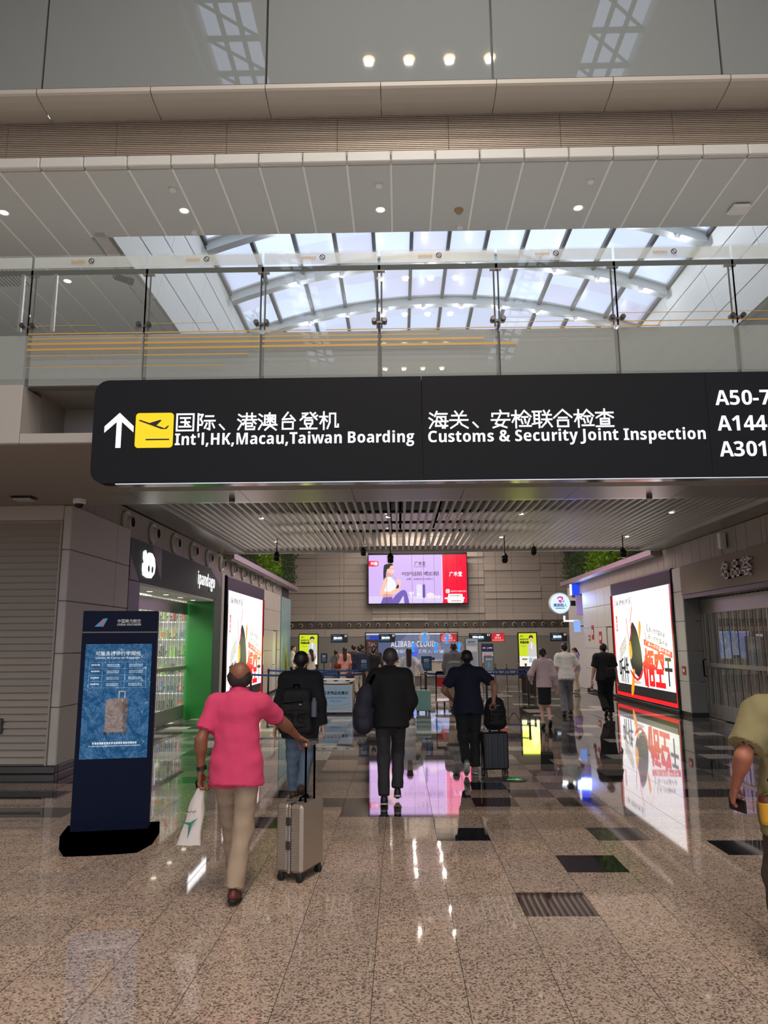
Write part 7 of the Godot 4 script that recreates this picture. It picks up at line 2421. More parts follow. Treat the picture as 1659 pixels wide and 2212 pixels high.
# upright cabin case: local front -z; handle bars rise from the top
func suitcase(called: String, label: String, at: Vector3, turn: float, size: Vector3, c, grip: float, ribs: bool) -> Node3D:
	var t := thing(called, label, "suitcase", at, turn)
	var w := size.x / 2
	var d := size.z / 2
	var y0 := 0.065
	var y1 := y0 + size.y
	var shell = mats[c] if c is String else c
	for e in [[-d, -0.006], [0.006, d]]:
		part("shell", mb().bbox(Vector3(-w, y0, e[0]), Vector3(w, y1, e[1]), 0.022), shell, t)
	part("frame", mb().bbox(Vector3(-w - 0.003, y0 - 0.003, -0.012), Vector3(w + 0.003, y1 + 0.003, 0.012), 0.006), "steel" if ribs else "dark_grey", t)
	if ribs:
		var rib := mb()
		for e in [-1.0, 1.0]:
			for k in 26:
				var y := y0 + 0.03 + (size.y - 0.06) * k / 25.0
				rib.bbox(Vector3(e * w - 0.004, y - 0.004, -d + 0.02), Vector3(e * w + 0.004, y + 0.004, -0.02), 0.002)
				rib.bbox(Vector3(e * w - 0.004, y - 0.004, 0.02), Vector3(e * w + 0.004, y + 0.004, d - 0.02), 0.002)
		part("ribs", rib, shell, t)
		for y in [0.4, 0.75]:
			part("latch", mb().bbox(Vector3(-w - 0.014, y0 + size.y * y - 0.03, -0.02), Vector3(-w, y0 + size.y * y + 0.03, 0.02), 0.004), "steel_dark", t)
		for xx in [-0.35, 0.35]:
			part("corner_rail", mb().bbox(Vector3(w * xx - 0.012, y1 - 0.002, -d + 0.02), Vector3(w * xx + 0.012, y1 + 0.006, d - 0.02), 0.003), "steel", t)
	else:
		for k in 4:
			var x := lerpf(-w * 0.7, w * 0.7, k / 3.0)
			for e in [-1.0, 1.0]:
				part("ridge", mb().bbox(Vector3(x - 0.018, y0 + 0.04, e * d - 0.006), Vector3(x + 0.018, y1 - 0.04, e * d + 0.006), 0.004), shell, t)
	part("top_handle", mb().tube([Vector3(-0.07, y1, 0.03), Vector3(-0.055, y1 + 0.03, 0.03), Vector3(0.055, y1 + 0.03, 0.03), Vector3(0.07, y1, 0.03)], 0.009, 8), "black", t)
	for x in [-0.07, 0.07]:
		part("pull_bar", mb().tube([Vector3(x, y1 - 0.02, d - 0.035), Vector3(x, grip - 0.01, d - 0.035)], 0.009, 8), mat("bar_silver", Color8(196, 188, 180), 0.45, 0.3) if ribs else mats["steel_soft"], t)
	part("pull_grip", mb().bbox(Vector3(-0.09, grip - 0.015, d - 0.052), Vector3(0.09, grip + 0.015, d - 0.018), 0.009), "steel_dark" if not ribs else "steel_soft", t)
	for x in [-w + 0.035, w - 0.035]:
		for z in [-d + 0.035, d - 0.035]:
			var fk := part("castor", mb().bbox(Vector3(x - 0.018, 0.035, z - 0.018), Vector3(x + 0.018, y0 + 0.004, z + 0.018), 0.004), "dark_grey", t)
			for e in [-0.014, 0.014]:
				var wm := mb()
				wm.T = Transform3D(Basis(Vector3(0, 0, 1), PI / 2), Vector3(x + e, 0.026, z))
				wm.lathe([[0.0, -0.008], [0.02, -0.008], [0.026, -0.005], [0.026, 0.005], [0.02, 0.008], [0.0, 0.008]], 14)
				part("wheel", wm, "black", fk)
	return t


func local_of(o: Node3D, w: Vector3) -> Vector3:
	return Transform3D(Basis(Vector3.UP, o.rotation.y), o.position).affine_inverse() * w


func build_people() -> void:
	var tan_ := Color8(176, 122, 92)
	var fair := Color8(214, 170, 146)
	# --- man in the pink polo shirt, silver case, carrier bag
	var case_at := Vector3(-0.80, 0, -6.20)
	var caseA := suitcase("silver_suitcase", "ribbed silver cabin suitcase pushed by the man in the pink polo", case_at, 1.18, Vector3(0.36, 0.50, 0.235), mat("silver", Color8(190, 178, 166), 0.32, 0.75), 1.0, true)
	var grip: Vector3 = caseA.position + Basis(Vector3.UP, 1.18) * Vector3(0, 1.0, 0.0825)
	var pa := Vector3(-1.22, 0, -5.72)
	var pk := {"label": "person in a pink polo shirt and khaki trousers walking with a silver suitcase", "at": pa, "h": 1.66, "cell": 0.0135, "head_cell": 0.0075, "hand_cell": 0.0045, "wide": 1.06, "skin": Color8(132, 82, 60), "hair": "bald", "hair_c": Color8(40, 30, 27), "head": Vector3(0, 0.0, 0.0), "look": 0.15,
		"lf": [Vector3(-0.05, 0.10, -0.30), 0.12], "rf": [Vector3(0.04, 0.095, 0.16), -0.20], "lean": 0.03,
		"lw": Vector3(-1.475, 0.86, -5.68) - pa, "lp": Vector3(-0.5, 0.0, 0.8), "lc": 1.25, "lpalm": Vector3(1, 0, 0.1),
		"rw": grip + Vector3(-0.075, 0.045, 0.055) - pa, "rp": Vector3(0.7, -0.3, 0.6), "rc": 1.35, "rhd": Vector3(0.65, -0.45, -0.6), "rpalm": Vector3(0.2, -1, -0.1), "rthumb": Vector3(-0.7, 0.1, -0.8),
		"top": {"c": Color8(206, 60, 100), "name": "polo_shirt", "sleeve": 0.37, "hem": 0.80, "ease": 0.016, "collar": true, "crease": 0.0026}, "low": {"c": Color8(158, 138, 116), "ease": 0.017, "to": 0.99, "crease": 0.0035}, "shoe": Color8(92, 34, 28), "sole": Color8(30, 22, 20)}
	var A := person(pk)
	var wr := Vector3(-1.475, 0.86, -5.68)
	var wb := mb()
	wb.T = Transform3D(Basis(Vector3(0, 0, 1), 0.12), wr - pa + Vector3(0.006, 0.035, 0))
	wb.lathe([[0.033, -0.014], [0.038, -0.012], [0.038, 0.012], [0.033, 0.014]], 16)
	part("wrist_watch", wb, "black", A)
	carrier_bag(Vector3(-1.49, 0.79, -5.68))
	# --- man with a black jacket and backpack
	var B := person({"label": "person in a black jacket and blue jeans wearing a black backpack", "at": Vector3(-1.16, 0, -8.85), "h": 1.70, "cell": 0.015, "head_cell": 0.009, "hand_cell": 0.006, "wide": 1.08, "skin": fair, "hair": "short", "lf": [Vector3(-0.10, 0.085, -0.22), 0.0], "rf": [Vector3(0.05, 0.20, 0.20), -0.9],
		"lw": Vector3(-0.30, 0.80, -0.04), "rw": Vector3(0.27, 0.80, 0.02), "rc": 0.5,
		"top": {"c": Color8(15, 15, 20), "name": "jacket", "sleeve": 0.98, "hem": 0.72, "ease": 0.026, "collar": true}, "low": {"c": Color8(96, 116, 136), "ease": 0.016, "crease": 0.004}, "shoe": Color8(86, 52, 36), "sole": Color8(40, 30, 26)})
	backpack(Vector3(-1.19, 0.78, -8.72), 0.0, Vector3(0.38, 0.50, 0.15), "black backpack with a white reflective strip worn over a black jacket", true)
	# --- man in the dark coat with a big shoulder bag
	person({"label": "person in a black coat and dark grey trousers carrying a large shoulder bag", "at": Vector3(-0.11, 0, -8.75), "h": 1.73, "cell": 0.015, "head_cell": 0.009, "hand_cell": 0.006, "wide": 1.0, "skin": Color8(176, 134, 112), "hair": "short", "hair_c": Color8(58, 52, 50), "lf": [Vector3(-0.08, 0.10, 0.06), -0.12], "rf": [Vector3(0.07, 0.15, -0.10), -0.25],
		"lw": Vector3(-0.33, 0.95, -0.16), "rw": Vector3(0.16, 0.92, -0.20), "rp": Vector3(0.9, -0.2, 0.6),
		"top": {"c": Color8(12, 12, 14), "name": "coat", "sleeve": 0.99, "hem": 0.84, "ease": 0.034, "collar": true}, "low": {"c": Color8(44, 43, 47), "ease": 0.014, "crease": 0.003}, "shoe": Color8(30, 29, 31), "sole": Color8(196, 190, 184)})
	shoulder_bag()
	# --- man in the navy polo with a black case
	var ncase := suitcase("black_suitcase", "black ridged cabin suitcase beside the person in the navy polo", Vector3(1.30, 0, -10.76), 0.12, Vector3(0.36, 0.50, 0.24), mat("case_black", Color8(28, 28, 30), 0.3), 0.92, false)
	var g2: Vector3 = ncase.position + Basis(Vector3.UP, 0.12) * Vector3(-0.02, 0.92, 0.085)
	var pn := Vector3(0.95, 0, -10.7)
	person({"label": "person in a navy polo shirt and dark trousers pushing a black suitcase", "at": pn, "h": 1.68, "cell": 0.016, "head_cell": 0.009, "hand_cell": 0.006, "wide": 1.12, "skin": Color8(166, 120, 98), "hair": "short", "lf": [Vector3(-0.06, 0.20, 0.24), -0.85], "rf": [Vector3(0.08, 0.085, -0.02), 0.0], "lean": 0.08,
		"lw": Vector3(-0.20, 0.98, -0.22), "lp": Vector3(-1.0, -0.2, 0.5), "rw": g2 + Vector3(0.0, 0.035, 0.085) - pn, "rp": Vector3(0.9, -0.2, 0.5), "rc": 1.3, "rhd": Vector3(0.1, -0.35, -1), "rpalm": Vector3(0, -1, 0.3), "rthumb": Vector3(-1, 0, 0),
		"top": {"c": Color8(18, 21, 44), "name": "polo_shirt", "sleeve": 0.38, "hem": 0.82, "ease": 0.02, "collar": true}, "low": {"c": Color8(30, 29, 29), "ease": 0.018, "crease": 0.0035}, "shoe": Color8(128, 128, 122), "sole": Color8(206, 204, 190)})
	backpack(Vector3(1.33, 0.60, -10.77), 0.1, Vector3(0.30, 0.42, 0.2), "black backpack standing on top of the black suitcase", false)
	# --- further along the corridor
	var gs := suitcase("teal_suitcase", "pale teal suitcase pulled by the woman dressed in grey", Vector3(0.60, 0, -19.6), 0.1, Vector3(0.36, 0.52, 0.24), mat("teal", Color8(118, 160, 152), 0.4), 0.98, false)
	person({"label": "person in a pale grey top and long grey skirt with long dark hair", "at": Vector3(0.24, 0, -19.75), "h": 1.64, "cell": 0.022, "slim": true, "skin": fair, "hair": "long", "hair_c": Color8(46, 26, 28), "lf": [Vector3(-0.07, 0.085, -0.12), 0.0], "rf": [Vector3(0.07, 0.12, 0.14), -0.4], "lw": Vector3(-0.24, 1.02, -0.18), "rw": Vector3(0.35, 1.0, 0.14), "rc": 1.1,
		"top": {"c": Color8(206, 206, 212), "name": "blouse", "sleeve": 0.98, "hem": 0.95, "ease": 0.02}, "low": {"kind": "skirt", "c": Color8(206, 203, 206), "to": 0.14, "flare": 0.17}, "shoe": Color8(30, 28, 30)})
	var hd := person({"label": "person in a grey hooded sweatshirt and khaki trousers pushing a trolley", "at": Vector3(1.45, 0, -20.2), "h": 1.76, "cell": 0.024, "wide": 1.12, "skin": fair, "hair": "short", "hair_c": Color8(44, 34, 32), "lf": [Vector3(-0.08, 0.085, 0.1), -0.1], "rf": [Vector3(0.1, 0.085, -0.14), 0.0], "lw": Vector3(-0.22, 1.0, -0.32), "rw": Vector3(0.28, 0.9, -0.12),
		"top": {"c": Color8(118, 118, 121), "name": "sweatshirt", "sleeve": 0.98, "hem": 0.82, "ease": 0.034, "hood": true}, "low": {"c": Color8(150, 126, 100), "ease": 0.02}, "shoe": Color8(40, 38, 40)})
	var cn := latin(mb(), "CANADA", Vector3(-0.15, 1.255, 0), 0.05, 0.30)
	for i in cn.v.size():
		var q := cn.v[i]
		cn.v[i] = Vector3(q.x, q.y - 0.8 * q.x * q.x + 0.0, 0.147 - 1.6 * q.x * q.x)
	part("lettering", cn, "white", hd)
	luggage_trolley(Vector3(1.24, 0, -20.98))
	person({"label": "person in a pale pink uniform jacket and black skirt with tied hair", "at": Vector3(3.06, 0, -16.2), "h": 1.65, "cell": 0.020, "slim": true, "skin": fair, "hair": "bun", "lf": [Vector3(-0.05, 0.085, 0.02), 0.0], "rf": [Vector3(0.06, 0.16, 0.2), -0.8], "lw": Vector3(-0.25, 0.98, -0.16), "lp": Vector3(-0.6, -0.3, 1), "rw": Vector3(0.27, 0.85, -0.02), "rp": Vector3(0.3, -0.3, 1),
		"top": {"c": Color8(204, 178, 180), "name": "jacket", "sleeve": 0.98, "hem": 0.86, "ease": 0.018, "collar": true}, "low": {"kind": "skirt", "c": Color8(24, 24, 28), "to": 0.50, "flare": 0.135}, "shoe": Color8(20, 20, 22)})
	person({"label": "person in a white short-sleeved shirt and grey trousers", "at": Vector3(4.08, 0, -18.7), "h": 1.74, "cell": 0.021, "skin": fair, "hair": "tuft", "lf": [Vector3(-0.09, 0.085, 0.05), -0.1], "rf": [Vector3(0.11, 0.10, -0.18), 0.1], "lw": Vector3(-0.29, 0.84, -0.06), "rw": Vector3(0.24, 1.05, -0.26), "rp": Vector3(0.8, -0.4, 0.6),
		"top": {"c": Color8(240, 238, 232), "name": "shirt", "sleeve": 0.42, "hem": 0.86, "ease": 0.03, "collar": true, "crease": 0.004}, "low": {"c": Color8(124, 122, 126), "ease": 0.02}, "shoe": Color8(34, 30, 32)})
	person({"label": "person in a black tee and black trousers walking beside the billboard", "at": Vector3(4.97, 0, -18.45), "h": 1.73, "cell": 0.021, "wide": 1.1, "skin": fair, "hair": "short", "lf": [Vector3(-0.07, 0.17, 0.18), -0.8], "rf": [Vector3(0.1, 0.085, -0.06), 0.0], "lw": Vector3(-0.32, 0.84, -0.05), "rw": Vector3(0.31, 0.86, -0.05), "lc": 1.1,
		"top": {"c": Color8(16, 16, 19), "name": "tee", "sleeve": 0.42, "hem": 0.84, "ease": 0.03}, "low": {"c": Color8(15, 15, 17), "ease": 0.03}, "shoe": Color8(26, 25, 27)})
	backpack(Vector3(5.05, 0.90, -18.30), 0.1, Vector3(0.26, 0.26, 0.1), "small black sling bag worn by the person in the black tee", false)
	var bt := thing("drink_bottle", "small pale drink bottle held by the person in the black tee", "bottle", Vector3(4.65, 0.62, -18.52))
	part("bottle", mb().lathe([[0.0, 0.0], [0.03, 0.0], [0.032, 0.01], [0.032, 0.11], [0.014, 0.15], [0.012, 0.17], [0.0, 0.17]], 12), mat("bottle_pale", Color8(206, 202, 170), 0.2), bt)
	part("label", mb().lathe([[0.0325, 0.03], [0.0325, 0.09]], 12), "red", bt)
	person({"label": "person in a lilac tee and cream trousers looking at a phone", "at": Vector3(6.2, 0, -26.7), "turn": 0.9, "h": 1.56, "cell": 0.026, "slim": true, "skin": fair, "hair": "pony", "nod": -0.35, "lw": Vector3(-0.08, 1.16, -0.26), "rw": Vector3(0.10, 1.14, -0.26), "lp": Vector3(-1, -0.6, 0.2), "rp": Vector3(1, -0.6, 0.2), "rc": 0.9, "lc": 0.9,
		"top": {"c": Color8(176, 154, 214), "name": "tee", "sleeve": 0.42, "hem": 0.86, "ease": 0.026}, "low": {"c": Color8(210, 196, 174), "ease": 0.035}, "shoe": Color8(206, 196, 184)})
	var ph := thing("phone", "pink cased phone held by the person in the lilac tee", "phone", Vector3(6.02, 1.23, -26.93), 0.9)
	part("case", mb().bbox(Vector3(-0.04, -0.075, -0.006), Vector3(0.04, 0.075, 0.004), 0.003), mat("phone_pink", Color8(206, 130, 130), 0.4), ph)
	part("glass", mb().cbox(Vector3(0, 0, 0.0045), Vector3(0.07, 0.14, 0.002)), "black_gloss", ph)
	# --- man in the olive tee at the edge of the picture
	var po := Vector3(2.24, 0, -4.40)
	person({"label": "person in an olive tee carrying a dark bag and a small yellow drink", "at": po, "turn": 0.1, "h": 1.70, "cell": 0.0135, "head_cell": 0.009, "hand_cell": 0.0045, "wide": 1.16, "skin": Color8(166, 104, 82), "hair": "short", "lf": [Vector3(-0.1, 0.085, -0.1), 0.0], "rf": [Vector3(0.11, 0.09, 0.16), -0.15],
		"lw": Vector3(-0.33, 0.97, -0.10), "lp": Vector3(-0.6, 0, 0.8), "lc": 1.2, "lpalm": Vector3(0.9, -0.1, 0.3), "rw": Vector3(0.30, 0.9, -0.1),
		"top": {"c": Color8(128, 118, 80), "name": "tee", "sleeve": 0.40, "hem": 0.74, "ease": 0.04, "crease": 0.004}, "low": {"c": Color8(74, 62, 52), "ease": 0.03}, "shoe": Color8(60, 50, 44), "sole": Color8(160, 150, 140)})
	shoulder_strap(po)
	# --- the queue and staff by the counters
	var far := [
		["person in a white shirt standing beside the pale blue partition", Vector3(-4.35, 0, -30.4), -1.4, 1.68, Color8(220, 218, 214), 0.98, 0.86, Color8(40, 40, 46), "short", false],
		["person in a cream top photographing with raised arms", Vector3(-3.35, 0, -28.6), 0.7, 1.56, Color8(206, 198, 184), 0.4, 0.84, Color8(112, 126, 140), "long", true],
		["person in a grey top and pale blue trousers with tied hair in the queue", Vector3(-2.35, 0, -27.6), -0.4, 1.52, Color8(104, 112, 110), 0.3, 0.86, Color8(120, 136, 140), "pony", true],
		["person in a peach blouse and cream skirt carrying a brown bag in the queue", Vector3(-1.95, 0, -26.7), 0.2, 1.63, Color8(214, 156, 142), 0.98, 0.9, Color8(206, 186, 172), "long", true],
		["person in a dark brown tee with a lime tote bag in the queue", Vector3(-1.68, 0, -27.6), 0.5, 1.70, Color8(58, 50, 50), 0.4, 0.84, Color8(30, 30, 34), "short", false],
		["person in a navy jacket and cream trousers in the queue", Vector3(-1.40, 0, -26.3), 0.5, 1.66, Color8(30, 38, 60), 0.98, 0.82, Color8(192, 180, 164), "short", false],
		["person in a charcoal top at the head of the queue", Vector3(-1.45, 0, -29.2), 0.4, 1.72, Color8(40, 40, 44), 0.98, 0.84, Color8(30, 30, 34), "short", false],
		["person with dark hair and a black top beyond the queue", Vector3(-1.05, 0, -29.8), 0.2, 1.70, Color8(30, 30, 32), 0.98, 0.84, Color8(34, 34, 38), "short", false],
		["person in a black dress and black cap with a white mark", Vector3(-0.84, 0, -24.2), 0.0, 1.62, Color8(26, 26, 28), 0.4, 0.86, Color8(24, 24, 26), "cap", true],
		["person in a dark jacket standing before the person in the black cap", Vector3(-0.86, 0, -26.2), 0.0, 1.70, Color8(46, 44, 50), 0.98, 0.82, Color8(34, 34, 40), "short", false],
		["person in dark clothing behind the far side counter", Vector3(8.0, 0, -33.4), PI, 1.68, Color8(30, 30, 36), 0.98, 0.84, Color8(30, 30, 34), "short", false],
		["person in a white top behind the far side counter", Vector3(8.6, 0, -33.2), PI, 1.72, Color8(196, 190, 184), 0.98, 0.84, Color8(30, 30, 34), "short", false]]
	for q in far:
		var d := {"label": q[0], "at": q[1], "turn": q[2], "h": q[3], "cell": 0.03, "head_cell": 0.017, "hand_cell": 0.009, "shoe_cell": 0.018, "slim": q[9], "skin": fair, "hair": q[8], "top": {"c": q[4], "name": "top", "sleeve": q[5], "hem": q[6], "ease": 0.022}, "low": {"c": q[7], "ease": 0.02}, "shoe": Color8(36, 34, 36)}
		if q[0].contains("photographing"):
			d.lw = Vector3(-0.16, 1.32, -0.3)
			d.rw = Vector3(0.05, 1.36, -0.32)
		if q[0].contains("skirt"):
			d.low = {"kind": "skirt", "c": q[7], "to": 0.2, "flare": 0.2}
		if q[0].contains("dress"):
			d.low = {"kind": "skirt", "name": "dress_skirt", "c": q[7], "to": 0.3, "flare": 0.2}
		person(d)
	small_bag("tote_bag", "lime green tote bag hanging beside the queue", Vector3(-1.42, 0.78, -27.55), Vector3(0.22, 0.34, 0.08), Color8(176, 196, 60))
	small_bag("handbag", "brown leather handbag hanging beside the peach blouse", Vector3(-1.72, 0.72, -26.55), Vector3(0.28, 0.26, 0.12), Color8(96, 48, 32))
	small_bag("red_bag", "dark red shoulder bag beside the peach blouse", Vector3(-2.19, 1.05, -26.62), Vector3(0.2, 0.28, 0.1), Color8(120, 26, 34))


func small_bag(called: String, label: String, at: Vector3, size: Vector3, c: Color) -> void:
	var t := thing(called, label, "bag", at)
	var m := mat("bag_%s" % c.to_html(false), c, 0.6)
	var w := size.x / 2
	part("pouch", skin(mb(), [bone(Vector3(-w * 0.7, -size.y * 0.4, 0), Vector3(w * 0.7, -size.y * 0.4, 0), size.z * 0.5, size.z * 0.5), bone(Vector3(-w * 0.55, 0, 0), Vector3(w * 0.55, 0, 0), size.z * 0.35, size.z * 0.35), bone(Vector3(-w * 0.6, -size.y * 0.2, 0), Vector3(w * 0.6, -size.y * 0.2, 0), size.z * 0.5, size.z * 0.5)], 0.03, 0.018), m, t)
	part("strap", mb().tube([Vector3(-w * 0.6, 0.02, 0), Vector3(-w * 0.4, 0.25, 0), Vector3(0, 0.36, 0), Vector3(w * 0.4, 0.25, 0), Vector3(w * 0.6, 0.02, 0)], 0.009, 6), m, t)


func carrier_bag(at: Vector3) -> void:
	var t := thing("carrier_bag", "white plastic carrier bag with a green mark hanging from a hand", "bag", at)
	var m := mb()
	var rows := 15
	var segs := 30
	for j in rows:
		var q := float(j) / (rows - 1)
		var hw := lerpf(0.022, 0.088, pow(q, 0.75))
		var dp := lerpf(0.012, 0.036, pow(q, 0.7)) * (1.0 - 0.55 * pow(q, 8))
		var cx := -0.075 * q + 0.02
		for k in segs:
			var a := TAU * k / segs
			var fold := 0.007 * sin(a * 7.0 + q * 4.0) * (1.0 - 0.4 * q) + 0.005 * sin(a * 4.0 - q * 11.0)
			var r := Vector3(cos(a) * (hw + fold), 0, sin(a) * (dp + fold))
			m.pt(Vector3(cx, -0.03 - 0.40 * q, 0) + r, Vector3(cos(a) / hw, 0, sin(a) / dp).normalized())
	for j in rows - 1:
		for k in segs:
			var a := j * segs + k
			var b := j * segs + (k + 1) % segs
			m.ix.append_array([a, a + segs, b, b, a + segs, b + segs])
	var film := mat("bag_film", Color8(224, 214, 208), 0.4)
	film.backlight_enabled = true
	film.backlight = Color(0.4, 0.4, 0.4)
	part("film", m, film, t)
	part("handle_loop", mb().tube([Vector3(-0.005, -0.035, 0.01), Vector3(-0.012, 0.005, 0.022), Vector3(0.0, 0.03, 0.0), Vector3(0.012, 0.005, -0.02), Vector3(0.035, -0.035, 0.0)], 0.006, 6), film, t)
	# a green three-armed mark and faint script on the side
	var mk := mb()
	for a in [[Vector2(-0.035, -0.275), Vector2(-0.115, -0.262)], [Vector2(-0.035, -0.275), Vector2(0.018, -0.235)], [Vector2(-0.035, -0.275), Vector2(-0.055, -0.375)]]:
		var d: Vector2 = (a[1] - a[0]).normalized()
		var e := Vector2(-d.y, d.x) * 0.011
		var z0 := 0.05
		mk.tri(Vector3(a[0].x - e.x, a[0].y - e.y, z0), Vector3(a[1].x, a[1].y, z0 - 0.008), Vector3(a[0].x + e.x, a[0].y + e.y, z0))
	part("printed_mark", mk, mat("print_green", Color8(36, 128, 104), 0.5), t)
	var sc := mb()
	sc.tube([Vector3(-0.07, -0.195, 0.042), Vector3(-0.055, -0.188, 0.044), Vector3(-0.045, -0.198, 0.045), Vector3(-0.03, -0.186, 0.045), Vector3(-0.018, -0.197, 0.043), Vector3(0.0, -0.186, 0.038)], 0.0022, 5)
	part("printed_script", sc, "dark_grey", t)


func backpack(at: Vector3, turn: float, size: Vector3, label: String, strip: bool) -> void:
	var t := thing("backpack", label, "backpack", at, turn)
	var w := size.x / 2
	var d := size.z
	var c := mat("pack_black", Color8(16, 16, 19), 0.75)
	var r := d * 0.42
	part("pack", skin(mb(), [bone(Vector3(-w + r, r, 0), Vector3(w - r, r, 0), r, r), bone(Vector3(-w + r, size.y * 0.55, 0), Vector3(w - r, size.y * 0.55, 0), r, r), bone(Vector3(-w + r * 1.4, size.y - r, -0.01), Vector3(w - r * 1.4, size.y - r, -0.01), r * 0.9, r * 0.9), bone(Vector3(-w + r, r, 0), Vector3(-w + r * 1.3, size.y - r, 0), r, r * 0.9), bone(Vector3(w - r, r, 0), Vector3(w - r * 1.3, size.y - r, 0), r, r * 0.9), bone(Vector3(0, r, 0), Vector3(0, size.y - r, 0), r, r * 0.9)], 0.02, 0.014), c, t)
	part("pocket", skin(mb(), [bone(Vector3(-w * 0.55, size.y * 0.2, d * 0.42), Vector3(w * 0.55, size.y * 0.2, d * 0.42), d * 0.2, d * 0.2), bone(Vector3(-w * 0.55, size.y * 0.48, d * 0.42), Vector3(w * 0.55, size.y * 0.48, d * 0.42), d * 0.17, d * 0.17), bone(Vector3(0, size.y * 0.2, d * 0.42), Vector3(0, size.y * 0.48, d * 0.42), d * 0.2, d * 0.17)], 0.02, 0.014), c, t)
	part("grab_loop", mb().tube([Vector3(-0.035, size.y - 0.01, 0), Vector3(-0.03, size.y + 0.045, 0), Vector3(0.03, size.y + 0.045, 0), Vector3(0.035, size.y - 0.01, 0)], 0.009, 6), c, t)
	if strip:
		part("reflective_strip", mb().tube([Vector3(-w * 0.72, size.y * 0.685, d * 0.53), Vector3(0, size.y * 0.71, d * 0.60), Vector3(w * 0.45, size.y * 0.73, d * 0.53)], 0.006, 6), mat("reflective", Color8(226, 228, 230), 0.4), t)
		part("fabric_tag", mb().cbox(Vector3(w * 0.3, size.y * 0.66, d * 0.56), Vector3(0.03, 0.014, 0.004)), mat("tag_tan", Color8(190, 140, 100), 0.6), t)
		part("bottle", mb().lathe([[0.0, 0.0], [0.032, 0.0], [0.034, 0.01], [0.034, 0.16], [0.02, 0.19], [0.02, 0.21], [0.0, 0.21]], 12, Vector3(w + 0.02, size.y * 0.38, 0.04)), mat("bottle_grey", Color8(96, 104, 116), 0.25), t)


func shoulder_bag() -> void:
	var t := thing("shoulder_bag", "large soft navy bag hanging from the shoulder of the dark coat", "bag", Vector3(-0.40, 0.80, -8.66))
	var c := mat("bag_navy", Color8(38, 38, 52), 0.8)
	part("sack", skin(mb(), [bone(Vector3(-0.02, 0.08, 0), Vector3(0.0, 0.1, 0.1), 0.085, 0.08), bone(Vector3(-0.03, 0.22, 0), Vector3(-0.02, 0.24, 0.1), 0.11, 0.10), bone(Vector3(-0.01, 0.38, 0), Vector3(0.01, 0.4, 0.06), 0.075, 0.07), bone(Vector3(0.02, 0.48, 0.0), Vector3(0.03, 0.5, 0.03), 0.04, 0.04), bone(Vector3(-0.02, 0.08, 0.05), Vector3(0.0, 0.45, 0.03), 0.09, 0.05)], 0.03, 0.015, 0.004, 0.4), c, t)
	part("strap", mb().tube([Vector3(0.03, 0.48, 0.0), Vector3(0.09, 0.60, 0.02), Vector3(0.14, 0.665, -0.07), Vector3(0.13, 0.60, -0.2), Vector3(0.06, 0.48, -0.12)], 0.018, 8), c, t)


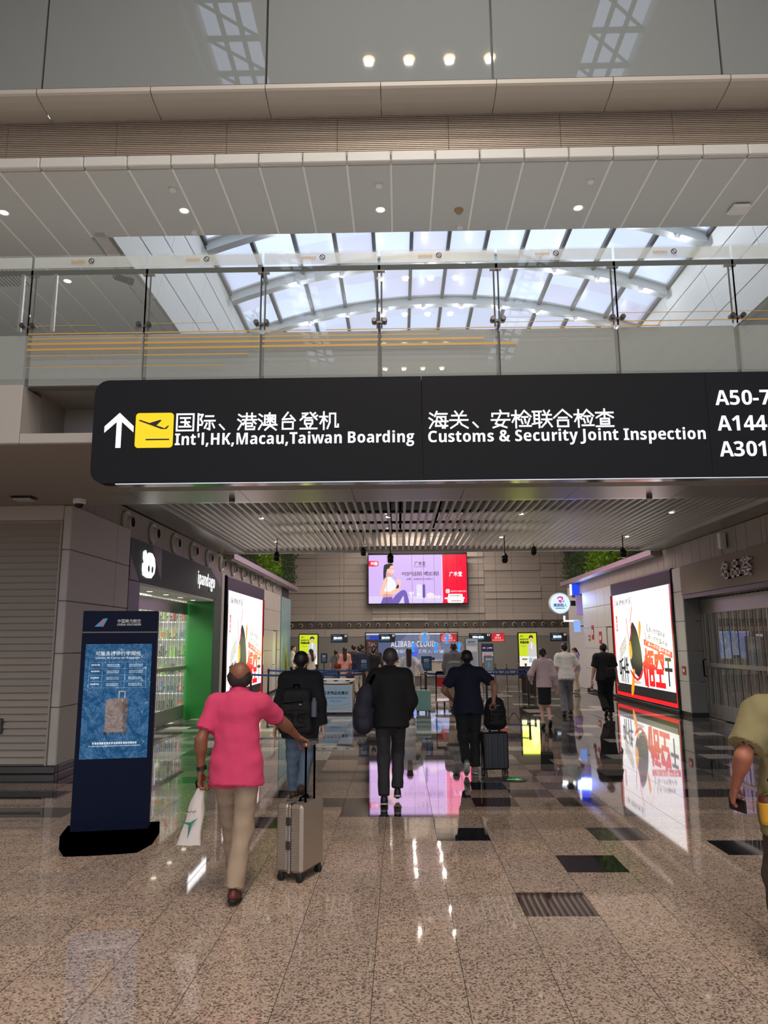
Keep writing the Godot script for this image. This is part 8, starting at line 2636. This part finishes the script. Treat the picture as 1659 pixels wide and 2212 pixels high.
func shoulder_strap(po: Vector3) -> void:
	var t := thing("crossbody_bag", "dark crossbody bag with a wide strap over the olive tee", "bag", po)
	var c := mat("strap_grey", Color8(64, 58, 56), 0.8)
	var strap := mb()
	var pts := [Vector3(-0.13, 1.44, 0.085), Vector3(-0.05, 1.36, 0.155), Vector3(0.06, 1.2, 0.165), Vector3(0.16, 1.02, 0.16), Vector3(0.22, 0.9, 0.14)]
	for k in pts.size() - 1:
		var a: Vector3 = pts[k]
		var b: Vector3 = pts[k + 1]
		var o := Vector3(0.035, 0.03, 0)
		strap.quad(a - o, b - o, b + o, a + o)
		strap.quad(a - o + Vector3(0, 0, 0.008), b - o + Vector3(0, 0, 0.008), b + o + Vector3(0, 0, 0.008), a + o + Vector3(0, 0, 0.008))
	part("strap", strap, c, t)
	part("front_strap", mb().tube([Vector3(-0.13, 1.44, 0.085), Vector3(-0.14, 1.46, 0.0), Vector3(-0.12, 1.40, -0.13), Vector3(0.1, 1.1, -0.17), Vector3(0.22, 0.9, -0.14)], 0.016, 6), c, t)
	part("pouch", skin(mb(), [bone(Vector3(0.26, 0.72, -0.1), Vector3(0.26, 0.72, 0.1), 0.07, 0.07), bone(Vector3(0.25, 0.88, -0.1), Vector3(0.25, 0.88, 0.1), 0.06, 0.06)], 0.03, 0.016), c, t)
	var d := thing("drink_cup", "small yellow drink cup with leaves and an orange straw hanging at the olive tee", "cup", po + Vector3(-0.225, 0.80, 0.05))
	part("cup", mb().lathe([[0.0, 0.0], [0.03, 0.0], [0.036, 0.02], [0.04, 0.11], [0.038, 0.115]], 16), mat("drink_yellow", Color8(206, 150, 40), 0.25), d)
	part("tea", mb().lathe([[0.0385, 0.115], [0.036, 0.15], [0.03, 0.155], [0.0, 0.155]], 16), mat("drink_brown", Color8(96, 50, 26), 0.3), d)
	var lv := mb()
	for q in [[-0.02, 0.15, 0.02, 0.3], [0.02, 0.16, 0.01, -0.5], [0.0, 0.15, 0.03, 1.2]]:
		var a := Vector3(q[0], q[1], q[2])
		var u := Vector3(sin(q[3]), 0.8, cos(q[3])).normalized() * 0.045
		var w := u.cross(Vector3.UP).normalized() * 0.014
		lv.quad(a, a + u * 0.5 - w, a + u, a + u * 0.5 + w)
	part("leaves", lv, mat("leaf_bright", Color8(120, 170, 60), 0.5), d)
	part("straw", mb().tube([Vector3(0.005, 0.15, 0), Vector3(0.02, 0.24, 0.01)], 0.006, 8), mat("straw_orange", Color8(226, 110, 60), 0.4), d)
	part("cord", mb().tube([Vector3(0, 0.15, -0.02), Vector3(0.03, 0.32, -0.02), Vector3(0.09, 0.48, 0.0)], 0.004, 5), "black", d)
	var ph := thing("phone", "dark phone held in the hand of the person in the olive tee", "phone", po + Vector3(-0.315, 0.87, -0.105), 0.2)
	part("case", mb().bbox(Vector3(-0.005, -0.035, -0.075), Vector3(0.004, 0.035, 0.075), 0.003), "black", ph)
	part("glass", mb().cbox(Vector3(0.005, 0, 0), Vector3(0.002, 0.062, 0.14)), "black_gloss", ph)


func luggage_trolley(at: Vector3) -> void:
	var t := thing("luggage_trolley", "steel luggage trolley with a red handle pushed by the hooded person", "trolley", at)
	part("deck", mb().bbox(Vector3(-0.27, 0.2, -0.45), Vector3(0.27, 0.23, 0.3), 0.008), "steel", t)
	for x in [-0.26, 0.26]:
		part("upright", mb().tube([Vector3(x, 0.2, 0.28), Vector3(x, 0.95, 0.4)], 0.016, 8), "steel", t)
	part("push_bar", mb().tube([Vector3(-0.27, 0.97, 0.41), Vector3(0.27, 0.97, 0.41)], 0.02, 8), "red", t)
	part("brake_bar", mb().tube([Vector3(-0.25, 1.0, 0.37), Vector3(0.25, 1.0, 0.37)], 0.012, 8), "black", t)
	part("panel", mb().bbox(Vector3(-0.24, 0.6, 0.33), Vector3(0.24, 0.85, 0.35), 0.006), "red", t)
	for q in [[-0.24, 0.26], [0.24, 0.26], [0.0, -0.4]]:
		var w := mb()
		w.T = Transform3D(Basis(Vector3(0, 0, 1), PI / 2), Vector3(q[0], 0.1, q[1]))
		w.lathe([[0.0, -0.02], [0.07, -0.02], [0.1, -0.015], [0.1, 0.015], [0.07, 0.02], [0.0, 0.02]], 18)
		var wh := part("wheel", w, "dark_grey", t)
		part("fork", mb().box(Vector3(q[0] - 0.03, 0.1, q[1] - 0.015), Vector3(q[0] - 0.022, 0.21, q[1] + 0.015)), "steel", wh)
